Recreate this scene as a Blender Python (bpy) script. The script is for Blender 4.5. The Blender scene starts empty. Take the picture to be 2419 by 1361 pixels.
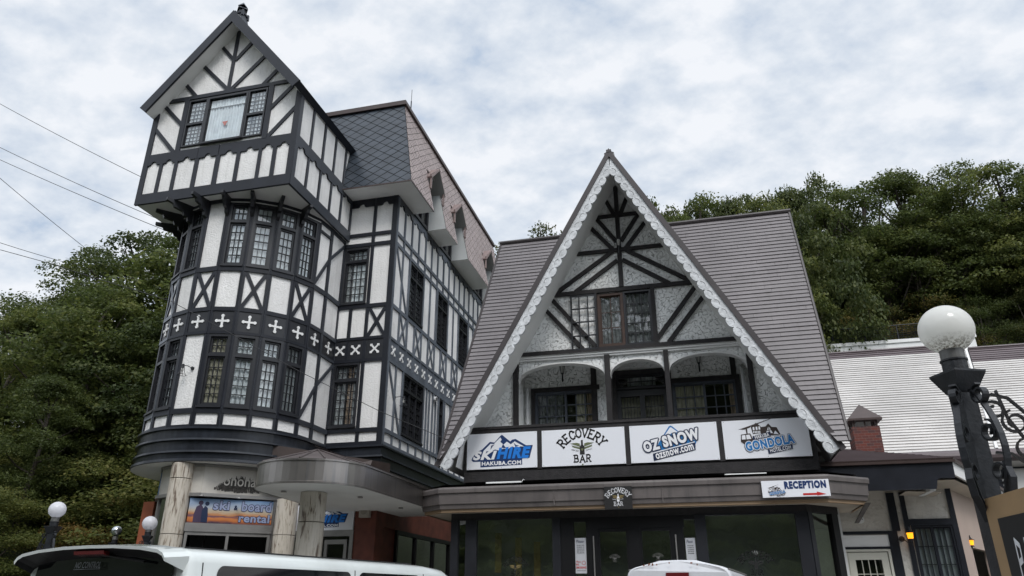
import bpy, math, random
import numpy as np
from mathutils import Vector, Matrix

# ------------------------------------------------------------------ camera, sky, sun, exposure
sc = bpy.context.scene
R = math.radians
cd = bpy.data.cameras.new("camera")
cam = bpy.data.objects.new("camera", cd)
sc.collection.objects.link(cam)
cam.location = (0, 0, 1.6)
cam.rotation_euler = (R(90 + 22.99), 0, R(14.15))
cd.sensor_width = 36
cd.lens = 36 * 1723.8 / 2419
cd.clip_end = 3000
cd.clip_start = 0.05
sc.camera = cam

SUN_EL, SUN_AZ = 52, 155          # degrees; azimuth clockwise from +Y
sun_d = bpy.data.lights.new("sun", 'SUN')
sun_d.energy = 1.3
sun_d.angle = R(18)
sun_d.color = (1.0, 0.97, 0.93)
sun = bpy.data.objects.new("sun", sun_d)
sc.collection.objects.link(sun)
a_ = R(SUN_AZ)
sdir = Vector((math.sin(a_) * math.cos(R(SUN_EL)), math.cos(a_) * math.cos(R(SUN_EL)), math.sin(R(SUN_EL))))
sun.rotation_euler = sdir.to_track_quat('Z', 'Y').to_euler()

world = bpy.data.worlds.new("World")
sc.world = world
world.use_nodes = True
nt = world.node_tree
nt.nodes.clear()
def wn(t, **k):
    n = nt.nodes.new(t)
    for a, b in k.items():
        setattr(n, a, b)
    return n
wl = nt.links.new
wout = wn('ShaderNodeOutputWorld')
bg = wn('ShaderNodeBackground')
sky = wn('ShaderNodeTexSky', sky_type='NISHITA')
sky.sun_disc = False
sky.sun_elevation = R(SUN_EL)
sky.sun_rotation = R(SUN_AZ)
sky.air_density = 1.2
sky.dust_density = 2.0
tc = wn('ShaderNodeTexCoord')
sep = wn('ShaderNodeSeparateXYZ')
wl(tc.outputs['Generated'], sep.inputs[0])
def wmath(op, a, b=None, c=None):
    n = wn('ShaderNodeMath', operation=op)
    for i, v in enumerate((a, b, c)):
        if v is None:
            continue
        if isinstance(v, (int, float)):
            n.inputs[i].default_value = v
        else:
            wl(v, n.inputs[i])
    return n.outputs[0]
zc = wmath('ADD', wmath('MAXIMUM', sep.outputs[2], 0.0), 0.38)
cu = wmath('DIVIDE', sep.outputs[0], zc)
cv = wmath('DIVIDE', sep.outputs[1], zc)
comb = wn('ShaderNodeCombineXYZ')
wl(cu, comb.inputs[0])
wl(cv, comb.inputs[1])
mp = wn('ShaderNodeMapping')
mp.inputs['Rotation'].default_value = (0, 0, R(128))
mp.inputs['Scale'].default_value = (1.0, 1.7, 1)
wl(comb.outputs[0], mp.inputs[0])
n1 = wn('ShaderNodeTexNoise')
n1.inputs['Scale'].default_value = 5.5
n1.inputs['Detail'].default_value = 8
n1.inputs['Roughness'].default_value = 0.48
n1.inputs['Distortion'].default_value = 0.12
wl(mp.outputs[0], n1.inputs['Vector'])
n2 = wn('ShaderNodeTexNoise')
n2.inputs['Scale'].default_value = 1.7
n2.inputs['Detail'].default_value = 4
wl(comb.outputs[0], n2.inputs['Vector'])
n3 = wn('ShaderNodeTexNoise')
n3.inputs['Scale'].default_value = 15
n3.inputs['Detail'].default_value = 7
n3.inputs['Roughness'].default_value = 0.56
n3.inputs['Distortion'].default_value = 0.05
mp3 = wn('ShaderNodeMapping')
mp3.inputs['Rotation'].default_value = (0, 0, R(128))
mp3.inputs['Scale'].default_value = (1.0, 1.25, 1)
wl(comb.outputs[0], mp3.inputs[0])
wl(mp3.outputs[0], n3.inputs['Vector'])
cl = wmath('ADD', wmath('MULTIPLY', n1.outputs[0], 0.38), wmath('ADD', wmath('MULTIPLY', n2.outputs[0], 0.22), wmath('MULTIPLY', n3.outputs[0], 0.40)))
ramp = wn('ShaderNodeValToRGB')
wl(cl, ramp.inputs[0])
SKYS = 10.0
cr = ramp.color_ramp
cr.elements[0].position = 0.36
cr.elements[0].color = (0.400, 0.485, 0.610, 1)
cr.elements[1].position = 0.57
cr.elements[1].color = (0.760, 0.780, 0.815, 1)
e = cr.elements.new(0.42); e.color = (0.530, 0.590, 0.675, 1)
e = cr.elements.new(0.49); e.color = (0.635, 0.680, 0.740, 1)
vm = wn('ShaderNodeVectorMath', operation='SCALE')
wl(ramp.outputs[0], vm.inputs[0])
# glow added to the cloud veil round the unseen sun, lighting the facades
dsn = wn('ShaderNodeVectorMath', operation='DOT_PRODUCT')
wl(tc.outputs['Generated'], dsn.inputs[0])
dsn.inputs[1].default_value = tuple(sdir)
veil = wmath('MULTIPLY_ADD', wmath('POWER', wmath('MAXIMUM', dsn.outputs['Value'], 0.0), 3.0), 1.5 * SKYS, SKYS)
wl(veil, vm.inputs['Scale'])
mixs = wn('ShaderNodeMix', data_type='RGBA')
mixs.inputs['Factor'].default_value = 0.93
wl(sky.outputs[0], mixs.inputs['A'])
wl(vm.outputs[0], mixs.inputs['B'])
wl(mixs.outputs['Result'], bg.inputs['Color'])
bg.inputs['Strength'].default_value = 0.1
wl(bg.outputs[0], wout.inputs[0])

sc.view_settings.view_transform = 'Standard'
sc.view_settings.look = 'None'
sc.view_settings.exposure = 0.32
sc.view_settings.gamma = 1.0
sc.render.engine = 'CYCLES'
cy = sc.cycles
cy.max_bounces = 6
cy.diffuse_bounces = 3
cy.glossy_bounces = 3
cy.transmission_bounces = 4
cy.transparent_max_bounces = 10
cy.caustics_reflective = False
cy.caustics_refractive = False
cy.use_denoising = True

# ------------------------------------------------------------------ materials
MATS = {}
def mat(name, col, rough=0.7, metal=0.0, var=0.0, vscale=3.0, bump=0.0, bscale=40.0, spec=0.5, emit=None, estr=0.0, build=None, streak=0.0, stcol=None):
    if name in MATS:
        return MATS[name]
    m = bpy.data.materials.new(name)
    m.use_nodes = True
    t = m.node_tree
    b = t.nodes['Principled BSDF']
    b.inputs['Base Color'].default_value = (*col, 1)
    b.inputs['Roughness'].default_value = rough
    b.inputs['Metallic'].default_value = metal
    b.inputs['Specular IOR Level'].default_value = spec
    g = t.nodes.new('ShaderNodeNewGeometry')
    last = None
    if var > 0:
        n = t.nodes.new('ShaderNodeTexNoise')
        n.inputs['Scale'].default_value = vscale
        n.inputs['Detail'].default_value = 6
        t.links.new(g.outputs['Position'], n.inputs['Vector'])
        mr = t.nodes.new('ShaderNodeMapRange')
        mr.inputs['From Min'].default_value = 0.3
        mr.inputs['From Max'].default_value = 0.7
        mr.inputs['To Min'].default_value = 1 - var
        mr.inputs['To Max'].default_value = 1 + var
        t.links.new(n.outputs[0], mr.inputs['Value'])
        vmn = t.nodes.new('ShaderNodeVectorMath')
        vmn.operation = 'SCALE'
        vmn.inputs[0].default_value = col
        t.links.new(mr.outputs[0], vmn.inputs['Scale'])
        last = vmn.outputs[0]
    if streak > 0:
        mp = t.nodes.new('ShaderNodeMapping')
        mp.inputs['Scale'].default_value = (9, 9, 0.7)
        t.links.new(g.outputs['Position'], mp.inputs[0])
        n = t.nodes.new('ShaderNodeTexNoise')
        n.inputs['Scale'].default_value = 1.3
        n.inputs['Detail'].default_value = 8
        t.links.new(mp.outputs[0], n.inputs['Vector'])
        mr = t.nodes.new('ShaderNodeMapRange')
        mr.inputs['From Min'].default_value = 0.52
        mr.inputs['From Max'].default_value = 0.75
        mr.inputs['To Max'].default_value = streak
        t.links.new(n.outputs[0], mr.inputs['Value'])
        mx = t.nodes.new('ShaderNodeMix')
        mx.data_type = 'RGBA'
        t.links.new(mr.outputs[0], mx.inputs['Factor'])
        if last:
            t.links.new(last, mx.inputs['A'])
        else:
            mx.inputs['A'].default_value = (*col, 1)
        mx.inputs['B'].default_value = (*(stcol or (0.03, 0.028, 0.025)), 1)
        last = mx.outputs['Result']
    if last:
        t.links.new(last, b.inputs['Base Color'])
    if bump > 0:
        n = t.nodes.new('ShaderNodeTexNoise')
        n.inputs['Scale'].default_value = bscale
        n.inputs['Detail'].default_value = 4
        t.links.new(g.outputs['Position'], n.inputs['Vector'])
        bp = t.nodes.new('ShaderNodeBump')
        bp.inputs['Strength'].default_value = 1.0
        bp.inputs['Distance'].default_value = bump
        t.links.new(n.outputs[0], bp.inputs['Height'])
        t.links.new(bp.outputs[0], b.inputs['Normal'])
    if emit:
        b.inputs['Emission Color'].default_value = (*emit, 1)
        b.inputs['Emission Strength'].default_value = estr
    if build:
        build(t, b, g)
    MATS[name] = m
    return m

WHITE = mat('white_render', (0.80, 0.79, 0.775), 0.85, var=0.07, vscale=1.6, bump=0.014, bscale=26, streak=0.26, stcol=(0.42, 0.41, 0.38))
WTRIM = mat('white_paint', (0.78, 0.78, 0.77), 0.6, var=0.05, vscale=3)
SOFFIT = mat('soffit_paint', (0.80, 0.80, 0.78), 0.7, var=0.07, vscale=1.2)
def coat_b(t, b, g):
    b.inputs['Sheen Weight'].default_value = 0.45
    b.inputs['Sheen Roughness'].default_value = 0.35
    b.inputs['Sheen Tint'].default_value = (0.75, 0.85, 1.0, 1)
TIMBER = mat('dark_blue_grey_paint', (0.013, 0.0145, 0.020), 0.38, spec=0.3, var=0.22, vscale=4, build=coat_b)
TIMBER2 = mat('black_paint_panel', (0.014, 0.015, 0.019), 0.4, var=0.2, vscale=5)
WINFR = mat('black_window_paint', (0.016, 0.017, 0.021), 0.38, var=0.25, vscale=8)
ABEAM = mat('stained_timber', (0.016, 0.014, 0.015), 0.75, var=0.35, vscale=9, bump=0.006, bscale=50, streak=0.25, stcol=(0.05, 0.045, 0.04))
CORN = mat('cornice_paint', (0.020, 0.023, 0.030), 0.3, var=0.3, vscale=2.5, streak=0.35, stcol=(0.055, 0.065, 0.085))
BROWNCAP = mat('brown_metal', (0.060, 0.040, 0.036), 0.45, var=0.15, vscale=5)
ROOFMET = mat('grey_brown_roof_metal', (0.160, 0.145, 0.150), 0.5, var=0.16, vscale=1.1, bump=0.003, bscale=9, streak=0.35, stcol=(0.085, 0.075, 0.075))
ROOFEDGE = mat('brown_grey_verge', (0.050, 0.042, 0.043), 0.5, var=0.15, vscale=4)
DIAM = mat('dark_slate_tile', (0.038, 0.048, 0.062), 0.34, var=0.25, vscale=3.5)
SIDEGREY = mat('side_grey_paint', (0.105, 0.120, 0.145), 0.5, var=0.25, vscale=3)  # paler grey for the side-wall timbers, dark paint kept under the soffits
DIAMP = mat('pinkish_sheen_tile', (0.44, 0.36, 0.345), 0.5, var=0.12, vscale=4)  # the sky's grazing reflection is put into this paler slate colour
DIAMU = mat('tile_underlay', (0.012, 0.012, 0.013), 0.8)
HOODIN = mat('dormer_underside', (0.36, 0.36, 0.35), 0.8)
HOOD = mat('dormer_pink_brown', (0.22, 0.165, 0.155), 0.55, var=0.15, vscale=5)
CHEEK = mat('dormer_cheek_paint', (0.46, 0.48, 0.48), 0.7, var=0.08, vscale=2, streak=0.15, stcol=(0.7, 0.7, 0.68))
DARKIN = mat('dark_interior', (0.012, 0.012, 0.013), 0.9)
LACE = mat('white_curtain', (0.80, 0.84, 0.87), 0.9, var=0.12, vscale=6)
YCURT = mat('yellow_curtain', (0.42, 0.39, 0.30), 0.9, var=0.2, vscale=6)
GCURT = mat('grey_curtain', (0.30, 0.32, 0.33), 0.9, var=0.3, vscale=8)
OCURT = mat('orange_curtain', (0.30, 0.22, 0.16), 0.9, var=0.2, vscale=8)
BRWOOD = mat('brown_window_wood', (0.050, 0.024, 0.015), 0.5, var=0.25, vscale=10)
CANOPY = mat('weathered_canopy_metal', (0.115, 0.10, 0.095), 0.55, var=0.22, vscale=2.2, streak=0.55, stcol=(0.055, 0.05, 0.05))
TAN = mat('tan_board', (0.30, 0.205, 0.125), 0.7, var=0.12, vscale=2)
CREAM = mat('cream_soffit', (0.52, 0.45, 0.37), 0.75, var=0.1, vscale=1.5)
BEIGE = mat('beige_plaster', (0.42, 0.33, 0.28), 0.85, var=0.06, vscale=1)
STEEL = mat('brushed_steel', (0.30, 0.28, 0.265), 0.33, metal=0.9, var=0.3, vscale=0.8, streak=0.6, stcol=(0.15, 0.155, 0.17))
STEELF = mat('steel_frame', (0.30, 0.29, 0.28), 0.4, metal=0.6, var=0.15, vscale=3)
SIGNW = mat('sign_white', (0.79, 0.80, 0.84), 0.45, var=0.02, vscale=1)
NAVY = mat('sign_navy', (0.006, 0.030, 0.12), 0.45)
BLUE = mat('sign_blue', (0.010, 0.19, 0.66), 0.45)
BLUE2 = mat('sign_mid_blue', (0.012, 0.16, 0.42), 0.45)
NAVY2 = mat('sign_ink_navy', (0.008, 0.018, 0.06), 0.45)
INK = mat('sign_ink_black', (0.012, 0.011, 0.011), 0.5)
BRINK = mat('sign_ink_brown', (0.030, 0.018, 0.015), 0.5)
OLIVE = mat('sign_olive', (0.13, 0.15, 0.075), 0.5)
GOLD = mat('sign_gold', (0.20, 0.15, 0.06), 0.5)
SWHITE = mat('sign_letter_white', (0.80, 0.80, 0.82), 0.5)
REDS = mat('sign_red', (0.50, 0.012, 0.012), 0.5)
LGLOW = mat('neon_blue_letter', (0.12, 0.14, 0.42), 0.4)
def paint_b(t, b, g):
    b.inputs['Coat Weight'].default_value = 1.0
    b.inputs['Coat Roughness'].default_value = 0.04
VANW = mat('white_car_paint', (0.66, 0.70, 0.69), 0.3, var=0.05, vscale=3, streak=0.08, stcol=(0.35, 0.34, 0.31), build=paint_b)
VANW2 = mat('white_car_paint_aged', (0.60, 0.61, 0.64), 0.3, var=0.04, vscale=5, streak=0.05, stcol=(0.25, 0.08, 0.03))
CARGL = mat('tinted_car_glass', (0.008, 0.010, 0.012), 0.04, spec=0.9)
RUBBER = mat('black_rubber', (0.015, 0.015, 0.016), 0.6)
BLKPL = mat('black_plastic', (0.009, 0.009, 0.010), 0.45, spec=0.25)
TAILR = mat('red_lamp_lens', (0.10, 0.010, 0.012), 0.25)
IRON = mat('black_iron', (0.012, 0.014, 0.018), 0.45, var=0.4, vscale=14, streak=0.35, stcol=(0.06, 0.045, 0.04), bump=0.002, bscale=60)
GREYMET = mat('grey_collar_metal', (0.16, 0.16, 0.155), 0.5, metal=0.4, var=0.3, vscale=20)
ROOFW = mat('white_roof_metal', (0.54, 0.52, 0.50), 0.55, var=0.12, vscale=0.9, streak=0.3, stcol=(0.40, 0.37, 0.33))
ROOFB = mat('brown_roof_metal', (0.12, 0.095, 0.10), 0.5, var=0.1, vscale=1.5)
AMBER = mat('lit_amber_glass', (0.6, 0.25, 0.01), 0.4, emit=(1.0, 0.36, 0.01), estr=1.5)
CLEARG = mat('lantern_glass', (0.55, 0.55, 0.52), 0.2)
WIREM = mat('cable_black', (0.02, 0.02, 0.022), 0.6)
ASPH = mat('worn_pale_asphalt', (0.15, 0.148, 0.142), 0.9, var=0.2, vscale=3, bump=0.01, bscale=60)
EARTH = mat('hill_earth', (0.030, 0.040, 0.018), 0.95, var=0.4, vscale=0.6, bump=0.1, bscale=3)
BARK = mat('bark', (0.055, 0.045, 0.036), 0.9, var=0.3, vscale=8, bump=0.02, bscale=20)
PIPE = mat('white_pipe', (0.62, 0.63, 0.64), 0.5)
BACKW = mat('pale_wall', (0.60, 0.60, 0.58), 0.8, var=0.06, vscale=1)

def opal(t, b, colsock=None, col=None):
    """thin opal glass: half of the light passes through the shell"""
    tl = t.nodes.new('ShaderNodeBsdfTranslucent')
    if colsock: t.links.new(colsock, tl.inputs[0])
    else: tl.inputs[0].default_value = (*col, 1)
    mx = t.nodes.new('ShaderNodeMixShader')
    mx.inputs[0].default_value = 0.5
    t.links.new(b.outputs[0], mx.inputs[1])
    t.links.new(tl.outputs[0], mx.inputs[2])
    t.links.new(mx.outputs[0], t.nodes['Material Output'].inputs[0])
def glob_b(t, b, g):
    tcn = t.nodes.new('ShaderNodeTexCoord')
    s = t.nodes.new('ShaderNodeSeparateXYZ')
    t.links.new(tcn.outputs['Generated'], s.inputs[0])
    n = t.nodes.new('ShaderNodeTexNoise')
    n.inputs['Scale'].default_value = 16
    n.inputs['Detail'].default_value = 8
    n.inputs['Roughness'].default_value = 0.7
    t.links.new(tcn.outputs['Generated'], n.inputs['Vector'])
    m1 = t.nodes.new('ShaderNodeMapRange')
    m1.inputs['From Min'].default_value = 0.30
    m1.inputs['From Max'].default_value = 0.0
    t.links.new(s.outputs[2], m1.inputs['Value'])
    m2 = t.nodes.new('ShaderNodeMapRange')
    m2.inputs['From Min'].default_value = 0.44
    m2.inputs['From Max'].default_value = 0.58
    t.links.new(n.outputs[0], m2.inputs['Value'])
    mm = t.nodes.new('ShaderNodeMath')
    mm.operation = 'MULTIPLY'
    t.links.new(m1.outputs[0], mm.inputs[0])
    t.links.new(m2.outputs[0], mm.inputs[1])
    mx = t.nodes.new('ShaderNodeMix')
    mx.data_type = 'RGBA'
    mx.inputs['A'].default_value = (0.93, 0.93, 0.90, 1)
    mx.inputs['B'].default_value = (0.09, 0.06, 0.025, 1)
    t.links.new(mm.outputs[0], mx.inputs['Factor'])
    t.links.new(mx.outputs['Result'], b.inputs['Base Color'])
    opal(t, b, mx.outputs['Result'])
GLOBE = mat('opal_globe_dirty', (0.7, 0.7, 0.7), 0.12, build=glob_b)
GLOBE2 = mat('opal_globe', (0.90, 0.90, 0.93), 0.25, build=lambda t, b, g: opal(t, b, None, (0.9, 0.9, 0.94)))
def mir(t, b, g):
    pass
GLOBE3 = mat('mirror_globe', (0.62, 0.65, 0.68), 0.06, metal=0.9)

def carved(t, b, g):
    n = t.nodes.new('ShaderNodeTexNoise')
    n.inputs['Scale'].default_value = 5
    n.inputs['Detail'].default_value = 2
    t.links.new(g.outputs['Position'], n.inputs['Vector'])
    mx = t.nodes.new('ShaderNodeMix')
    mx.data_type = 'VECTOR'
    mx.inputs['Factor'].default_value = 0.16
    t.links.new(g.outputs['Position'], mx.inputs[4])
    t.links.new(n.outputs['Color'], mx.inputs[5])
    v = t.nodes.new('ShaderNodeTexVoronoi')
    v.feature = 'DISTANCE_TO_EDGE'
    v.inputs['Scale'].default_value = 16
    t.links.new(mx.outputs[1], v.inputs['Vector'])
    mr = t.nodes.new('ShaderNodeMapRange')
    mr.inputs['From Min'].default_value = 0.0
    mr.inputs['From Max'].default_value = 0.055
    t.links.new(v.outputs['Distance'], mr.inputs['Value'])
    n3 = t.nodes.new('ShaderNodeTexNoise')
    n3.inputs['Scale'].default_value = 18
    t.links.new(g.outputs['Position'], n3.inputs['Vector'])
    m3 = t.nodes.new('ShaderNodeMapRange')
    m3.inputs['From Min'].default_value = 0.47
    m3.inputs['From Max'].default_value = 0.55
    t.links.new(n3.outputs[0], m3.inputs['Value'])
    mxx = t.nodes.new('ShaderNodeMath')
    mxx.operation = 'MAXIMUM'
    t.links.new(mr.outputs[0], mxx.inputs[0])
    t.links.new(m3.outputs[0], mxx.inputs[1])
    n2 = t.nodes.new('ShaderNodeTexNoise')
    n2.inputs['Scale'].default_value = 55
    t.links.new(g.outputs['Position'], n2.inputs['Vector'])
    ad = t.nodes.new('ShaderNodeMath')
    ad.operation = 'MULTIPLY_ADD'
    t.links.new(n2.outputs[0], ad.inputs[0])
    ad.inputs[1].default_value = 0.12
    t.links.new(mxx.outputs[0], ad.inputs[2])
    bp = t.nodes.new('ShaderNodeBump')
    bp.inputs['Strength'].default_value = 1.0
    bp.inputs['Distance'].default_value = 0.028
    t.links.new(ad.outputs[0], bp.inputs['Height'])
    t.links.new(bp.outputs[0], b.inputs['Normal'])
    dm = t.nodes.new('ShaderNodeMapRange')       # darker tone in the grooves
    dm.inputs['To Min'].default_value = 0.80
    dm.inputs['To Max'].default_value = 1.0
    t.links.new(mxx.outputs[0], dm.inputs['Value'])
    vmn = t.nodes.new('ShaderNodeVectorMath')
    vmn.operation = 'SCALE'
    vmn.inputs[0].default_value = (0.86, 0.87, 0.86)
    t.links.new(dm.outputs[0], vmn.inputs['Scale'])
    t.links.new(vmn.outputs[0], b.inputs['Base Color'])
CARVED = mat('swirled_stucco', (0.5, 0.52, 0.52), 0.9, build=carved)
BARGE = mat('carved_bargeboard', (0.62, 0.635, 0.65), 0.8, var=0.16, vscale=7, bump=0.02, bscale=20, streak=0.25, stcol=(0.3, 0.3, 0.3))
GROOVE = mat('shaded_carved_groove', (0.30, 0.305, 0.31), 0.9, var=0.4, vscale=9)  # shading of the carved crescents put into a dark colour

def brick_b(t, b, g):
    mp = t.nodes.new('ShaderNodeMapping')
    mp.inputs['Rotation'].default_value = (R(90), 0, 0)
    t.links.new(g.outputs['Position'], mp.inputs[0])
    br = t.nodes.new('ShaderNodeTexBrick')
    br.inputs['Color1'].default_value = (0.155, 0.040, 0.028, 1)
    br.inputs['Color2'].default_value = (0.075, 0.035, 0.035, 1)
    br.inputs['Mortar'].default_value = (0.20, 0.17, 0.15, 1)
    br.inputs['Scale'].default_value = 7
    br.inputs['Mortar Size'].default_value = 0.012
    br.inputs['Brick Width'].default_value = 0.9
    br.inputs['Row Height'].default_value = 0.36
    t.links.new(mp.outputs[0], br.inputs['Vector'])
    t.links.new(br.outputs['Color'], b.inputs['Base Color'])
BRICK = mat('red_brick', (0.2, 0.06, 0.04), 0.9, build=brick_b)
REDW = mat('red_brown_tile_wall', (0.13, 0.036, 0.022), 0.6, var=0.3, vscale=5)

def marble_b(t, b, g):
    mp = t.nodes.new('ShaderNodeMapping')
    mp.inputs['Scale'].default_value = (10, 10, 1.5)
    t.links.new(g.outputs['Position'], mp.inputs[0])
    n = t.nodes.new('ShaderNodeTexNoise')
    n.inputs['Scale'].default_value = 2.0
    n.inputs['Detail'].default_value = 9
    n.inputs['Roughness'].default_value = 0.62
    n.inputs['Distortion'].default_value = 0.6
    t.links.new(mp.outputs[0], n.inputs['Vector'])
    r = t.nodes.new('ShaderNodeValToRGB')
    r.color_ramp.elements[0].position = 0.37
    r.color_ramp.elements[0].color = (0.16, 0.12, 0.095, 1)
    r.color_ramp.elements[1].position = 0.52
    r.color_ramp.elements[1].color = (0.56, 0.51, 0.44, 1)
    e = r.color_ramp.elements.new(0.44)
    e.color = (0.44, 0.39, 0.32, 1)
    t.links.new(n.outputs[0], r.inputs[0])
    t.links.new(r.outputs[0], b.inputs['Base Color'])
MARBLE = mat('veined_marble', (0.5, 0.45, 0.4), 0.35, build=marble_b)
MARBLE2 = mat('pale_marble_fascia', (0.56, 0.53, 0.48), 0.4, var=0.15, vscale=3, streak=0.25, stcol=(0.30, 0.26, 0.2))
STAIN = mat('black_mould_stain', (0.055, 0.05, 0.045), 0.8, var=0.5, vscale=20)
PLASTER = mat('rough_white_plaster', (0.60, 0.57, 0.52), 0.9, var=0.12, vscale=3, bump=0.03, bscale=14)

def glass(name, tint, base_f, rough=0.015):
    m = bpy.data.materials.new(name)
    m.use_nodes = True
    t = m.node_tree
    t.nodes.clear()
    o = t.nodes.new('ShaderNodeOutputMaterial')
    mx = t.nodes.new('ShaderNodeMixShader')
    tr = t.nodes.new('ShaderNodeBsdfTransparent')
    tr.inputs[0].default_value = (*tint, 1)
    gl = t.nodes.new('ShaderNodeBsdfGlossy')
    gl.inputs['Roughness'].default_value = rough
    fr = t.nodes.new('ShaderNodeFresnel')
    n = t.nodes.new('ShaderNodeTexNoise')
    n.inputs['Scale'].default_value = 1.6
    g = t.nodes.new('ShaderNodeNewGeometry')
    io = t.nodes.new('ShaderNodeMapRange')          # a single thin sheet: the same index from either side
    io.inputs['To Min'].default_value = 1.5
    io.inputs['To Max'].default_value = 1 / 1.5
    t.links.new(g.outputs['Backfacing'], io.inputs['Value'])
    t.links.new(io.outputs[0], fr.inputs[0])
    t.links.new(g.outputs['Position'], n.inputs['Vector'])
    bp = t.nodes.new('ShaderNodeBump')
    bp.inputs['Distance'].default_value = 0.01
    bp.inputs['Strength'].default_value = 0.5
    t.links.new(n.outputs[0], bp.inputs['Height'])
    t.links.new(bp.outputs[0], gl.inputs['Normal'])
    ma = t.nodes.new('ShaderNodeMath')
    ma.operation = 'MULTIPLY_ADD'
    t.links.new(fr.outputs[0], ma.inputs[0])
    ma.inputs[1].default_value = 1.6
    ma.inputs[2].default_value = base_f
    ma.use_clamp = True
    t.links.new(ma.outputs[0], mx.inputs[0])
    t.links.new(tr.outputs[0], mx.inputs[1])
    t.links.new(gl.outputs[0], mx.inputs[2])
    t.links.new(mx.outputs[0], o.inputs[0])
    MATS[name] = m
    return m
GLASS = glass('window_glass', (0.92, 0.95, 0.95), 0.06)
SHOPG = glass('shop_glass', (0.55, 0.6, 0.56), 0.32)

def leaf_mat(name, c1, c2, c3):
    m = bpy.data.materials.new(name)
    m.use_nodes = True
    t = m.node_tree
    b = t.nodes['Principled BSDF']
    g = t.nodes.new('ShaderNodeNewGeometry')
    oi = t.nodes.new('ShaderNodeObjectInfo')
    n = t.nodes.new('ShaderNodeTexNoise')
    n.inputs['Scale'].default_value = 0.55
    n.inputs['Detail'].default_value = 5
    n.inputs['Roughness'].default_value = 0.65
    t.links.new(g.outputs['Position'], n.inputs['Vector'])
    at = t.nodes.new('ShaderNodeAttribute')
    at.attribute_name = 'tint'
    ad = t.nodes.new('ShaderNodeMath')
    ad.operation = 'MULTIPLY_ADD'
    t.links.new(at.outputs['Fac'], ad.inputs[0])
    ad.inputs[1].default_value = 0.34
    t.links.new(n.outputs[0], ad.inputs[2])
    a2 = t.nodes.new('ShaderNodeMath')
    a2.operation = 'MULTIPLY_ADD'
    t.links.new(oi.outputs['Random'], a2.inputs[0])
    a2.inputs[1].default_value = 0.34
    t.links.new(ad.outputs[0], a2.inputs[2])
    r = t.nodes.new('ShaderNodeValToRGB')
    r.color_ramp.elements[0].position = 0.50
    r.color_ramp.elements[0].color = (*c1, 1)
    r.color_ramp.elements[1].position = 1.0
    r.color_ramp.elements[1].color = (*c3, 1)
    e = r.color_ramp.elements.new(0.78)
    e.color = (*c2, 1)
    t.links.new(a2.outputs[0], r.inputs[0])
    t.links.new(r.outputs[0], b.inputs['Base Color'])
    b.inputs['Roughness'].default_value = 0.55
    b.inputs['Specular IOR Level'].default_value = 0.3
    tl = t.nodes.new('ShaderNodeBsdfTranslucent')
    t.links.new(r.outputs[0], tl.inputs[0])
    mx = t.nodes.new('ShaderNodeMixShader')
    mx.inputs[0].default_value = 0.5
    t.links.new(b.outputs[0], mx.inputs[1])
    t.links.new(tl.outputs[0], mx.inputs[2])
    t.links.new(mx.outputs[0], t.nodes['Material Output'].inputs[0])
    MATS[name] = m
    return m
LEAF = leaf_mat('broad_leaves', (0.066, 0.090, 0.026), (0.120, 0.148, 0.040), (0.180, 0.188, 0.050))
LEAFY = leaf_mat('turning_leaves', (0.060, 0.078, 0.024), (0.14, 0.135, 0.036), (0.27, 0.17, 0.055))
LEAFU = leaf_mat('bank_leaves', (0.085, 0.110, 0.032), (0.150, 0.172, 0.048), (0.230, 0.215, 0.065))
LEAFD = leaf_mat('dark_leaves', (0.042, 0.062, 0.022), (0.076, 0.100, 0.030), (0.120, 0.136, 0.040))

# ------------------------------------------------------------------ object helpers
COL = sc.collection
WLOC = {}
def wloc(o):
    return WLOC.get(o.name, Vector((0, 0, 0))) if o else Vector((0, 0, 0))
def thing(name, label, cat, loc=(0, 0, 0), group=None, kind=None):
    o = bpy.data.objects.new(name, None)
    o.empty_display_size = 0.2
    COL.objects.link(o)
    o.location = loc
    WLOC[o.name] = Vector(loc)
    o['label'] = label
    o['category'] = cat
    if group: o['group'] = group
    if kind: o['kind'] = kind
    return o
def tag(o, label=None, cat=None, group=None, kind=None):
    if label: o['label'] = label
    if cat: o['category'] = cat
    if group: o['group'] = group
    if kind: o['kind'] = kind
    return o

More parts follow.
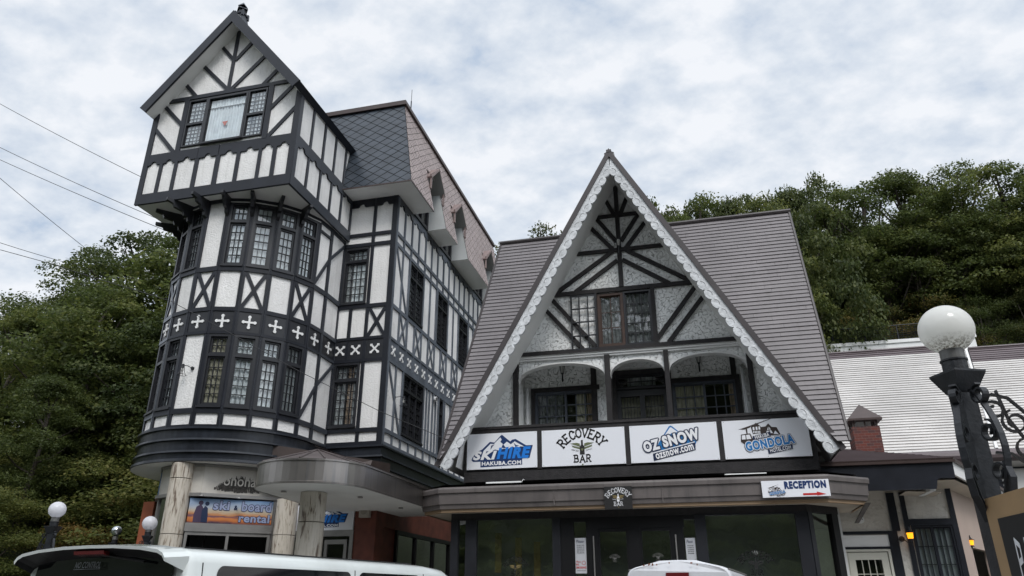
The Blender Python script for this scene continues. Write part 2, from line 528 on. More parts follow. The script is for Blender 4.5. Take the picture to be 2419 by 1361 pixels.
class MB:
    def __init__(s, *mats):
        s.v = []; s.f = []; s.m = []; s.mats = list(mats)
    def mi(s, m):
        if m is None: return 0
        if isinstance(m, int): return m
        if m not in s.mats: s.mats.append(m)
        return s.mats.index(m)
    def add(s, vs, fs, m=None):
        k = len(s.v); i = s.mi(m)
        s.v += [Vector(p) for p in vs]
        for f in fs:
            s.f.append([k + a for a in f]); s.m.append(i)
    def hexa(s, p, m=None):    # 8 points: bottom 4 then top 4
        s.add(p, [(0, 3, 2, 1), (4, 5, 6, 7), (0, 1, 5, 4), (1, 2, 6, 5), (2, 3, 7, 6), (3, 0, 4, 7)], m)
    def box(s, x0, x1, y0, y1, z0, z1, m=None):
        s.hexa([(x0, y0, z0), (x1, y0, z0), (x1, y1, z0), (x0, y1, z0), (x0, y0, z1), (x1, y0, z1), (x1, y1, z1), (x0, y1, z1)], m)
    def tube(s, pts, r, n=8, m=None, cap=True):
        pts = [Vector(p) for p in pts]
        rs = r if isinstance(r, (list, tuple)) else [r] * len(pts)
        rings = []
        for i, p in enumerate(pts):
            d = (pts[min(i + 1, len(pts) - 1)] - pts[max(i - 1, 0)]).normalized()
            a = d.cross(Vector((0, 0, 1)))
            if a.length < 1e-3: a = Vector((1, 0, 0))
            a.normalize(); b = d.cross(a)
            rings.append([p + (a * math.cos(2 * math.pi * k / n) + b * math.sin(2 * math.pi * k / n)) * rs[i] for k in range(n)])
        vs = [q for g in rings for q in g]
        fs = []
        for i in range(len(pts) - 1):
            for k in range(n):
                fs.append((i * n + k, i * n + (k + 1) % n, (i + 1) * n + (k + 1) % n, (i + 1) * n + k))
        if cap:
            fs.append(tuple(range(n))[::-1]); fs.append(tuple((len(pts) - 1) * n + k for k in range(n)))
        s.add(vs, fs, m)
    def lathe(s, prof, c=(0, 0, 0), n=24, m=None, a0=0, a1=360, cap=False):
        c = Vector(c); full = abs(a1 - a0) >= 359.9
        nn = n if full else n + 1
        vs = []
        for r, z in prof:
            for k in range(nn):
                t = R(a0 + (a1 - a0) * k / n)
                vs.append(c + Vector((r * math.cos(t), r * math.sin(t), z)))
        fs = []
        for i in range(len(prof) - 1):
            for k in range(n):
                k2 = (k + 1) % nn
                fs.append((i * nn + k, i * nn + k2, (i + 1) * nn + k2, (i + 1) * nn + k))
        s.add(vs, fs, m)
    def prism(s, poly, z0, z1, m=None, mt=None):   # poly in xy
        n = len(poly)
        vs = [(x, y, z0) for x, y in poly] + [(x, y, z1) for x, y in poly]
        s.add(vs, [tuple(range(n))[::-1]] + [(i, (i + 1) % n, n + (i + 1) % n, n + i) for i in range(n)], m)
        s.add([(x, y, z1) for x, y in poly], [tuple(range(n))], mt if mt is not None else m)
    def slab(s, q, t, mt=None, mb=None, ms=None):  # planar polygon q seen from above (ccw), thickness t downwards along normal
        q = [Vector(p) for p in q]; n = len(q)
        nn = (q[1] - q[0]).cross(q[2] - q[0]).normalized()
        lo = [p - nn * t for p in q]
        s.add(q, [tuple(range(n))], mt)
        s.add(lo, [tuple(range(n))[::-1]], mb if mb is not None else mt)
        s.add(q + lo, [(i, n + i, n + (i + 1) % n, (i + 1) % n) for i in range(n)], ms if ms is not None else mt)
    def build(s, name, parent=None, smooth=False, loc=None):
        base = Vector(loc) if loc is not None else wloc(parent)
        me = bpy.data.meshes.new(name)
        me.from_pydata([tuple(p - base) for p in s.v], [], s.f)
        for m in s.mats: me.materials.append(m)
        me.polygons.foreach_set('material_index', s.m)
        if smooth: me.polygons.foreach_set('use_smooth', [True] * len(me.polygons))
        me.update()
        o = bpy.data.objects.new(name, me)
        COL.objects.link(o)
        WLOC[o.name] = base
        if parent: o.parent = parent
        if parent is None or loc is not None:
            o.location = base - (wloc(parent) if parent else Vector((0, 0, 0)))
        return o

class Fr:
    """a wall plane: u along it, v up it, w out of it"""
    def __init__(s, o, u, v=(0, 0, 1)):
        s.o = Vector(o); s.u = Vector(u).normalized(); s.v = Vector(v).normalized(); s.w = s.u.cross(s.v)
    def p(s, u, v, w=0):
        return s.o + s.u * u + s.v * v + s.w * w
CNT = [0]
def jit():
    CNT[0] += 1
    return (CNT[0] % 9) * 0.0007
def fbox(mb, F, u0, u1, v0, v1, w0, w1, m=None):
    mb.hexa([F.p(u0, v0, w0), F.p(u0, v0, w1), F.p(u1, v0, w1), F.p(u1, v0, w0), F.p(u0, v1, w0), F.p(u0, v1, w1), F.p(u1, v1, w1), F.p(u1, v1, w0)], m)
def tb(mb, F, u0, u1, v0, v1, pr=0.034, m=None):       # a timber of a wall
    fbox(mb, F, u0, u1, v0, v1, -0.012, pr + jit(), m)
def dg(mb, F, a, b, wd=0.075, pr=0.027, m=None):        # a slanting timber
    a = Vector((a[0], a[1])); b = Vector((b[0], b[1])); d = (b - a).normalized(); n = Vector((-d.y, d.x)) * wd / 2
    pr += jit()
    q = [a - n, b - n, b + n, a + n]
    mb.hexa([F.p(p.x, p.y, -0.01) for p in q] + [F.p(p.x, p.y, pr) for p in q], m)
def fpoly(mb, F, pts, w0, w1, m=None, back=False):
    n = len(pts)
    mb.add([F.p(u, v, w1) for u, v in pts], [tuple(range(n))], m)
    vs = [F.p(u, v, w0) for u, v in pts] + [F.p(u, v, w1) for u, v in pts]
    mb.add(vs, [(i, (i + 1) % n, n + (i + 1) % n, n + i) for i in range(n)], m)
    if back: mb.add([F.p(u, v, w0) for u, v in pts], [tuple(range(n))[::-1]], m)
def wall(mb, F, u0, u1, v0, v1, holes=(), depth=0.12, m=None, mr=None):
    us = sorted({u0, u1, *[h[0] for h in holes], *[h[1] for h in holes]})
    vs = sorted({v0, v1, *[h[2] for h in holes], *[h[3] for h in holes]})
    us = [u for u in us if u0 <= u <= u1]; vs = [v for v in vs if v0 <= v <= v1]
    for i in range(len(us) - 1):
        for j in range(len(vs) - 1):
            cu, cv = (us[i] + us[i + 1]) / 2, (vs[j] + vs[j + 1]) / 2
            if any(h[0] < cu < h[1] and h[2] < cv < h[3] for h in holes): continue
            mb.add([F.p(us[i], vs[j]), F.p(us[i + 1], vs[j]), F.p(us[i + 1], vs[j + 1]), F.p(us[i], vs[j + 1])], [(0, 1, 2, 3)], m)
    for a, b, c, d in [h[:4] for h in holes]:
        for (p, q) in (((a, c), (b, c)), ((b, c), (b, d)), ((b, d), (a, d)), ((a, d), (a, c))):
            mb.add([F.p(*p, 0), F.p(*q, 0), F.p(*q, -depth), F.p(*p, -depth)], [(0, 1, 2, 3)], mr if mr is not None else m)
def curtain_mesh(mb, F, u0, u1, v0, v1, w, m, per=0.075, amp=0.012):
    n = max(6, int((u1 - u0) / per * 6)); ph = random.random() * 6
    vs = []
    for i in range(n + 1):
        u = u0 + (u1 - u0) * i / n
        ww = w + amp * math.sin(2 * math.pi * (u - u0) / per + ph) + amp * 0.5 * math.sin(2 * math.pi * (u - u0) / per * 0.37 + ph)
        vs += [F.p(u, v0, ww), F.p(u, v1, ww)]
    mb.add(vs, [(2 * i, 2 * i + 2, 2 * i + 3, 2 * i + 1) for i in range(n)], m)
def window(parent, F, u0, u1, v0, v1, leaves=1, cols=3, rows=5, transom=None, trows=2, curt=LACE, fr=0.035, lf=0.028, mf=WINFR, label=None, sill=True, mun=0.011, curtains=None, wout=0.02, dep=0.045, ml=None, gl=None):
    gl = gl or GLASS; ml = ml or mf
    f = MB(mf, DARKIN)
    for a, b, c, d in ((u0, u0 + fr, v0, v1), (u1 - fr, u1, v0, v1), (u0 + fr, u1 - fr, v1 - fr, v1), (u0 + fr, u1 - fr, v0, v0 + fr)):
        fbox(f, F, a, b, c, d, -0.09, wout)
    if sill: fbox(f, F, u0 - 0.01, u1 + 0.01, v0 - 0.02, v0 + 0.018, -0.05, wout + 0.035)
    if transom: fbox(f, F, u0 + fr, u1 - fr, transom - 0.03, transom + 0.03, -0.09, wout - 0.004)
    fbox(f, F, u0 + 0.004, u1 - 0.004, v0 + 0.004, v1 - 0.004, -0.42, -0.40, DARKIN)
    iu0, iu1 = u0 + fr, u1 - fr; lw = (iu1 - iu0) / leaves
    mu = MB(ml); pn = MB(gl); cu = MB(curt)
    bands = [(v0 + fr, (transom - 0.03) if transom else v1 - fr, rows)]
    if transom: bands.append((transom + 0.03, v1 - fr, trows))
    for k in range(leaves):
        a, b = iu0 + lw * k, iu0 + lw * (k + 1)
        if k: fbox(f, F, a - 0.016, a + 0.016, v0 + fr, v1 - fr, -0.09, wout - 0.008)
        for c, d, rr in bands:
            for q in ((a, a + lf, c, d), (b - lf, b, c, d), (a + lf, b - lf, d - lf, d), (a + lf, b - lf, c, c + lf)):
                fbox(mu, F, *q, -dep - 0.02, -0.012)
            x0, x1, y0, y1 = a + lf, b - lf, c + lf, d - lf
            for i in range(1, cols):
                x = x0 + (x1 - x0) * i / cols
                fbox(mu, F, x - mun / 2, x + mun / 2, y0, y1, -dep - 0.012, -0.020)
            for j in range(1, rr):
                y = y0 + (y1 - y0) * j / rr
                fbox(mu, F, x0, x1, y - mun / 2, y + mun / 2, -dep - 0.010, -0.022)
            pn.add([F.p(x0, y0, -dep), F.p(x1, y0, -dep), F.p(x1, y1, -dep), F.p(x0, y1, -dep)], [(0, 1, 2, 3)])
    for (ca, cb, cm) in (curtains if curtains is not None else ([(0, 1, curt)] if curt else [])):
        curtain_mesh(cu, F, iu0 + (iu1 - iu0) * ca, iu0 + (iu1 - iu0) * cb, v0 + 0.01, v1 - 0.01, -dep - 0.032, cm)
    w = f.build('window', parent)
    if label: w['label'] = label
    mu.build('lattice', w); pn.build('pane', w)
    if cu.f: cu.build('curtain', w)
    return w
def clip(poly, a, b, c):      # keep a*u+b*v<=c
    out = []
    for i in range(len(poly)):
        p, q = poly[i], poly[(i + 1) % len(poly)]
        dp, dq = a * p[0] + b * p[1] - c, a * q[0] + b * q[1] - c
        if dp <= 0: out.append(p)
        if (dp < 0) != (dq < 0) and abs(dp - dq) > 1e-9:
            t = dp / (dp - dq)
            out.append((p[0] + (q[0] - p[0]) * t, p[1] + (q[1] - p[1]) * t))
    return out
def clipc(poly, conv):        # clip by convex ccw polygon
    for i in range(len(conv)):
        (x0, y0), (x1, y1) = conv[i], conv[(i + 1) % len(conv)]
        nx, ny = (y1 - y0), -(x1 - x0)
        poly = clip(poly, nx, ny, nx * x0 + ny * y0)
        if len(poly) < 3: return []
    return poly
def laps(mb, F, poly, step, lift, m=None, v00=None, colf=None, lip=None, lipw=0.10, sheets=0):
    vs = [p[1] for p in poly]; v = min(vs) if v00 is None else v00
    while v < max(vs) - 1e-4:
        row = clip(clip(list(poly), 0, 1, v + step), 0, -1, -v)
        cuts = [-1e4, 1e4]
        if sheets and len(row) >= 3:           # each course is made of several sheets butted end to end
            a_, b_ = min(p[0] for p in row), max(p[0] for p in row); c_ = a_ + random.uniform(0.2, 1.0) * sheets
            cuts = [-1e4]
            while c_ < b_: cuts.append(c_); c_ += sheets
            cuts.append(1e4)
        for ci in range(len(cuts) - 1):
            q = clip(clip(row, 1, 0, cuts[ci + 1] - .0015), -1, 0, -cuts[ci] - .0015) if len(cuts) > 2 else row
            if len(q) < 3: continue
            j = random.uniform(-0.25, 0.25) * lift
            mm = colf(v) if colf else m
            n = len(q)
            mb.add([F.p(u, y, (lift + j) * (1 - (y - v) / step) + 0.002) for u, y in q], [tuple(range(n))], mm)
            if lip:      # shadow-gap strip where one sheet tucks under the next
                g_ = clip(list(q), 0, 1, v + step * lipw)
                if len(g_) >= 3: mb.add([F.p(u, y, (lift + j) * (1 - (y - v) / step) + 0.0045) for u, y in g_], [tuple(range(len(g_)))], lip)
            lo = [p for p in q if abs(p[1] - v) < 1e-6]
            if len(lo) >= 2:
                a, b = min(lo), max(lo)
                mb.add([F.p(a[0], v, 0), F.p(b[0], v, 0), F.p(b[0], v, lift + j + 0.002), F.p(a[0], v, lift + j + 0.002)], [(0, 1, 2, 3)], mm)
        v += step
def diamonds(mb, F, poly, du, dv, m, gap=0.010, lift=0.012):
    us = [p[0] for p in poly]; vs = [p[1] for p in poly]
    j = 0; v = min(vs) - dv
    while v < max(vs) + dv:
        u = min(us) - du + (du / 2 if j % 2 else 0)
        while u < max(us) + du:
            hu, hv = du / 2 - gap / 2, dv - gap * 0.7
            q = clipc([(u, v - hv), (u + hu, v), (u, v + hv), (u - hu, v)], poly)
            if len(q) >= 3:
                tl = random.uniform(-0.002, 0.002); tt = random.uniform(-0.012, 0.012)
                mb.add([F.p(a, b, lift * (0.5 - (b - v) / (2 * dv)) + tt * (a - u) + 0.004 + tl) for a, b in q], [tuple(range(len(q)))], m)
            u += du
        v += dv; j += 1
def area_ccw(poly):
    a = sum(poly[i][0] * poly[(i + 1) % len(poly)][1] - poly[(i + 1) % len(poly)][0] * poly[i][1] for i in range(len(poly)))
    return poly if a > 0 else poly[::-1]
def sweep(mb, path, prof, m=None, closed=False):
    """path: plan points, outside on the right hand when walking; prof: list of (offset outward, z)"""
    P = [Vector((x, y)) for x, y in path]; n = len(P); offs = []
    for i in range(n):
        d0 = (P[i] - P[i - 1]).normalized() if (i > 0 or closed) else None
        d1 = (P[(i + 1) % n] - P[i]).normalized() if (i < n - 1 or closed) else None
        if d0 is None: d0 = d1
        if d1 is None: d1 = d0
        n0 = Vector((d0.y, -d0.x)); n1 = Vector((d1.y, -d1.x)); b = (n0 + n1).normalized()
        offs.append(b / max(0.4, b.dot(n0)))
    vs = [(P[i].x + offs[i].x * o, P[i].y + offs[i].y * o, z) for o, z in prof for i in range(n)]
    k = n if closed else n - 1
    fs = [(a * n + i, a * n + (i + 1) % n, (a + 1) * n + (i + 1) % n, (a + 1) * n + i) for a in range(len(prof) - 1) for i in range(k)]
    mb.add(vs, fs, m)
def scallop(mb, F, u0, u1, v0, v1, r=None, pr=0.032, m=None):
    """board with a round notch in its lower edge over the middle of one bay"""
    c = (u0 + u1) / 2; w = u1 - u0; r = r or min(0.085, w * 0.24)
    r = min(r, 0.072); sh = 0.022
    pts = [(u0, v1), (u0, v0 + 0.0), (c - r - sh, v0)]
    pts += [(c - r - sh, v0 + 0.014), (c - r, v0 + 0.016)]
    for k in range(1, 9):
        t = math.pi - math.pi * k / 9
        pts.append((c + r * math.cos(t), v0 + 0.016 + r * math.sin(t)))
    pts += [(c + r, v0 + 0.016), (c + r + sh, v0 + 0.014), (c + r + sh, v0), (u1, v0), (u1, v1)]
    fpoly(mb, F, pts[::-1] if False else pts, -0.01, pr + jit(), m)
def disc(mb, F, u, v, r, w, m=None, n=14, w0=None):
    pts = [(u + r * math.cos(2 * math.pi * k / n), v + r * math.sin(2 * math.pi * k / n)) for k in range(n)]
    if w0 is None: mb.add([F.p(a, b, w) for a, b in pts], [tuple(range(n))], m)
    else: fpoly(mb, F, pts, w0, w, m)

# ------------------------------------------------------------------ lettering
TXT = {}
def text2d(s, bold=0.0, shear=0.0):
    k = (s, bold, shear)
    if k in TXT: return TXT[k]
    c = bpy.data.curves.new('t', 'FONT'); c.body = s; c.size = 1; c.offset = bold; c.shear = shear; c.resolution_u = 3; c.space_character = 1 + max(0.0, bold) * 2.6
    o = bpy.data.objects.new('t', c); COL.objects.link(o)
    dg_ = bpy.context.evaluated_depsgraph_get(); dg_.update()
    me = bpy.data.meshes.new_from_object(o.evaluated_get(dg_))
    v = [(p.co.x, p.co.y) for p in me.vertices]; f = [tuple(q.vertices) for q in me.polygons]
    bpy.data.objects.remove(o); bpy.data.curves.remove(c); bpy.data.meshes.remove(me)
    TXT[k] = (v, f)
    return TXT[k]
def text(mb, F, s, box, w, m, bold=0.0, shear=0.0, rot=0.0, ref=None):
    """fit the string into box (u0,u1,v0,v1), then turn it by rot about the box centre; ref: string metrics to fit by"""
    v, f = text2d(s, bold, shear)
    rv = text2d(ref[0], ref[1], ref[2])[0] if ref else v
    x0, x1 = min(p[0] for p in rv), max(p[0] for p in rv); y0, y1 = min(p[1] for p in rv), max(p[1] for p in rv)
    u0, u1, v0, v1 = box; cx, cy = (u0 + u1) / 2, (v0 + v1) / 2; ca, sa = math.cos(rot), math.sin(rot)
    out = []
    for x, y in v:
        a = u0 + (x - x0) / (x1 - x0) * (u1 - u0) - cx; b = v0 + (y - y0) / (y1 - y0) * (v1 - v0) - cy
        out.append(F.p(cx + a * ca - b * sa, cy + a * sa + b * ca, w))
    mb.add(out, f, m)
def rim(mb, F, s, box, w, m, d, **k):
    u0, u1, v0, v1 = box
    for i in range(8):
        a, b = d * math.cos(i * math.pi / 4), d * math.sin(i * math.pi / 4)
        text(mb, F, s, (u0 + a, u1 + a, v0 + b, v1 + b), w + i * .0002, m, **k)
def flat(mb, F, pts, w, m):
    mb.add([F.p(u, v, w) for u, v in pts], [tuple(range(len(pts)))], m)
def stroke(mb, mapf, pts, wd, m):
    for i in range(len(pts) - 1):
        a, b = Vector(pts[i]), Vector(pts[i + 1]); d = (b - a)
        if d.length < 1e-6: continue
        d.normalize(); n = Vector((-d.y, d.x)) * wd / 2; e_ = d * wd * 0.3
        q = [a - n - e_, b - n + e_, b + n + e_, a + n - e_]
        mb.add([mapf(p.x, p.y) for p in q], [(0, 1, 2, 3)], m)
SLAB = {  # a plain slab-serif stroke alphabet on a 0..1 by 0..1 body
 'R': ([[(.15, 0), (.15, 1)], [(.15, 1), (.6, 1), (.8, .85), (.8, .65), (.6, .5), (.15, .5)], [(.45, .5), (.85, 0)]], [(.15, 0), (.15, 1), (.85, 0)]),
 'E': ([[(.2, 0), (.2, 1)], [(.2, 1), (.8, 1)], [(.2, .52), (.62, .52)], [(.2, 0), (.82, 0)]], [(.2, 0), (.2, 1)]),
 'C': ([[(.85, .75), (.7, .95), (.4, 1), (.18, .8), (.12, .5), (.18, .2), (.4, 0), (.7, .05), (.85, .25)]], [(.85, .78)]),
 'O': ([[(.5, 1), (.2, .85), (.1, .5), (.2, .15), (.5, 0), (.8, .15), (.9, .5), (.8, .85), (.5, 1)]], []),
 'V': ([[(.1, 1), (.5, 0), (.9, 1)]], [(.1, 1), (.9, 1)]),
 'Y': ([[(.1, 1), (.5, .5), (.9, 1)], [(.5, .5), (.5, 0)]], [(.1, 1), (.9, 1), (.5, 0)]),
 'B': ([[(.18, 0), (.18, 1)], [(.18, 1), (.6, 1), (.75, .88), (.75, .65), (.6, .52), (.18, .52)], [(.6, .52), (.85, .4), (.85, .12), (.65, 0), (.18, 0)]], [(.1, 0), (.1, 1)]),
 'A': ([[(.05, 0), (.5, 1), (.95, 0)], [(.25, .36), (.75, .36)]], [(.05, 0), (.95, 0)]),
}
def arc_word(mb, F, word, c, rad, half, size, w, m, thick=0.20):
    """slab letters on an arc; c centre of circle, rad radius, half angle in degrees"""
    n = len(word)
    for i, ch in enumerate(word):
        t = R(half) * (1 - 2 * i / (n - 1)) if n > 1 else 0
        base = Vector((c[0] - math.sin(t) * rad, c[1] + math.cos(t) * rad)); ca, sa = math.cos(t), math.sin(t)
        def mp_(x, y, base=base, ca=ca, sa=sa):
            X, Y = (x - .5) * size * 0.78, (y - .5) * size
            return F.p(base.x + X * ca - Y * sa, base.y + X * sa + Y * ca, w)
        st, ser = SLAB[ch]
        for s_ in st: stroke(mb, mp_, s_, thick, m)
        for (x, y) in ser: stroke(mb, mp_, [(x - .14, y), (x + .14, y)], thick * 0.9, m)
def recovery_logo(mb, F, cu, cv, s, w, mi, mg, wings=True):
    """arched word, winged bottle, lower word; s overall half width"""
    arc_word(mb, F, 'RECOVERY', (cu, cv - 0.55 * s), 1.12 * s, 50, 0.36 * s, w, mi)
    def M(x, y): return (cu + x * s, cv + y * s)
    if wings:
        for sg in (-1, 1):
            flat(mb, F, [M(*p) for p in ([(sg * .08, -.02), (sg * .52, .14), (sg * .22, .16), (sg * .1, .12)])], w, mg)
            flat(mb, F, [M(*p) for p in ([(sg * .09, -.12), (sg * .40, -.02), (sg * .44, .06), (sg * .09, -.04)])], w, mg)
    flat(mb, F, [M(*p) for p in ((-.1, -.34), (.1, -.34), (.1, -.02), (.04, .08), (.04, .27), (-.04, .27), (-.04, .08), (-.1, -.02))], w + .002, mi)
    flat(mb, F, [M(*p) for p in ((0, -.2), (.06, -.12), (.04, -.08), (0, -.1), (-.04, -.08), (-.06, -.12))], w + .004, mg)
    text(mb, F, 'HAKUBA', (cu - .46 * s, cu - .14 * s, cv - .19 * s, cv - .12 * s), w, mi, rot=-.2)
    text(mb, F, 'JAPAN', (cu + .14 * s, cu + .42 * s, cv - .19 * s, cv - .12 * s), w, mi, rot=.2)
    for i, ch in enumerate('BAR'):
        st, ser = SLAB[ch]
        def mp_(x, y, i=i):
            return F.p(cu + (i - 1) * .26 * s + (x - .5) * .22 * s, cv - .52 * s + (y - .5) * .28 * s - abs(i - 1) * -.02 * s, w)
        for q in st: stroke(mb, mp_, q, 0.21, mi)
        for (x, y) in ser: stroke(mb, mp_, [(x - .14, y), (x + .14, y)], 0.15, mi)
    pts = []
    for k in range(10):
        t = R(90 + 36 * k); r_ = .055 if k % 2 == 0 else .024
        pts.append(M(r_ * math.cos(t), -.76 + r_ * math.sin(t)))
    flat(mb, F, pts, w, mg)
random.seed(7)
# ================================================================== setting: ground and hills
def hill(x, y):
    # flat yard; the slope climbs behind the buildings and to the left of the tower
    yb = 25.0 if x > -8 else 25 - min(3.5, (-8 - x) * 0.25)
    b = max(0.0, y - yb)
    hb = b * 1.0 if b < 12 else 12 + (b - 12) * 0.55
    if x < -12: hb = min(hb, max(7.0, 20 + (x + 12) * 1.0))
    l = max(0.0, (-x - 13.0) + max(0, (y - 14)) * 0.35)
    l = min(l, 15 + (l - 15) * 0.08) if l > 15 else l
    hl = l * 0.50 if y > 6 else l * 0.5 * max(0.0, (y + 2) / 8)
    r_ = max(0.0, x - 16) * 0.35 if y > 16 else 0
    k = max(0.0, -y - 9.0)                 # bank on the other side of the road
    hk = k * 0.75 if k < 14 else 10.5 + (k - 14) * 0.3
    h = max(hb, hl, r_, hk)
    return h + (math.sin(x * .7) * math.cos(y * .6) * .35 if h > .5 else 0)
xs = [-140, -100, -75, -60] + [-50 + 2 * i for i in range(51)] + [60, 80, 110, 140]
ys = [-140, -90, -60, -45] + [-36 + 2 * i for i in range(54)] + [80, 100, 140]
mb = MB(EARTH)
vs = [(x, y, hill(x, y) - 0.03) for y in ys for x in xs]
nx = len(xs)
mb.add(vs, [(j * nx + i, j * nx + i + 1, (j + 1) * nx + i + 1, (j + 1) * nx + i) for j in range(len(ys) - 1) for i in range(nx - 1)])
o = mb.build('hill', smooth=True); tag(o, kind='structure')
mb = MB(EARTH); mb.add([(-1500, -1500, -.3), (1500, -1500, -.3), (1500, 1500, -.3), (-1500, 1500, -.3)], [(0, 1, 2, 3)])
tag(mb.build('ground'), kind='structure')
mb = MB(ASPH); mb.add([(-13, -9, 0), (30, -9, 0), (30, 16, 0), (-13, 16, 0)], [(0, 1, 2, 3)])
tag(mb.build('car_park'), kind='structure')
PAVE = mat('concrete_kerb', (0.30, 0.29, 0.27), 0.9, var=0.15, vscale=3)
mb = MB(PAVE); mb.box(-11.5, 4.5, 11.3, 14.4, 0.0, 0.13); tag(mb.build('pavement'), kind='structure')

# ================================================================== the tall half-timbered hotel
hotel = thing('hotel_building', 'tall black and white half-timbered hotel with round tower and jettied gable', 'hotel building', (-9.0, 17.5, 0))
TC = Vector((-9.6, 13.7)); TR = 1.75
def tp(a, r=TR): return Vector((TC.x + r * math.sin(R(a)), TC.y - r * math.cos(R(a)), 0))
ANG = [-93.6 + 17.02 * k for k in range(12)]           # -93.6 ... 93.6 with edges at -8.5, 8.5
FAC = []                                               # tower facets with their spans
for k in range(11):
    a, b = tp(ANG[k]), tp(ANG[k + 1])
    FAC.append((Fr(a, b - a), (b - a).length))
bR = Vector((-7.86, 14.5, 0)); FAC.append((Fr(tp(ANG[11]), bR - tp(ANG[11])), (bR - tp(ANG[11])).length))
Z0, Z1 = 4.56, 9.62
UW, LW = (8.0, 9.50), (5.0, 6.49)
wm = MB(WHITE); tm = MB(TIMBER); bd = MB(TIMBER2); cr_ = MB(WTRIM)
ORN = []
def cross4(mb, F, u, v, s=0.118, wd=0.042):
    fbox(mb, F, u - wd / 2, u + wd / 2, v - s, v + s, 0.015, 0.036)
    fbox(mb, F, u - s, u + s, v - wd / 2, v + wd / 2, 0.015, 0.0372)
    for k, (a, b) in enumerate(((s, 0), (-s, 0), (0, s), (0, -s))): disc(mb, F, u + a * .95, v + b * .95, .033, 0.0385 + k * .0003, n=10, w0=0.015)
SIDE = [None]
def crossx(mb, F, u, v, s=0.085, wd=0.040):
    for sg in (1, -1):
        dg(mb, F, (u - s, v - s * sg), (u + s, v + s * sg), wd, 0.031)
    for a, b in ((1, 1), (1, -1), (-1, 1), (-1, -1)):
        fbox(mb, F, u + a * s - .026, u + a * s + .026, v + b * s - .026, v + b * s + .026, .015, 0.036 + jit() * .4)
for k, (F, L) in enumerate(FAC):
    win = 1 <= k <= 10 and k not in (5, 10)
    win = k in (1, 2, 3, 4, 6, 7, 8, 9)
    holes = []
    if win: holes = [(.035, L - .035, UW[0], UW[1]), (.035, L - .035, LW[0], LW[1])]
    wall(wm, F, 0, L, Z0, Z1, holes, 0.10)
    pw = .05
    for a, b in ((0, pw), (L - pw, L)):
        if not win or True:
            tb(tm, F, a, b, Z0, 5.0, .030); tb(tm, F, a, b, 7.04, 8.0, .030)
        if not win or (k in (4, 6) and False):
            tb(tm, F, a, b, 5.0, 6.5, .030); tb(tm, F, a, b, 8.0, 9.62, .030)
        elif k in (6, 9, 1, 4):
            edge = (k in (6, 1) and a == 0) or (k in (9, 4) and a > 0)
            if edge: tb(tm, F, a if a else 0, b, 5.0, 6.5, .030); tb(tm, F, a, b, 8.0, 9.62, .030)
    tb(tm, F, 0, L, 4.56, 4.655, .036); tb(tm, F, 0, L, 4.875, 4.975, .036)
    tb(tm, F, 0, L, 7.88, 7.985, .037); tb(tm, F, 0, L, 9.52, 9.62, .037)
    fbox(bd, F, 0, L, 6.50, 7.06, -.01, .018)
    tb(tm, F, 0, L, 6.985, 7.07, .036); tb(tm, F, 0, L, 6.49, 6.55, .036)
    for a, b in ((0, .045), (L - .045, L)): tb(tm, F, a, b, 6.5, 7.06, .031)
    ORN.append((cross4, F, L / 2, 6.765))
    if win:
        for a, b in ((0, .036), (L - .036, L)):
            if (k, a == 0) in ((6, True), (1, True), (9, False), (4, False)): continue
            tb(tm, F, a, b, 5.0, 6.5, .022); tb(tm, F, a, b, 8.0, 9.55, .022)
    if k in (5, 7, 9, 3, 1):
        dg(tm, F, (.05, 7.06), (L - .05, 7.89), .075); dg(tm, F, (.05, 7.89), (L - .05, 7.06), .075)
FA, LA = FAC[10]; FB, LB = FAC[11]
for (y0, y1) in ((8.0, 9.45), (5.0, 6.45)):
    ym = y0 + (y1 - y0) * .56
    dg(tm, FA, (.02, y0), (LA, ym), .07); dg(tm, FB, (0, ym), (LB - .04, y1), .07)
tb(tm, FA, 0, LA, 9.30, 9.36, .036)
tower = wm.build('tower_wall', hotel)
tm.build('tower_timbers', hotel)
bd.build('cross_band', hotel)
cts = {6: [LACE, [(0, 1, YCURT)]], 7: [LACE, None], 8: [LACE, None], 9: [LACE, [(0, 1, GCURT)]]}
for k in (1, 2, 3, 4, 6, 7, 8, 9):
    F, L = FAC[k]
    for q, (a, b) in enumerate((UW, LW)):
        c = None
        if k <= 4: c = [(0, 1, GCURT if k % 2 else LACE)]
        if q == 1 and k == 6: c = [(0, 1, YCURT)]
        if q == 1 and k == 9: c = [(0, 1, GCURT)]
        window(hotel, F, .035, L - .035, a, b, 1, 3, 5, transom=a + (b - a) * (.705 if q else .70), trows=2, curtains=c, fr=.055, lf=.035, wout=.03, mun=.012)
# stepped cornice rings under the tower and along the wing
path = [(-11.35, 22.5)] + [(tp(a).x, tp(a).y) for a in np.linspace(-93.6, 93.6, 45)] + [(-7.86, 14.5), (-6.55, 14.5), (-6.55, 22.6)]
prof = [(0.02, 4.60), (.085, 4.60), (.085, 4.565), (.035, 4.56), (.03, 4.39), (.085, 4.385), (.09, 4.35), (.03, 4.34), (.025, 4.16), (.085, 4.155), (.09, 4.12), (.045, 4.11), (.04, 4.01), (.10, 4.0), (.105, 3.95), (.09, 3.94)]
mb = MB(CORN); sweep(mb, path, prof[::-1]); mb.build('cornice', hotel)
mb = MB(SOFFIT)
op = [(p[0], p[1]) for p in path]
ring = [(tp(a, TR + .095).x, tp(a, TR + .095).y) for a in np.linspace(-93.6, 93.6, 45)]
poly = [(-11.42, 22.5)] + ring + [(-7.82, 14.42), (-6.46, 14.42), (-6.46, 22.6)]
mb.add([(x, y, 3.942) for x, y in poly], [tuple(range(len(poly)))[::-1]]); mb.build('tower_soffit', hotel)

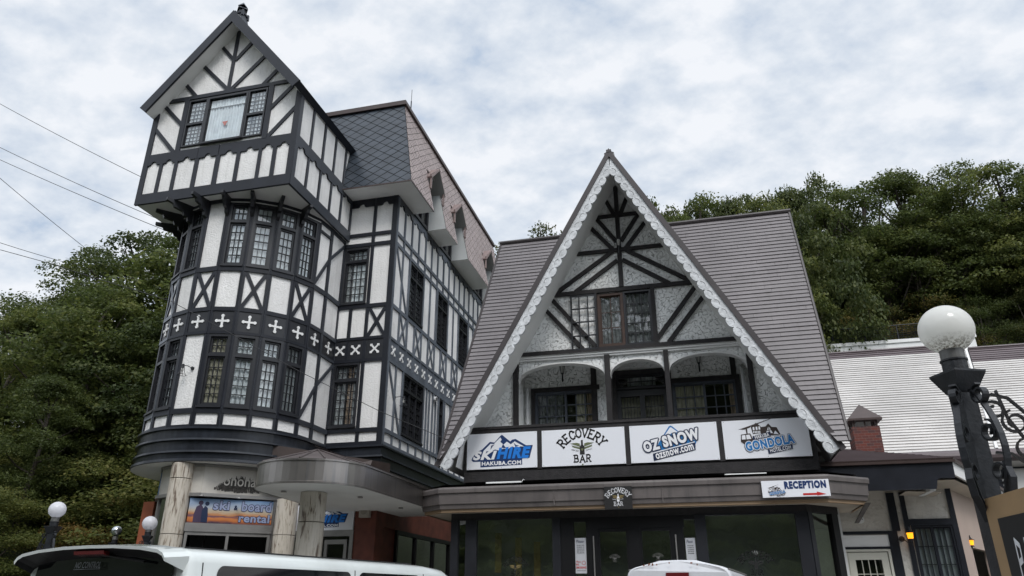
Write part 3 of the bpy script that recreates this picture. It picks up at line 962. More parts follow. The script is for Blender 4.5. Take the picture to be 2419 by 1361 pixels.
# ---- wing: front wall and long side wall
FW = Fr((0, 14.5, 0), (1, 0, 0)); FS = Fr((-6.55, 0, 0), (0, 1, 0))
wm = MB(WHITE); tm = MB(TIMBER, SIDEGREY); bd = MB(TIMBER2, SIDEGREY); cr_ = MB(WTRIM)
U0, U1 = -7.87, -6.55
holesW = [(-7.83, -7.18, 7.92, 9.39), (-7.83, -7.18, 5.02, 6.49)]
wall(wm, FW, U0, U1, 3.94, 10.71, holesW, .1)
SW_U = [(15.50, 16.42), (17.54, 18.36), (19.42, 20.25), (21.35, 22.15)]
SW_L = [(15.48, 16.80), (17.97, 18.27), (20.2, 21.2)]
wall(wm, FS, 14.5, 22.6, 3.94, 10.71, [(a, b, 7.92, 9.38) for a, b in SW_U] + [(a, b, 5.02, 6.49) for a, b in SW_L], .1)
Fb = Fr((-6.55, 22.6, 0), (-1, 0, 0)); wall(wm, Fb, 0, 4.8, 0, 10.71)
Fl = Fr((-11.35, 22.6, 0), (0, -1, 0)); wall(wm, Fl, 0, 8.9, 3.94, 10.71)
wall(wm, Fr((-11.35, 14.5, 0), (1, 0, 0)), 0, .05, 3.94, 10.71)
_tb, _dg = tb, dg
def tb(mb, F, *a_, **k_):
    if F is FS and mb is tm and 'm' not in k_: k_['m'] = SIDEGREY
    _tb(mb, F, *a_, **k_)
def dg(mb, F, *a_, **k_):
    if F is FS and mb is tm: k_['m'] = SIDEGREY
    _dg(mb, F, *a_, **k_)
for F, a, b in ((FW, U0, U1), (FS, 14.5, 22.6)):
    tb(tm, F, a, b, 9.68, 9.765, .036); tb(tm, F, a, b, 9.40, 9.49, .036)
    tb(tm, F, a, b, 7.80, 7.89, .036); tb(tm, F, a, b, 7.02, 7.085, .037)
    tb(tm, F, a, b, 6.49, 6.56, .037); tb(tm, F, a, b, 4.90, 4.985, .036); tb(tm, F, a, b, 4.56, 4.69, .037)
    fbox(bd, F, a, b, 6.5, 7.05, -.01, .018, SIDEGREY if F is FS else TIMBER2)
tb(tm, FW, -6.645, -6.55 + .0345, 4.6, 10.71, .042); tb(tm, FS, 14.5, 14.56, 4.6, 10.71, .040)
tb(tm, FW, U0 - .02, -7.84, 4.6, 10.71, .031)
tb(tm, FW, -7.15, -7.07, 4.6, 10.5, .031)
tb(tm, FW, -7.57, -7.49, 7.05, 7.82, .031)
for a in (-7.535,): tb(tm, FW, a - .03, a + .03, 6.5, 7.05, .028)
dg(tm, FW, (-7.08, 7.06), (-6.63, 7.83)); dg(tm, FW, (-7.08, 7.83), (-6.63, 7.06))
scallop(tm, FW, -7.84, -7.12, 10.5, 10.71, .085); scallop(tm, FW, -7.11, -6.60, 10.5, 10.71, .085)
for u in (-7.70, -7.32, -6.85): ORN.append((crossx, FW, u, 6.785))
S = [14.54 + .485 * k for k in range(17)]
for k, u in enumerate(S):
    inU = any(a - .03 < u < b + .03 for a, b in SW_U); inL = any(a - .03 < u < b + .03 for a, b in SW_L)
    if k:
        tb(tm, FS, u - .03, u + .03, 9.47, 10.55, .031); tb(tm, FS, u - .03, u + .03, 6.52, 7.85, .031); tb(tm, FS, u - .03, u + .03, 4.6, 4.95, .031)
        if not inU: tb(tm, FS, u - .028, u + .028, 7.85, 9.42, .031)
        if not inL and not (16.8 < u < 18): tb(tm, FS, u - .028, u + .028, 4.95, 6.52, .031)
    if k < len(S) - 1:
        um = (u + S[k + 1]) / 2; at_notch = any(a - .1 < um < b + .1 for a, b in ((15.48, 16.43), (17.44, 18.40), (20.66, 21.62)))
        scallop(tm, FS, u + .02, S[k + 1] + .02, 10.5, 10.71, .075, m=SIDEGREY if at_notch else TIMBER)
        ORN.append((crossx, FS, (u + S[k + 1]) / 2, 6.785, .078, .036))
        if k % 2 == 1:
            dg(tm, FS, (u + .03, 7.06), (S[k + 1] - .03, 7.83), .05); dg(tm, FS, (u + .03, 7.83), (S[k + 1] - .03, 7.06), .05)
for a, b in SW_U:
    tb(tm, FS, a - .07, a, 7.85, 9.42, .032); tb(tm, FS, b, b + .07, 7.85, 9.42, .032)
for a, b in SW_L:
    tb(tm, FS, a - .07, a, 4.95, 6.52, .032); tb(tm, FS, b, b + .07, 4.95, 6.52, .032)
for u in (17.05, 17.25, 17.5, 17.72): tb(tm, FS, u - .03, u + .03, 4.95, 6.52, .031)
dg(tm, FS, (14.6, 9.4), (15.42, 7.88), .06); dg(tm, FS, (14.6, 6.45), (15.42, 4.98), .06)
wm.build('wing_wall', hotel); tm.build('wing_timbers', hotel); bd.build('cross_band', hotel)
for fn_, *a_2 in ORN:
    mb = MB(WTRIM); fn_(mb, *a_2); mb.build('cross_ornament', hotel)
window(hotel, FW, -7.81, -7.18, 7.92, 9.38, 1, 4, 5, transom=9.02, trows=2, fr=.05, lf=.03, curtains=[(0, .28, GCURT), (.3, 1, LACE)], wout=.03)
window(hotel, FW, -7.81, -7.18, 5.02, 6.48, 1, 4, 5, transom=6.08, trows=2, fr=.05, lf=.03, curtains=[(0, .5, GCURT), (.55, .78, OCURT), (.8, 1, GCURT)], wout=.03)
for i, (a, b) in enumerate(SW_U): window(hotel, FS, a, b, 7.93, 9.37, 2, 3, 7, transom=9.0, trows=3, fr=.045, wout=.03, curtains=[(0, 1, GCURT)] if i else [(0, 1, LACE)], mun=.010)
for i, (a, b) in enumerate(SW_L): window(hotel, FS, a, b, 5.03, 6.48, 3 if b - a > 1.1 else (1 if b - a < .5 else 2), 3, 6, transom=6.1, trows=3, fr=.045, wout=.03, curtains=[(0, 1, DARKIN)], mun=.010)

# ---- mansard roof of the wing
zs, zt = 10.71, 13.37; XS, XT = -5.97, -6.52; YS, YT = 13.90, 14.45; YE = 23.0
kx = (XT - XS) / (zt - zs); ky = (YT - YS) / (zt - zs)
NOT = [(15.48, 16.43), (17.44, 18.40), (20.66, 21.62)]; ZN = 12.05
mb = MB(SOFFIT)
mb.add([(-12.0, YS, zs), (XS, YS, zs), (XS, YS + .01, zs), (XS, 14.5, zs), (-12.0, 14.5, zs)], [(0, 4, 3, 1)])
yy = [14.5] + [v for n_ in NOT for v in n_] + [YE]
for i in range(0, len(yy), 2):
    mb.add([(-6.55, yy[i], zs), (XS, yy[i], zs), (XS, yy[i + 1], zs), (-6.55, yy[i + 1], zs)], [(0, 3, 2, 1)])
mb.build('eaves_soffit', hotel)
mb = MB(DIAMU)     # solid underlay of the roof
def fx(z, d=0): return XS + kx * (z - zs) + d
def fy(z, d=0): return YS + ky * (z - zs) + d
mb.add([(-12, YS, zs), (XS, YS, zs), (XT, YT, zt), (-12, YT, zt)], [(0, 1, 2, 3)])
for i in range(0, len(yy), 2):
    a, b = (YS if i == 0 else yy[i]), yy[i + 1]
    za = fy(ZN) if i == 0 else a
    mb.add([(XS, a, zs), (XS, b, zs), (fx(ZN), b, ZN), (fx(ZN), za, ZN)], [(0, 1, 2, 3)])
mb.add([(fx(ZN), fy(ZN), ZN), (fx(ZN), YE, ZN), (XT, YE, zt), (XT, YT, zt)], [(0, 1, 2, 3)])
mb.add([(-12, YS, zs), (-12, YT, zt), (-12, YE, zt), (-12, YE, zs)], [(0, 1, 2, 3)])
mb.add([(-12, YE, zs), (-12, YE, zt), (XT, YE, zt), (XS, YE, zs)], [(0, 1, 2, 3)])
mb.build('mansard_underlay', hotel)
vf = Vector((0, ky, 1)).normalized(); FM = Fr((0, YS, zs), (1, 0, 0), vf); hl = (zt - zs) * math.sqrt(1 + ky * ky)
mb = MB(DIAM); diamonds(mb, FM, area_ccw([(-12, 0), (XS, 0), (XT, hl), (-12, hl)]), .37, .132, DIAM, gap=.017)
mb.build('front_slate_slope', hotel)
vs_ = Vector((kx, 0, 1)).normalized(); FD = Fr((XS, 0, zs), (0, 1, 0), vs_); hs = (zt - zs) * math.sqrt(1 + kx * kx); hn = (ZN - zs) * math.sqrt(1 + kx * kx)
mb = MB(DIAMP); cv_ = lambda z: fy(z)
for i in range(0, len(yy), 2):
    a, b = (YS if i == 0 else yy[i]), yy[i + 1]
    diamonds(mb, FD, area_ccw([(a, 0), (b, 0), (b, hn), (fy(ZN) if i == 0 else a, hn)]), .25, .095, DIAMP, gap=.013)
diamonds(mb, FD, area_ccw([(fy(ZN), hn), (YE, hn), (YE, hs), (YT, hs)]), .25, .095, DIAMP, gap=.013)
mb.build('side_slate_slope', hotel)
mb = MB(BROWNCAP)
mb.box(-12.05, XT + .07, YT - .07, YE + .05, zt, zt + .075); mb.box(-12.05, XT + .04, YT - .04, YE + .05, zt + .075, zt + .15)
mb.box(-12, XS + .004, YS - .012, YS + .004, zs - .012, zs + .02); mb.box(XS - .004, XS + .012, YS, 15.48, zs - .012, zs + .02)
mb.build('roof_cap', hotel)
for i, (a, b) in enumerate(NOT):
    dn = MB(CHEEK, HOOD)
    dn.add([(-6.56, b, zs - .0), (XS, b, zs), (fx(ZN), b, ZN), (-6.56, b, ZN)], [(0, 1, 2, 3)], CHEEK)
    dn.add([(-6.56, a, zs), (XS, a, zs), (fx(ZN), a, ZN), (-6.56, a, ZN)], [(3, 2, 1, 0)], CHEEK)
    dn.add([(-6.56, a, ZN), (fx(ZN), a, ZN), (fx(ZN), b, ZN), (-6.56, b, ZN)], [(0, 1, 2, 3)], CHEEK)
    d = dn.build('dormer', hotel)
    # hood: little gable roof with pink brown fascia
    hb = MB(HOOD, SOFFIT)
    xf, ze, zr, ym = -6.04, 11.80, 12.30, (a + b) / 2
    xb = -6.75
    hb.slab([(xf, a - .09, ze - .06), (xf, ym, zr), (xb, ym, zr), (xb, a - .09, ze - .06)], .05, HOOD, HOODIN, HOOD)
    hb.slab([(xf, b + .09, ze - .06), (xb, b + .09, ze - .06), (xb, ym, zr), (xf, ym, zr)], .05, HOOD, HOODIN, HOOD)
    for s_, e_ in ((a - .05, 1), (b + .05, -1)):
        hb.box(xf - .06, xf - .02, min(s_, s_ + .07 * e_), max(s_, s_ + .07 * e_), 11.42, ze)
        hb.hexa([(xf - .02, s_, ze - .06), (xf - .02, ym, zr - .07), (xf - .065, ym, zr - .07), (xf - .065, s_, ze - .06), (xf - .02, s_, ze + .04), (xf - .02, ym, zr - .0), (xf - .065, ym, zr - .0), (xf - .065, s_, ze + .04)])
    hb.build('dormer_hood', d)
    wb = MB(WINFR, GLASS)
    Fn = Fr((-6.50, 0, 0), (0, 1, 0))
    for q in ((a, a + .08, 10.7, 12.05), (b - .08, b, 10.7, 12.05), (ym - .04, ym + .04, 10.7, 12.05), (a, b, 10.7, 10.78), (a, b, 11.3, 11.36)): fbox(wb, Fn, *q, -.04, .02 + jit())
    wb.add([Fn.p(a, 10.7, -.02), Fn.p(b, 10.7, -.02), Fn.p(b, 12.05, -.02), Fn.p(a, 12.05, -.02)], [(0, 1, 2, 3)], GLASS)
    wb.build('dormer_window', d)

# ---- jettied gable box on top of the tower
OX0, OX1, OY0 = -11.53, -7.78, 11.70; OM = -9.655
FO = Fr((0, OY0, 0), (1, 0, 0)); FO2 = Fr((OX1, 0, 0), (0, 1, 0)); FO3 = Fr((OX0, 14.9, 0), (0, -1, 0))
wm = MB(WHITE); tm = MB(TIMBER)
WO = (-10.67, -8.60, 10.95, 12.22)
wall(wm, FO, OX0, OX1, 9.6, 11.93, [(WO[0], WO[1], WO[2], 11.93)], .1)
# gable part with upper strip of the window
def ri(z): return (14.17 - z) / 1.19            # half width of the roof underside
wm.add([FO.p(OM - ri(11.93), 11.93), FO.p(WO[0], 11.93), FO.p(WO[0], 12.22), FO.p(OM - ri(12.22), 12.22)], [(0, 1, 2, 3)])
wm.add([FO.p(WO[1], 11.93), FO.p(OM + ri(11.93), 11.93), FO.p(OM + ri(12.22), 12.22), FO.p(WO[1], 12.22)], [(0, 1, 2, 3)])
wm.add([FO.p(OM - ri(12.22), 12.22), FO.p(OM + ri(12.22), 12.22), FO.p(OM, 14.17)], [(0, 1, 2)])
wall(wm, FO2, OY0, 14.9, 9.6, 11.95); wall(wm, FO3, 0, 3.2, 9.6, 11.95)
wm.build('jetty_wall', hotel)
mb = MB(SOFFIT); mb.add([(OX0, OY0, 9.6), (OX1, OY0, 9.6), (OX1, 14.5, 9.6), (OX0, 14.5, 9.6)], [(0, 3, 2, 1)]); mb.build('jetty_soffit', hotel)
tb(tm, FO, OX0 - .03, OX1 + .03, 9.585, 9.835, .040); tb(tm, FO2, OY0 - .03, 14.5, 9.585, 9.83, .040)
tb(tm, FO, OX0 - .034, OX0 + .09, 9.7, 12.02, .034); tb(tm, FO, OX1 - .10, OX1 + .034, 9.7, 12.0, .034); tb(tm, FO2, OY0 - .02, OY0 + .11, 9.7, 11.96, .034)
st = [-11.44, -11.12, -11.04, -10.73, -10.65, -10.21, -10.11, -9.68, -9.57, -9.16, -9.07, -8.62, -8.54, -8.27, -8.18, -7.88]
for i in range(1, 15, 2): tb(tm, FO, st[i], st[i + 1], 9.8, 10.6, .030)
for i in range(0, 16, 2):
    a = st[i] - (.045 if i else .06); b = st[i + 1] + (.045 if i < 14 else .08)
    scallop(tm, FO, a, b, 10.585, 10.865, .085 if i in (0, 2, 12, 14) else .085, .031)
sy = [11.80, 12.30, 12.86, 13.40, 13.93, 14.46]
for i, y in enumerate(sy):
    if i: tb(tm, FO2, y - .035, y + .035, 9.8, 11.96, .030)
    if i < 5: scallop(tm, FO2, y - .03, sy[i + 1] - .03, 10.60, 10.87, .085, .033)
tb(tm, FO, OM - 1.62, OM + 1.62, 12.265, 12.36, .036)
tb(tm, FO, OM - .04 - .03, OM + .04 - .03, 12.33, 14.1, .031)
tb(tm, FO, WO[0] - .12, WO[0], 10.84, 12.28, .033); tb(tm, FO, WO[1], WO[1] + .12, 10.84, 12.28, .033)
for sg in (-1, 1):
    M_ = lambda u, v: (OM + sg * u, v)
    dg(tm, FO, M_(.02, 13.22), M_(.42, 13.70), .085); dg(tm, FO, M_(.0, 12.33), M_(.86, 13.24), .09); dg(tm, FO, M_(.86, 12.33), M_(1.24, 12.76), .09)
    dg(tm, FO, M_(1.10, 11.58), M_(1.66, 12.18), .09); dg(tm, FO, M_(1.17, 10.86), M_(1.82, 11.60), .09)
tm.build('jetty_timbers', hotel)
window(hotel, FO, WO[0] + .02, -10.16, WO[2], WO[3], 1, 4, 5, transom=11.56, trows=5, fr=.035, lf=.02, curt=LACE, sill=False, mun=.022, wout=.045, dep=.0)
window(hotel, FO, -9.10, WO[1] - .02, WO[2], WO[3], 1, 4, 5, transom=11.56, trows=5, fr=.035, lf=.02, curt=LACE, sill=False, mun=.022, wout=.045, dep=.0)
w = window(hotel, FO, -10.155, -9.105, WO[2], WO[3], 1, 1, 1, fr=.05, lf=.02, curt=LACE, wout=.05, dep=.0, label='wide gable window with lace curtain and small red triangle sticker')
mb = MB(mat('faded_red_sticker', (0.50, 0.20, 0.18), .6)); flat(mb, FO, [(-9.70, 11.50), (-9.62, 11.37), (-9.55, 11.50)], .006, None); mb.build('sticker', w)
# gable roof, verge boards, finial
mb = MB(TIMBER, SOFFIT)
zf, za = 11.97, 14.40; hw = 2.03
for sg in (-1, 1):
    q = [(OM + sg * hw, 11.36, zf), (OM + sg * hw, 15.3, zf), (OM, 15.3, za), (OM, 11.36, za)]
    if sg < 0: q = [q[0], q[3], q[2], q[1]]
    mb.slab(q, .16, TIMBER, SOFFIT, TIMBER)
mb.build('gable_roof', hotel)
mb = MB(TIMBER)
for sg in (-1, 1):
    d = Vector((-sg * hw, 0, za - zf)).normalized(); n = Vector((sg * d.z, 0, abs(d.x)))
    if n.z < 0: n = -n
    a = Vector((OM + sg * hw, 11.36, zf)); b = Vector((OM, 11.36, za))
    y0, y1 = 11.325, 11.375
    lo = lambda p, k: p - n * k
    pa, pb = a + n * .01, b + Vector((0, 0, .015))
    la, lb = lo(a, .205), Vector((OM, 11.36, za - .205 / abs(n.z)))
    mb.hexa([(pa.x, y0, pa.z), (pb.x, y0, pb.z), (pb.x, y1, pb.z), (pa.x, y1, pa.z)][::1] + [(la.x, y0, la.z), (lb.x, y0, lb.z), (lb.x, y1, lb.z), (la.x, y1, la.z)])
mb.build('verge_board', hotel)
mb = MB(TIMBER)
def rbox(mb, c, s, z0, z1, rot, s2=None, m=None):
    s2 = s if s2 is None else s2
    P = []
    for ss, z in ((s, z0), (s2, z1)):
        for k in range(4):
            t = R(45 + 90 * k + rot); P.append((c[0] + ss * math.cos(t), c[1] + ss * math.sin(t), z))
    mb.hexa(P, m)
fc = (OM, 11.62)
rbox(mb, fc, .21, 14.20, 14.52, 0, .13); rbox(mb, fc, .17, 14.50, 14.55, 0, .17); rbox(mb, fc, .10, 14.55, 14.66, 45, .10); rbox(mb, fc, .16, 14.66, 14.71, 45, .12); rbox(mb, fc, .055, 14.71, 14.78, 0, .05); rbox(mb, fc, .12, 14.78, 14.81, 0, .10); rbox(mb, fc, .10, 14.81, 14.92, 0, .004)
for k in range(4):
    t = R(45 + 90 * k); rbox(mb, (fc[0] + .15 * math.cos(t), fc[1] + .15 * math.sin(t)), .04, 14.42, 14.58, 0, .03)
mb.build('finial', hotel)
# corbel brackets radiating under the jetty
for a in (-59.6, -42.6, -25.5, -8.5, 8.5, 25.5, 42.6, 59.6):
    mb = MB(WINFR); ln = .62 if a < -20 else (.5 if a < 0 else .40)
    o_ = tp(a, TR + .01); d = Vector((math.sin(R(a)), -math.cos(R(a)), 0)); Fk = Fr(o_, d)
    pr = [(0, 9.16), (.10, 9.22), (.12, 9.30), (.20, 9.32), (.24, 9.40), (ln * .7, 9.43), (ln * .76, 9.50), (ln, 9.53), (ln, 9.60), (0, 9.60)]
    fpoly(mb, Fk, pr, -.035, .035, back=True); mb.build('bracket', hotel)
mb = MB(IRON); mb.tube([(-7.02, 16, 13.5), (-7.02, 16, 14.75)], .018, 6); mb.tube([(-7.02, 16, 14.75), (-7.02, 16, 15.15)], .008, 6); mb.build('lightning_rod', hotel)
# dark head line beneath the jetty round the tower
mb = MB(WTRIM)
for k in (1, 6):
    F, L = FAC[k]
for k in (1, 2, 3, 4, 6, 7, 8, 9):
    F, L = FAC[k]; fbox(mb, F, 0, L, 9.502, 9.516, .0, .046 + jit())
mb.build('window_moulding', hotel)

# ================================================================== hotel ground floor
mb = MB(DARKIN); mb.box(-11.3, -6.6, 14.3, 22, 0, 3.9); mb.build('ground_floor_core', hotel)
A_ = [(-11.2, 14.2), (-10.55, 12.9), (-10.12, 12.36), (-9.72, 12.16)]
B_ = [(-9.30, 12.14), (-9.06, 12.20), (-8.10, 13.14), (-7.6, 13.6)]
for P_ in (A_, B_):
    mb = MB(MARBLE2, STEELF); st_ = MB(STEELF); gl_ = MB(SHOPG); dk = MB(DARKIN)
    for i in range(3):
        a, b = Vector((*P_[i], 0)), Vector((*P_[i + 1], 0)); F = Fr(a, b - a); L = (b - a).length
        fbox(mb, F, 0, L, 3.40, 3.90, -.1, 0); fbox(st_, F, -.01, L + .01, 3.34, 3.40, -.12, .05 + jit()); fbox(st_, F, -.01, L + .01, 3.885, 3.93, -.12, .03 + jit())
        fbox(dk, F, 0, L, 0, 3.34, -.5, -.45)
        if P_ is B_ and i < 2: continue          # the sign and its frame stand here
        fbox(st_, F, 0, .05, 0, 3.35, -.06, .0); fbox(st_, F, L - .05, L, 0, 3.35, -.06, .0)
        gl_.add([F.p(0, .1, -.03), F.p(L, .1, -.03), F.p(L, 3.34, -.03), F.p(0, 3.34, -.03)], [(0, 1, 2, 3)])
    mb.build('marble_fascia', hotel); st_.build('steel_ledge', hotel); gl_.build('shop_glazing', hotel); dk.build('shop_backing', hotel)
# faint raised name with black staining
a, b = Vector((*B_[1], 0)), Vector((*B_[2], 0)); FN = Fr(a, b - a); LN = (b - a).length
mb = MB(STAIN, MARBLE2)
rr = random.Random(3)
for i in range(34):
    u = .22 + i * .028; t_ = abs(i - 17) / 17; lo_ = 3.42 + .03 * rr.random() + .05 * t_
    hi = 3.52 + (1 - t_ ** 2) * .22 * (.75 + .35 * rr.random()); wd = .010 + .010 * rr.random()
    flat(mb, FN, [(u - wd, lo_), (u + wd, lo_), (u + wd * .5, hi), (u - wd * .5, hi)], .003 + .0003 * i, STAIN)
    flat(mb, FN, [(u - wd, 3.52), (u + wd * 1.2, 3.52), (u + wd * 1.2, hi - .03), (u - wd, hi - .03)], .0145 + .0001 * i, STAIN)
text(mb, FN, 'onohata', (.36, 1.14, 3.56, 3.76), .022, MARBLE2, bold=.005)
mb.build('name_lettering', hotel)
# ski & board rental sign between the pillars
def grad_mat(name, stops):
    m = bpy.data.materials.new(name); m.use_nodes = True; t = m.node_tree; b = t.nodes['Principled BSDF']
    g = t.nodes.new('ShaderNodeNewGeometry'); s = t.nodes.new('ShaderNodeSeparateXYZ'); t.links.new(g.outputs['Position'], s.inputs[0])
    n = t.nodes.new('ShaderNodeTexNoise'); n.inputs['Scale'].default_value = 3.5; n.inputs['Detail'].default_value = 5
    mp = t.nodes.new('ShaderNodeMapping'); mp.inputs['Scale'].default_value = (1, 1, 3.5); t.links.new(g.outputs['Position'], mp.inputs[0]); t.links.new(mp.outputs[0], n.inputs['Vector'])
    ad = t.nodes.new('ShaderNodeMath'); ad.operation = 'MULTIPLY_ADD'; t.links.new(n.outputs[0], ad.inputs[0]); ad.inputs[1].default_value = .12; t.links.new(s.outputs[2], ad.inputs[2])
    mr = t.nodes.new('ShaderNodeMapRange'); mr.inputs['From Min'].default_value = stops[0]; mr.inputs['From Max'].default_value = stops[1]; t.links.new(ad.outputs[0], mr.inputs['Value'])
    r = t.nodes.new('ShaderNodeValToRGB'); r.color_ramp.elements[0].color = (*stops[2][0][1], 1); r.color_ramp.elements[0].position = stops[2][0][0]
    r.color_ramp.elements[1].color = (*stops[2][1][1], 1); r.color_ramp.elements[1].position = stops[2][1][0]
    for p_, c_ in stops[2][2:]: e = r.color_ramp.elements.new(p_); e.color = (*c_, 1)
    t.links.new(mr.outputs[0], r.inputs[0]); t.links.new(r.outputs[0], b.inputs['Base Color']); b.inputs['Roughness'].default_value = .5
    MATS[name] = m; return m
SUNSET = grad_mat('sunset_print', (2.93, 3.35, [(0, (.06, .03, .05)), (1, (.18, .30, .50)), (.10, (.45, .13, .03)), (.22, (.55, .19, .05)), (.30, (.11, .05, .09)), (.36, (.50, .20, .07)), (.5, (.50, .40, .28)), (.66, (.38, .42, .48))]))
a, b = Vector((-9.25, 12.16, 0)), Vector((-8.06, 13.14, 0)); FK = Fr(a, b - a)
sg_ = thing('sign', 'wide sunset-coloured ski & board rental sign with silhouetted couple between marble pillars', 'sign', (-8.65, 12.65, 2.86))
mb = MB(SUNSET, STEELF); fbox(mb, FK, 0, 1.50, 2.87, 3.31, -.02, .03, SUNSET); mb.build('board', sg_)
mb = MB(mat('dusk_purple', (.05, .03, .07), .6))
flat(mb, FK, [(.10, 2.88), (.26, 2.88), (.27, 3.06), (.24, 3.16), (.20, 3.20), (.13, 3.16), (.10, 3.02)], .033, None); disc(mb, FK, .20, 3.23, .042, .034, None)
flat(mb, FK, [(.24, 2.88), (.35, 2.88), (.345, 3.02), (.33, 3.14), (.28, 3.18), (.23, 3.10)], .035, NAVY2); disc(mb, FK, .31, 3.22, .038, .036, NAVY2)
mb.build('couple_silhouette', sg_)
mb = MB(LGLOW, NAVY2)
PALE = mat('letter_pale_blue', (.27, .31, .46), .5)
for ss, bx in (('ski', (.42, .71, 3.115, 3.285)), ('board', (.93, 1.47, 3.11, 3.29)), ('rental', (.90, 1.46, 2.91, 3.06))):
    rim(mb, FK, ss, bx, .034, NAVY2, .010, bold=.03); text(mb, FK, ss, bx, .0365, PALE, bold=.03)
text(mb, FK, '&', (.79, .86, 3.125, 3.21), .037, NAVY2, bold=.03)
mb.build('lettering', sg_)
# band and windows under the sign
mb = MB(STEELF, DARKIN)
fbox(mb, FK, -.02, 1.52, 2.72, 2.87, -.03, .05, STEELF)
for u in (0, .72, 1.46): fbox(mb, FK, u, u + .05, 0.1, 2.72, -.03, .03 + jit(), STEELF)
fbox(mb, FK, 0, 1.5, 2.66, 2.72, -.03, .028, STEELF)
mb.build('shopfront_frame', hotel)
# small poster on the left facet
a, b = Vector((*A_[1], 0)), Vector((*A_[2], 0)); FP = Fr(a, b - a)
ps = thing('sign', 'narrow sunset poster seen edge-on at the left end of the tower shopfront', 'sign', (-10.3, 12.6, 3.3))
mb = MB(SUNSET); fbox(mb, FP, .05, .62, 3.38, 3.84, .005, .02); text(mb, FP, 'ski & board', (.1, .56, 3.68, 3.76), .023, NAVY2); mb.build('poster', ps)
mb = MB(mat('orange_tile_pier', (.30, .085, .035), .7, var=.2)); mb.box(-10.75, -10.5, 12.75, 13.1, 0, 3.35); mb.build('tiled_pier', hotel)
# marble pillars
for i, (x, y, zt_) in enumerate(((-9.44, 12.06, 3.93), (-7.58, 12.78, 3.3), (-5.84, 10.58, 3.10))):
    mb = MB(MARBLE)
    for z in (0, .95, 1.85, 2.66, 3.65):
        if z >= zt_: break
        z2 = min(zt_, {0: .945, .95: 1.845, 1.85: 2.65, 2.66: 3.64, 3.65: 3.93}[z])
        mb.lathe([(.195, z), (.20, z + .006), (.20, z2 - .006), (.195, z2)], (x, y, 0), 28)
    mb.build('pillar', hotel)
# brushed steel rounded canopy with metal roof
out = [(-4.88, 14.4), (-4.88, 10.50)] + [(-5.745 + .865 * math.cos(R(t)), 10.42 - .885 * math.sin(R(t))) for t in range(6, 170, 8)] + [(-6.62, 10.6), (-6.68, 11.2), (-6.9, 13.2), (-6.9, 14.4)]
mb = MB(STEEL); sweep(mb, out[::-1], [(-.03, 3.455), (.02, 3.45), (.02, 3.425), (.0, 3.42), (.002, 3.135), (.014, 3.13), (.012, 3.10), (0, 3.10)])
mb.build('canopy_fascia', hotel)
mb = MB(SOFFIT); mb.add([(x, y, 3.105) for x, y in out], [tuple(range(len(out)))]); mb.build('canopy_soffit', hotel)
BRZ = mat('bronze_roof_sheet', (0.085, 0.068, 0.066), .5, var=.2, vscale=2, streak=.3, stcol=(.04, .035, .035))
mb = MB(BRZ); ap = Vector((-6.28, 11.35, 3.92)); ap2 = Vector((-6.4, 14.4, 4.0))
for i in range(1, len(out) - 1):
    a, b = out[i], out[i + 1]
    if i >= len(out) - 2: mb.add([(*a, 3.45), (*b, 3.45), ap2, ap], [(0, 1, 2, 3)]); continue
    mb.add([(*a, 3.45), (*b, 3.45), ap], [(0, 1, 2)])
for i in range(2, len(out) - 3, 3): mb.tube([(*out[i], 3.46), ap + Vector((0, 0, .01))], .012, 5)
e0, e1 = Vector((-4.88, 10.5, 3.45)), Vector((-4.88, 14.4, 3.45)); vv = (ap2 - e1); vv.y = 0
Fc = Fr(e0, (0, 1, 0), vv); LV = vv.length
laps(mb, Fc, area_ccw([(0, 0), (3.9, 0), (3.9, LV), (.85, LV - .05)]), .11, .016, BRZ)
mb.build('canopy_roof', hotel)
DBRN = mat('dark_brown_board', (.045, .030, .026), .6, var=.2)
mb = MB(DBRN); mb.hexa([(-8.2, 12.75, 3.6), (-6.3, 13.3, 3.6), (-6.3, 14.5, 3.6), (-8.2, 14.5, 3.6), (-8.2, 12.75, 4.38), (-6.3, 13.6, 4.12), (-6.3, 14.5, 4.2), (-8.2, 14.5, 4.42)]); mb.build('brown_boarding', hotel)
for (x, y) in ((-6.2, 10.3), (-5.35, 11.2), (-5.3, 12.8), (-8.9, 12.0), (-8.45, 12.5)):
    mb = MB(STEELF); mb.lathe([(0.0, 0), (.04, 0), (.045, -.02), (0.0, -.02)], (x, y, 3.10 if x > -8 else 3.335), 12); mb.build('downlight', hotel)
# sign 2, door frame, red wall
FZ = Fr((0, 13.2, 0), (1, 0, 0))
sk2 = thing('sign', 'white ski hire sign half hidden behind the front marble pillar', 'sign', (-7.0, 13.2, 2.77))
mb = MB(SIGNW, STEELF); fbox(mb, FZ, -7.67, -6.40, 2.77, 3.24, -.02, .02, SIGNW); mb.build('board', sk2)
mb = MB(STEELF, GLASS)
for q in ((-7.70, -6.38, 2.66, 2.77), (-7.08, -7.0, 0.1, 2.66), (-6.45, -6.38, .1, 2.66), (-7.7, -7.62, .1, 2.66)): fbox(mb, FZ, *q, -.04, .02 + jit(), STEELF)
for q in ((-6.96, -6.90, .1, 2.6), (-6.56, -6.50, .1, 2.6), (-6.96, -6.5, 2.52, 2.6)): fbox(mb, FZ, *q, -.03, .01 + jit(), STEELF)
mb.add([FZ.p(-7.65, .1, -.02), FZ.p(-6.42, .1, -.02), FZ.p(-6.42, 2.66, -.02), FZ.p(-7.65, 2.66, -.02)], [(0, 1, 2, 3)], GLASS)
mb.build('entrance_door', hotel)
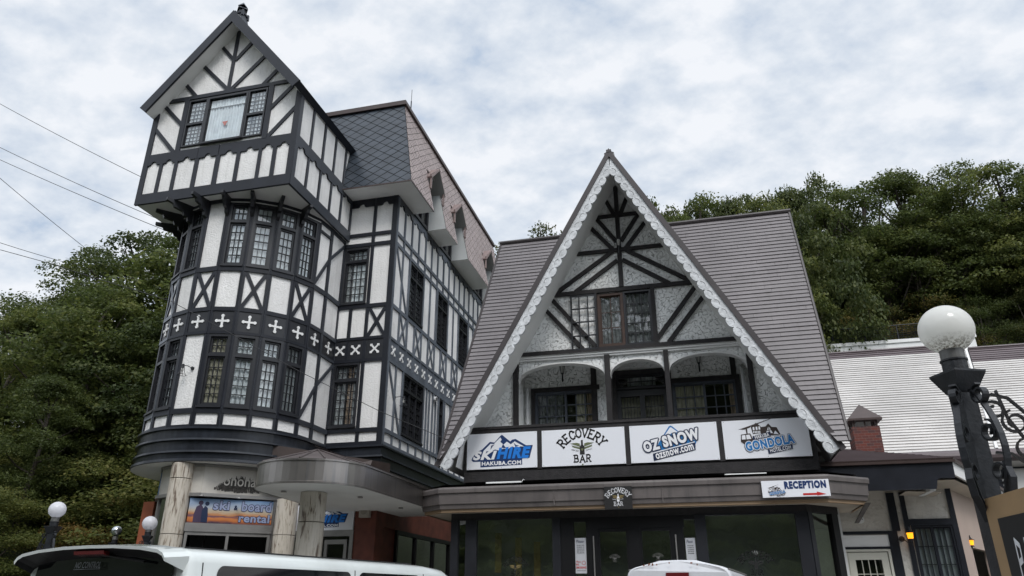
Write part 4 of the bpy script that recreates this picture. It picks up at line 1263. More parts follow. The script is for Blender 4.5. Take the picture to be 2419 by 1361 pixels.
mb = MB(REDW); mb.box(-6.38, -5.95, 13.2, 13.6, 0, 3.3); mb.box(-6.38, -5.95, 13.6, 17.6, 2.84, 3.3); mb.box(-6.3, -6.0, 13.6, 14.25, 0, 2.84); mb.build('red_wall', hotel)
FR_ = Fr((-5.95, 0, 0), (0, 1, 0)); mb = MB(BLKPL, GLASS)
for q in ((14.25, 14.33, .1, 2.84), (15.3, 15.36, .1, 2.84), (16.4, 16.46, .1, 2.84), (17.5, 17.6, .1, 2.84), (14.3, 17.6, 2.76, 2.84)): fbox(mb, FR_, *q, -.08, .0 + jit(), BLKPL)
mb.add([FR_.p(14.3, .1, -.04), FR_.p(17.6, .1, -.04), FR_.p(17.6, 2.8, -.04), FR_.p(14.3, 2.8, -.04)], [(0, 1, 2, 3)], GLASS)
mb.build('side_shop_window', hotel)
vb = thing('wall_speaker', 'square beige speaker box on the red pier under the steel canopy', 'speaker', (-6.16, 13.17, 3.09))
mb = MB(mat('beige_plastic', (.42, .38, .33), .6)); fbox(mb, FZ, -6.26, -6.06, 2.98, 3.20, 0, .10); fbox(mb, FZ, -6.24, -6.08, 3.0, 3.18, .1, .108); mb.build('housing', vb)
mb = MB(mat('beige_grille', (.30, .27, .23), .7)); disc(mb, FZ, -6.16, 3.09, .065, .112); mb.build('grille', vb)
# ================================================================== the steep-gabled lodge with the bar
bar = thing('gabled_bar_building', 'steep A-frame style bar building with scalloped white bargeboards and grey-brown roof', 'bar building', (-1.15, 15.0, 0))
GM = -1.15
YV = 12.50; YW = 13.5
def ro(z): return (9.86 - z) / 1.785       # outer half width
def rin(z): return (9.63 - z) / 1.75       # underside half width
FG = Fr((0, YW, 0), (1, 0, 0)); FV = Fr((0, YV, 0), (1, 0, 0))
# main roof, ridge along x
RY, RZ, EY, EZ = 14.42, 9.02, 12.40, 3.86
sl = Vector((0, RY - EY, RZ - EZ)); SLn = sl.length; FRm = Fr((0, EY, EZ), (1, 0, 0), sl)
XL0, XL1, XRm = -4.48, -3.89, 2.33
full = [(XL0, 0), (XRm, 0), (XRm, SLn), (XL1, SLn)]
def gx(v, s, cut=.10):       # x where the gable roof surface passes through the main slope at height v along slope
    z = EZ + (RZ - EZ) * v / SLn; return GM + s * ro(z)
left = [(XL0, 0.0), (gx(0, -1) + .06, 0.0), (gx(SLn, -1) + .06, SLn), (XL1, SLn)]
right = [(gx(0, 1) - .06, 0.0), (XRm, 0.0), (XRm, SLn), (gx(SLn, 1) - .06, SLn)]
mb = MB(ROOFMET, DIAMU)
for side_ in (left, right): mb.add([FRm.p(u, v, -.01) for u, v in side_], [(0, 1, 2, 3)], DIAMU)
laps(mb, FRm, area_ccw(left), .100, .010, ROOFMET, lip=DIAMU, lipw=.065, sheets=2.4); laps(mb, FRm, area_ccw(right), .100, .010, ROOFMET, lip=DIAMU, lipw=.065, sheets=2.4)
mb.build('main_roof_slope', bar)
mb = MB(ROOFMET, ROOFEDGE)
sb = Vector((0, -(RY - EY), RZ - EZ)); FRb = Fr((0, 2 * RY - EY, EZ), (-1, 0, 0), sb)
mb.add([FRb.p(u, v) for u, v in [(-XRm, 0), (-XL0, 0), (-XL1, SLn), (-XRm, SLn)]], [(0, 1, 2, 3)], ROOFMET)
mb.build('rear_roof_slope', bar)
mb = MB(ROOFEDGE)
mb.tube([(XL1 - .03, RY, RZ + .02), (XRm + .03, RY, RZ + .02)], .05, 8)
for (b0, b1) in (((XRm, EY, EZ), (XRm, RY, RZ)), ((XL0, EY, EZ), (XL1, RY, RZ))):
    mb.tube([b0, b1], .028, 6)
mb.build('roof_trim', bar)
mb = MB(WTRIM, ROOFEDGE)
for x0, x1 in ((XL0 + .25, XL1 + .2), (XRm - .12, XRm - .12)):
    mb.add([(x0, EY + .25, EZ - .1), (x0, 2 * RY - EY - .25, EZ - .1), (x1, RY, RZ - .1)], [(0, 1, 2)])
mb.box(XL0 + .3, XRm - .12, 13.7, 2 * RY - EY - .3, 0, EZ)
mb.build('end_wall', bar)
# gable roof
mb = MB(ROOFMET, SOFFIT, ROOFEDGE)
zf = 3.80
for sg in (-1, 1):
    hw = ro(zf)
    q = [(GM + sg * hw, YV, zf), (GM + sg * hw, 16.2, zf), (GM, 16.2, 9.86), (GM, YV, 9.86)]
    if sg < 0: q = [q[0], q[3], q[2], q[1]]
    mb.slab(q, .115, ROOFMET, SOFFIT, ROOFEDGE)
mb.build('gable_roof', bar)
mb = MB(ROOFEDGE)
for sg in (-1, 1):      # brown metal edge strip on the verge
    hw = ro(zf - .03)
    a, b = Vector((GM + sg * (hw + .012), 0, zf - .03)), Vector((GM, 0, 9.885)); d = (b - a).normalized(); n = Vector((sg * abs(d.z), 0, abs(d.x)))
    a2, b2 = a - n * .092, Vector((GM, 0, 9.885 - .092 / n.z))
    y0, y1 = YV - .05, YV + .03
    mb.hexa([(a.x, y0, a.z), (b.x, y0, b.z), (b.x, y1, b.z), (a.x, y1, a.z), (a2.x, y0, a2.z), (b2.x, y0, b2.z), (b2.x, y1, b2.z), (a2.x, y1, a2.z)])
mb.box(GM - .05, GM + .05, YV - .055, YV + .3, 9.79, 9.85)
mb.build('verge_trim', bar)
# scalloped bargeboards
for sg in (-1, 1):
    mb = MB(BARGE, GROOVE)
    hw = ro(zf); a = Vector((GM + sg * hw, 0, zf)); b = Vector((GM, 0, 9.86)); d = (b - a).normalized(); Lb = (b - a).length
    # local axes: t along the slope (foot to apex), k down-inward
    n = Vector((sg * abs(d.z), 0, abs(d.x)))
    def P(t, k, y): return a + d * t - n * k + Vector((0, y, 0))
    step = .212; N = int((Lb - .12) / step); k0, k1 = .075, .212
    pts = [(0.0, k0)]
    top = [(Lb - k0 * d.x / d.z * sg * -1 if False else Lb, k0)]
    prof = []
    for i in range(N):
        for j in range(7):
            th = math.pi * j / 6
            prof.append((i * step + step / 2 - math.cos(th) * step / 2 * .97, k1 + math.sin(th) * .058))
    lim = lambda t, k: min(t, Lb - k * abs(d.z) / abs(d.x))
    prof = [(lim(t, k), k) for t, k in prof]
    y0, y1 = YV - .028, YV + .03
    for i in range(N):
        seg = prof[i * 7:(i + 1) * 7]
        s0, s1 = i * step, (i + 1) * step
        poly = [(lim(s0, k0), k0)] + [(lim(s0, k1), k1)] + seg + [(lim(s1, k1), k1), (lim(s1, k0), k0)]
        fr_ = [P(t, k, y0) for t, k in poly]; bk = [P(t, k, y1) for t, k in poly]; m_ = len(poly)
        mb.add(fr_ + bk, [tuple(range(m_)), tuple(range(m_, 2 * m_))[::-1]] + [(q, (q + 1) % m_, m_ + (q + 1) % m_, m_ + q) for q in range(1, m_ - 2)])
        # raised lobe over each scallop
        c = (lim(s0 + step / 2, k1 - .03), k1 - .025); dd = []
        for j in range(14):
            th = 2 * math.pi * j / 14; dd.append((c[0] + math.cos(th) * .072, c[1] + math.sin(th) * .075))
        ce = (s0 + step / 2, k1 + .012)
        if lim(ce[0], ce[1]) == ce[0]:
            for j in range(8):      # raised crescent round each lobe
                ta, tb_ = math.pi * (.16 + .56 * j / 8), math.pi * (.16 + .56 * (j + 1) / 8); ra, rb = .088, .078
                q4 = [(ce[0] + math.cos(x_) * r_, ce[1] - math.sin(x_) * r_ * .95) for r_, x_ in ((ra, ta), (ra, tb_), (rb, tb_), (rb, ta))]
                mb.hexa([P(t, k, y0 + .002) for t, k in q4] + [P(t, k, y0 - .003) for t, k in q4], GROOVE)
    te = lim(9, k0); ti = lim(9, k1)
    q = [(N * step, k0), (N * step, k1), (ti, k1), (te, k0)]
    if N * step < ti:
        mb.add([P(t, k, y0) for t, k in q] + [P(t, k, y1) for t, k in q], [(0, 1, 2, 3), (7, 6, 5, 4), (1, 2, 6, 5)])
    mb.build('bargeboard', bar)
# gable wall
mb = MB(CARVED, WTRIM)
UWD = (-1.66, -.59, 6.07, 7.18)
def gseg(z0, z1, holes=()):
    xs_ = [(-1e9, 1e9)]
    if holes:
        h = holes[0]; xs_ = [(None, h[0]), (h[1], None)]
        for a, b in xs_:
            l0 = GM - rin(z0) if a is None else a; l1 = GM - rin(z1) if a is None else a
            r0 = GM + rin(z0) if b is None else b; r1 = GM + rin(z1) if b is None else b
            mb.add([FG.p(l0, z0), FG.p(r0, z0), FG.p(r1, z1), FG.p(l1, z1)], [(0, 1, 2, 3)], CARVED)
    else:
        mb.add([FG.p(GM - rin(z0), z0), FG.p(GM + rin(z0), z0), FG.p(GM + rin(z1), z1), FG.p(GM - rin(z1), z1)], [(0, 1, 2, 3)], CARVED)
gseg(5.95, UWD[2]); gseg(UWD[2], UWD[3], [UWD]); gseg(UWD[3], 9.6)
for (p, q) in ((UWD[0], UWD[1]),):
    fbox(mb, FG, p, q, UWD[3], UWD[3] + .01, -.12, 0, CARVED)
PL, PR = -3.32, 1.075
mb.add([FG.p(GM - rin(3.9), 3.9), FG.p(PL, 3.9), FG.p(PL, 5.95), FG.p(GM - rin(5.95), 5.95)], [(0, 1, 2, 3)], CARVED)
mb.add([FG.p(PR, 3.9), FG.p(GM + rin(3.9), 3.9), FG.p(GM + rin(5.95), 5.95), FG.p(PR, 5.95)], [(0, 1, 2, 3)], CARVED)
mb.build('gable_wall', bar)
# three arches of the loggia
mb = MB(CARVED, WTRIM)
ARC = [(-3.275, -1.565, 5.47, 5.80), (-1.465, -.45, 5.47, 5.78), (-.365, 1.035, 5.49, 5.80)]
for i, (a, b, s0, s1) in enumerate(ARC):
    c, hw = (a + b) / 2, (b - a) / 2
    pts = []
    for k in range(17):
        t = math.pi - math.pi * k / 16
        pts.append((c + hw * math.cos(t), s0 + (s1 - s0) * math.sin(t) ** .85))
    for k in range(16):
        p, q = pts[k], pts[k + 1]
        mb.add([FG.p(p[0], p[1], .0), FG.p(q[0], q[1], .0), FG.p(q[0], 5.97, .0), FG.p(p[0], 5.97, .0)], [(0, 1, 2, 3)], CARVED)
        mb.add([FG.p(p[0], p[1], .0), FG.p(q[0], q[1], .0), FG.p(q[0], q[1], -.16), FG.p(p[0], p[1], -.16)], [(0, 1, 2, 3)], WTRIM)
        mb.add([FG.p(p[0], p[1], -.16), FG.p(q[0], q[1], -.16), FG.p(q[0], 5.97, -.16), FG.p(p[0], 5.97, -.16)], [(0, 1, 2, 3)], CARVED)
        mb.add([FG.p(p[0], p[1], .012), FG.p(q[0], q[1], .012), FG.p(q[0], q[1] + .028, .012), FG.p(p[0], p[1] + .028, .012)], [(0, 1, 2, 3)], WTRIM)
mb.build('loggia_arches', bar)
mb = MB(WTRIM); fbox(mb, FG, PL + .02, PR - .05, 5.885, 5.925, -.01, .05); fbox(mb, FG, PL + .02, PR - .05, 5.925, 5.965, -.01, .075); mb.build('white_moulding', bar)
tm = MB(ABEAM)
def T(a, b, c, d, pr=.05): tb(tm, FG, a, b, c, d, pr)
T(GM - rin(6.0) + .02, GM + rin(6.0) - .02, 5.965, 6.055, .085)
T(GM - rin(7.24), GM + rin(7.24), 7.20, 7.285, .052); T(GM - rin(8.1), GM + rin(8.1), 8.07, 8.145, .052); T(GM - rin(8.9) + .0, GM + rin(8.9), 8.865, 8.935, .052)
T(GM - .043, GM + .043, 7.28, 9.58, .06)
T(PL - .05, PL + .05, 3.9, 5.93, .05); T(PR - .045, PR + .05, 3.9, 5.97, .05)
for (a, b) in ((-1.567, -1.465), (-.452, -.362)): tb(tm, FG, a, b, 4.0, 5.90, .06); fbox(tm, FG, a, b, 4.0, 5.9, -.16, -.01)
for sg in (-1, 1):
    M_ = lambda u, v: (GM + sg * u, v)
    for p, q in (((.24, 9.33), (.07, 8.93)), ((.43, 8.87), (.05, 8.30)), ((.58, 8.70), (.12, 8.12)), ((.13, 8.09), (1.38, 7.25)), ((.05, 7.88), (.93, 7.27)),
                 ((1.43, 7.17), (.56, 6.08)), ((1.58, 6.98), (.82, 6.06))):
        dg(tm, FG, M_(*p), M_(*q), .078, .045)
for a, b in ((UWD[0] - .04, UWD[0] + .01), (UWD[1] - .01, UWD[1] + .07)): T(a, b, 6.05, 7.2, .056)
tm.build('gable_timbers', bar)
# gable window: open grille slid to the left, brown sash, lattice sash
LACE2 = mat('patterned_lace', (.17, .175, .18), .9, var=.6, vscale=14)
w = window(bar, FG, UWD[0] + .01, -1.14, UWD[2], UWD[3], 1, 2, 3, curt=LACE2, mf=BRWOOD, ml=BRWOOD, fr=.05, lf=.02, mun=.015, wout=.02, dep=.03, label='brown wooden sash with patterned lace behind')
w = window(bar, FG, -1.135, UWD[1] - .01, UWD[2], UWD[3], 1, 3, 5, curt=LACE2, fr=.03, lf=.02, mun=.018, wout=.03, dep=.03)
mb = MB(WINFR); Fs = Fr((0, YW - .075, 0), (1, 0, 0)); a, b = -2.18, -1.665
for q in ((a, a + .03, 6.02, 7.17), (b - .03, b, 6.02, 7.17), (a, b, 6.02, 6.05), (a, b, 7.14, 7.17)): fbox(mb, Fs, *q, -.012, .012 + jit())
for k in (1, 2): x = a + (b - a) * k / 3; fbox(mb, Fs, x - .012, x + .012, 6.03, 7.16, -.01, .01)
for k in (1, 2, 3): y = 6.03 + 1.13 * k / 4; fbox(mb, Fs, a, b, y - .012, y + .012, -.011, .0115)
g = mb.build('window_grille', bar); g['label'] = 'empty black grille slid open to the left of the gable window'
# loggia inside
FI = Fr((0, 14.2, 0), (1, 0, 0)); mb = MB(CARVED, SOFFIT)
LWn = (-3.10, -1.84, 4.45, 5.43); MWn = (-1.44, -.46, 4.0, 5.68); RWn = (-.36, .84, 4.45, 5.45)
wall(mb, FI, PL, PR, 4.0, 5.97, [LWn, MWn, RWn], .1, CARVED)
mb.add([(PL, 13.5, 4.0), (PL, 14.2, 4.0), (PL, 14.2, 5.97), (PL, 13.5, 5.97)], [(0, 1, 2, 3)], CARVED)
mb.add([(PR, 13.5, 4.0), (PR, 14.2, 4.0), (PR, 14.2, 5.97), (PR, 13.5, 5.97)], [(0, 1, 2, 3)], CARVED)
mb.add([(PL, 13.4, 5.965), (PR, 13.4, 5.965), (PR, 14.2, 5.965), (PL, 14.2, 5.965)], [(0, 1, 2, 3)], SOFFIT)
mb.add([(PL, 13.0, 4.05), (PR, 13.0, 4.05), (PR, 14.2, 4.05), (PL, 14.2, 4.05)], [(0, 1, 2, 3)], SOFFIT)
mb.build('loggia_wall', bar)
tm = MB(ABEAM)
for a, b, c, d in ((-3.17, -1.78, 5.43, 5.52), (-3.17, -3.09, 4.1, 5.43), (-1.94, -1.83, 4.1, 5.96), (-1.56, -1.44, 4.1, 5.72), (-.46, -.36, 4.1, 5.72), (-1.5, -.4, 5.67, 5.77), (-.36, .92, 5.45, 5.54), (.82, .92, 4.1, 5.45), (.77, .87, 5.5, 5.96)): tb(tm, FI, a, b, c, d, .04)
tm.build('loggia_timbers', bar)
BLG = mat('blue_grey_frame_paint', (.060, .070, .090), .45, var=.25, vscale=8)
window(bar, FI, LWn[0], LWn[1], LWn[2], LWn[3], 2, 3, 4, curt=None, curtains=[(.02, .45, LACE2), (.68, .84, YCURT), (.86, .98, OCURT)], mf=BLG, fr=.035, lf=.025, mun=.022, wout=.02, dep=.03)
window(bar, FI, RWn[0], RWn[1], RWn[2], RWn[3], 2, 3, 4, curt=None, curtains=[(.02, .50, YCURT), (.9, .98, OCURT)], mf=BLG, fr=.035, lf=.025, mun=.022, wout=.02, dep=.03)
window(bar, FI, MWn[0], MWn[1], 5.40, MWn[3], 1, 4, 2, curt=None, curtains=[(.2, .8, GCURT)], mf=WINFR, fr=.03, lf=.02, mun=.016, wout=.02, dep=.03)
mb = MB(WINFR, GLASS, YCURT); fbox(mb, FI, MWn[0], MWn[1], 4.05, 5.40, -.42, -.40, DARKIN)
for q in ((-1.44, -1.36, 4.05, 5.36), (-1.0, -.90, 4.05, 5.36), (-.54, -.46, 4.05, 5.36), (-1.44, -.46, 5.24, 5.38), (-1.44, -.46, 4.05, 4.5)): fbox(mb, FI, *q, -.07, .01 + jit(), WINFR)
for a, b in ((-1.36, -1.0), (-.90, -.54)):
    for k in range(1, 6): x = a + (b - a) * k / 6; fbox(mb, FI, x - .006, x + .006, 4.5, 5.24, -.04, -.02 + jit(), WINFR)
    for k in range(1, 4): y = 5.24 - .21 * k; fbox(mb, FI, a, b, y - .008, y + .008, -.04, -.02 + jit(), WINFR)
mb.add([FI.p(-1.4, 4.1, -.05), FI.p(-.5, 4.1, -.05), FI.p(-.5, 5.3, -.05), FI.p(-1.4, 5.3, -.05)], [(0, 1, 2, 3)], GLASS)
mb.add([FI.p(-1.4, 4.1, -.15), FI.p(-.5, 4.1, -.15), FI.p(-.5, 5.3, -.15), FI.p(-1.4, 5.3, -.15)], [(0, 1, 2, 3)], YCURT)
mb.build('balcony_door', bar)
mb = MB(PIPE)
mb.tube([(-3.235, 14.1, 4.0), (-3.235, 14.1, 5.50)], .028, 8); mb.tube([(-3.235, 14.1, 5.45), (-3.235, 14.1, 5.52)], .038, 8); mb.build('drainpipe', bar)
mb = MB(PIPE); mb.tube([(.97, 14.1, 4.0), (.97, 14.1, 5.62), (.93, 14.14, 5.67), (.90, 14.2, 5.68)], .034, 8); mb.build('drainpipe', bar)
# parapet box that carries the four sign panels
YB = 13.0; FB_ = Fr((0, YB, 0), (1, 0, 0))
mb = MB(ABEAM)
bx0, bx1 = -4.17, 1.90
pf = [(bx0, 3.44), (bx1, 3.44), (bx1, 4.42), (bx1 - .03, 4.47), (bx1 - .09, 4.50), (bx0 + .09, 4.50), (bx0 + .03, 4.47), (bx0, 4.42)]
fpoly(mb, FB_, pf, -.5, 0, back=True)
fbox(mb, FB_, bx0 - .02, bx1 + .03, 4.47, 4.515, -.5, .05); fbox(mb, FB_, bx0, bx1, 3.55, 3.70, -.02, .03); fbox(mb, FB_, bx0, bx1, 3.52, 3.55, 0, .06)
for u in (-2.755, -1.175, .405): fbox(mb, FB_, u - .045, u + .045, 3.72, 4.42, -.01, .028 + jit())
fbox(mb, FB_, bx0, bx1, 4.395, 4.47, -.01, .032)
fbox(mb, FB_, bx0, bx0 + .05, 3.0, 4.4, -.9, .025); fbox(mb, FB_, bx1 - .06, bx1 + .02, 3.0, 4.4, -.9, .025)
mb.build('parapet', bar)
# canopy over the shopfront
CP = [(-4.95, 14.6), (-4.95, 12.86), (-4.47, 12.5), (1.93, 12.5), (2.60, 13.05), (2.60, 14.4)]
mb = MB(CANOPY)
sweep(mb, CP, [(-.4, 3.45), (.02, 3.375), (.03, 3.345), (.025, 3.285), (.0, 3.28), (-.012, 3.10), (-.03, 3.095), (-.042, 3.02), (-.07, 3.015)])
mb.build('canopy_fascia', bar)
mb = MB(TAN, CREAM, BLKPL)
sweep(mb, CP, [(-.07, 3.02), (-.075, 2.965), (-.12, 2.96)], TAN)
cin = [(-4.83, 14.6), (-4.83, 12.93), (-4.43, 12.62), (1.87, 12.62), (2.48, 13.12), (2.48, 14.4)]
mb.add([(x, y, 2.975) for x, y in cin], [tuple(range(6))], CREAM)
mb.add([(x, y, 3.44) for x, y in cin], [tuple(range(6))], BLKPL)
mb.build('canopy_soffit', bar)
mb = MB(CANOPY)   # slim joints and a bracket under the right end
for u in (-2.42, -.62):
    mj = MB(CANOPY); fbox(mj, Fr((0, 12.5, 0), (1, 0, 0)), u - .006, u + .006, 3.03, 3.28, -.02, .012); mj.build('canopy_joint', bar)
mb.hexa([(2.38, 13.4, 2.72), (2.44, 13.4, 2.72), (2.44, 13.5, 2.72), (2.38, 13.5, 2.72), (2.50, 12.95, 2.98), (2.58, 12.95, 2.98), (2.58, 13.08, 2.98), (2.50, 13.08, 2.98)])
mb.build('canopy_bracket', bar)
# shopfront
FT = Fr((0, 12.9, 0), (1, 0, 0)); mb = MB(BLKPL, DARKIN)
SF = mat('dark_grey_mullion', (.016, .017, .021), .45, spec=.3, var=.2)
fbox(mb, FT, -4.36, 1.60, 2.86, 2.985, -.10, .02, ABEAM)
def P_(a, b, c, d, m=SF, w0=-.08, w1=.02): fbox(mb, FT, a, b, c, d, w0, w1 + jit(), m)
P_(-4.36, -4.23, .1, 2.87); P_(-4.09, -3.89, .1, 2.87); P_(-2.54, -2.40, .1, 2.87); P_(-2.40, -2.17, .1, 2.87, BLKPL, -.06, .0)
P_(-1.96, -1.76, .1, 2.87, BLKPL, -.06, .0); P_(-2.2, -1.9, 2.79, 2.87, BLKPL, -.06, 0.002); P_(-1.78, -.33, 2.67, 2.87, BLKPL, -.06, .003); P_(-1.26, -1.06, .1, 2.7, BLKPL, -.06, .001)
P_(-.55, -.35, .1, 2.87, BLKPL, -.06, .0); P_(-.37, -.16, 2.79, 2.87, BLKPL, -.06, .001); P_(-.16, .02, .1, 2.87); P_(1.41, 1.60, .1, 2.87); P_(.02, 1.41, 2.84, 2.87)
c0, c1 = Vector((1.60, 12.9, 0)), Vector((2.12, 13.46, 0)); FX = Fr(c0, c1 - c0); LX = (c1 - c0).length
fbox(mb, FX, -.02, LX + .02, 2.86, 2.985, -.10, .021, ABEAM); fbox(mb, FX, 0.0, .10, .1, 2.87, -.08, .022, SF); fbox(mb, FX, LX - .16, LX, .1, 2.87, -.08, .022, BLKPL)
mb.build('shopfront_frame', bar)
for a, b in ((-4.23, -4.09), (-3.89, -2.54), (-2.17, -1.96), (-.35, -.16), (.02, 1.41)):
    mb = MB(SHOPG); mb.add([FT.p(a, .1, -.03), FT.p(b, .1, -.03), FT.p(b, 2.87, -.03), FT.p(a, 2.87, -.03)], [(0, 1, 2, 3)]); mb.build('shop_pane', bar)
mb = MB(SHOPG)
mb.add([FX.p(.1, .1, -.03), FX.p(LX - .16, .1, -.03), FX.p(LX - .16, 2.87, -.03), FX.p(.1, 2.87, -.03)], [(0, 1, 2, 3)])
mb.build('shop_pane', bar)
for (a, b) in ((-1.76, -1.26), (-1.06, -.55)):
    mb = MB(BLKPL, STEELF); 
    for q in ((a, a + .03, .12, 2.66), (b - .03, b, .12, 2.66), (a, b, 2.62, 2.67)): fbox(mb, FT, *q, -.05, -.01 + jit(), BLKPL)
    hx = a - .07 if a < -1.5 else b + .07
    mb.tube([FT.p(hx, 1.2, .06), FT.p(hx, 2.55, .06)], .012, 6, STEELF)
    d = mb.build('glass_door', bar)
    g = MB(SHOPG); g.add([FT.p(a, .12, -.03), FT.p(b, .12, -.03), FT.p(b, 2.65, -.03), FT.p(a, 2.65, -.03)], [(0, 1, 2, 3)]); g.build('pane', d)
mb = MB(DARKIN)
mb.add([(-4.3, 16.5, 0), (2.1, 16.5, 0), (2.1, 16.5, 3), (-4.3, 16.5, 3)], [(0, 1, 2, 3)]); mb.add([(-4.3, 12.95, 2.99), (2.1, 12.95, 2.99), (2.1, 16.5, 2.99), (-4.3, 16.5, 2.99)], [(0, 1, 2, 3)])
mb.add([(-4.34, 12.9, 0), (-4.34, 16.5, 0), (-4.34, 16.5, 3), (-4.34, 12.9, 3)], [(0, 1, 2, 3)]); mb.add([(2.13, 13.46, 0), (2.13, 16.5, 0), (2.13, 16.5, 3), (2.13, 13.46, 3)], [(0, 1, 2, 3)])
mb.build('bar_interior', bar)
mb = MB(mat('grey_blind', (.16, .155, .16), .8, var=.1)); fbox(mb, FX, .12, LX - .17, .6, 2.62, -.1, -.09); mb.build('roller_blind', bar)
# pale planks seen inside the left window
for i, u in enumerate((-3.51, -3.15, -2.82)):
    pl = thing('wooden_plank', ['upright pale wooden plank inside the left bar window, leftmost and widest of three', 'middle pale wooden plank of three standing inside the left bar window', 'pale wooden plank of three inside the left bar window, nearest the doors'][i], 'plank', (u * 1.02, 13.25, 1.4), 'planks inside the bar window')
    mb = MB(mat('pale_plank', (.50, .36, .16), .7, var=.1)); fbox(mb, Fr((0, 13.25, 0), (1, 0, 0)), u * 1.02 - .065, u * 1.02 + .05, 1.9 + .1 * (i == 0), 2.66 - .08 * i, 0, .02)
    mb.build('board', pl)

# ---- signs on the parapet
def panel(label, u0, u1, v0=3.745, v1=4.39, F=FB_, base=.028, thick=.02):
    s = thing('sign', label, 'sign', tuple(F.p((u0 + u1) / 2, v0, .03)))
    m = MB(SIGNW, STEELF); fbox(m, F, u0, u1, v0, v1, base - .02, base + thick, SIGNW)
    for a in (u0 + .03, (u0 + u1) / 2, u1 - .03):
        for b in (v0 + .02, v1 - .02): disc(m, F, a, b, .006, base + thick + .0015, STEELF, 6)
    m.build('board', s); return s
def sheet(F, u0, v0, sx, sy): return lambda pts: [(u0 + x * sx, v0 + y * sy) for x, y in pts]
def ski_logo(s, F, u0, u1, v0, v1, w):
    # drawing sheet 0..100 wide, 0..60 high
    sx, sy = (u1 - u0) / 100, (v1 - v0) / 60; Q = sheet(F, u0, v0, sx, sy)
    B = lambda a, b, c, d: (u0 + a * sx, u0 + b * sx, v0 + c * sy, v0 + d * sy)
    m = MB(NAVY, SIGNW, BLUE)
    flat(m, F, Q([(5, 20), (12, 30), (20, 34), (32, 47), (39, 45.5), (49, 58), (51, 58), (63, 46), (66, 49), (71, 50), (87, 38), (97, 38), (92, 16), (81, 15.5), (81, 5), (18, 3), (18, 13), (7, 13), (4, 16)]), w, NAVY)
    flat(m, F, Q([(22, 31), (33, 43.5), (40, 42.5), (34, 38), (48, 54), (50, 50), (48, 46), (53, 41), (58, 46), (64, 41), (70, 46), (74, 43), (84, 36), (78, 36.5), (74, 33), (66, 37), (60, 33), (52, 34), (46, 31), (40, 33), (34, 30)]), w + .002, SIGNW)
    flat(m, F, Q([(34, 40), (39, 42), (36, 38), (33, 32.5)]), w + .0035, NAVY); flat(m, F, Q([(52, 42), (56, 36), (62, 37), (54, 34.5), (50, 36)]), w + .0035, NAVY); flat(m, F, Q([(68, 44), (72, 39), (77, 38), (71, 36)]), w + .0035, NAVY)
    m.build('mountain_emblem', s)
    m = MB(SWHITE, BLUE, NAVY)
    text(m, F, 'SKI', B(6, 43, 15.5, 31), w + .004, SWHITE, bold=.055, shear=.25); text(m, F, 'HIRE', B(42.5, 94, 16, 36), w + .005, BLUE, bold=.055, shear=.25)
    text(m, F, 'HAKUBA.COM', B(20, 79.5, 5.5, 12.5), w + .004, SWHITE, bold=.04)
    m.build('lettering', s)
s = panel('white ski hire sign with blue mountain logo, leftmost panel over the bar canopy', -4.12, -2.80)
ski_logo(s, FB_, -4.08, -2.84, 3.75, 4.37, .051)
ski_logo(sk2, FZ, -7.60, -6.48, 2.79, 3.23, .023)
s = panel('white bar sign with black arched lettering and winged bottle, second panel over the canopy', -2.71, -1.22)
m = MB(INK, OLIVE); recovery_logo(m, FB_, -1.98, 4.075, .42, .051, INK, OLIVE); m.build('lettering', s)
s = panel('white snow tour sign with tilted blue lettering and peak, third panel over the canopy', -1.13, .36)
u0, v0, k_ = -1.13, 3.745, .0149
Q = lambda pts: [(u0 + x * k_, v0 + y * k_) for x, y in pts]
m = MB(BLUE2, SIGNW, NAVY2)
flat(m, FB_, Q([(27, 10), (33, 22), (46, 40.5), (48, 41.5), (50, 40.5), (60, 31), (76, 22), (74, 17)]), .051, BLUE2)
flat(m, FB_, Q([(41, 31), (47, 39), (48.5, 39.5), (57, 32.5), (53, 33.5), (51.5, 31), (49, 33), (46, 30.5), (44, 32)]), .053, SIGNW)
flat(m, FB_, Q([(26, 1.5), (74, 12), (74.5, 20.5), (25.5, 9.5)]), .055, NAVY2)
flat(m, FB_, Q([(26, 10), (74, 20.7), (74, 21.8), (26, 11.2)]), .056, SIGNW)
m.build('peak_emblem', s)
m = MB(NAVY2, SWHITE)
for ss, bx in (('OZ', (u0 + 15 * k_, u0 + 34 * k_, v0 + 12.8 * k_, v0 + 25.5 * k_)), ('SNOW', (u0 + 37 * k_, u0 + 80 * k_, v0 + 20 * k_, v0 + 33.5 * k_))):
    rim(m, FB_, ss, bx, .057, NAVY2, .020, bold=.06, rot=.2); text(m, FB_, ss, bx, .0615, SWHITE, bold=.06, rot=.2)
text(m, FB_, 'ozsnow.com', (u0 + 28 * k_, u0 + 72.5 * k_, v0 + 7.6 * k_, v0 + 14.2 * k_), .061, SWHITE, bold=.03, rot=.215)
m.build('lettering', s)
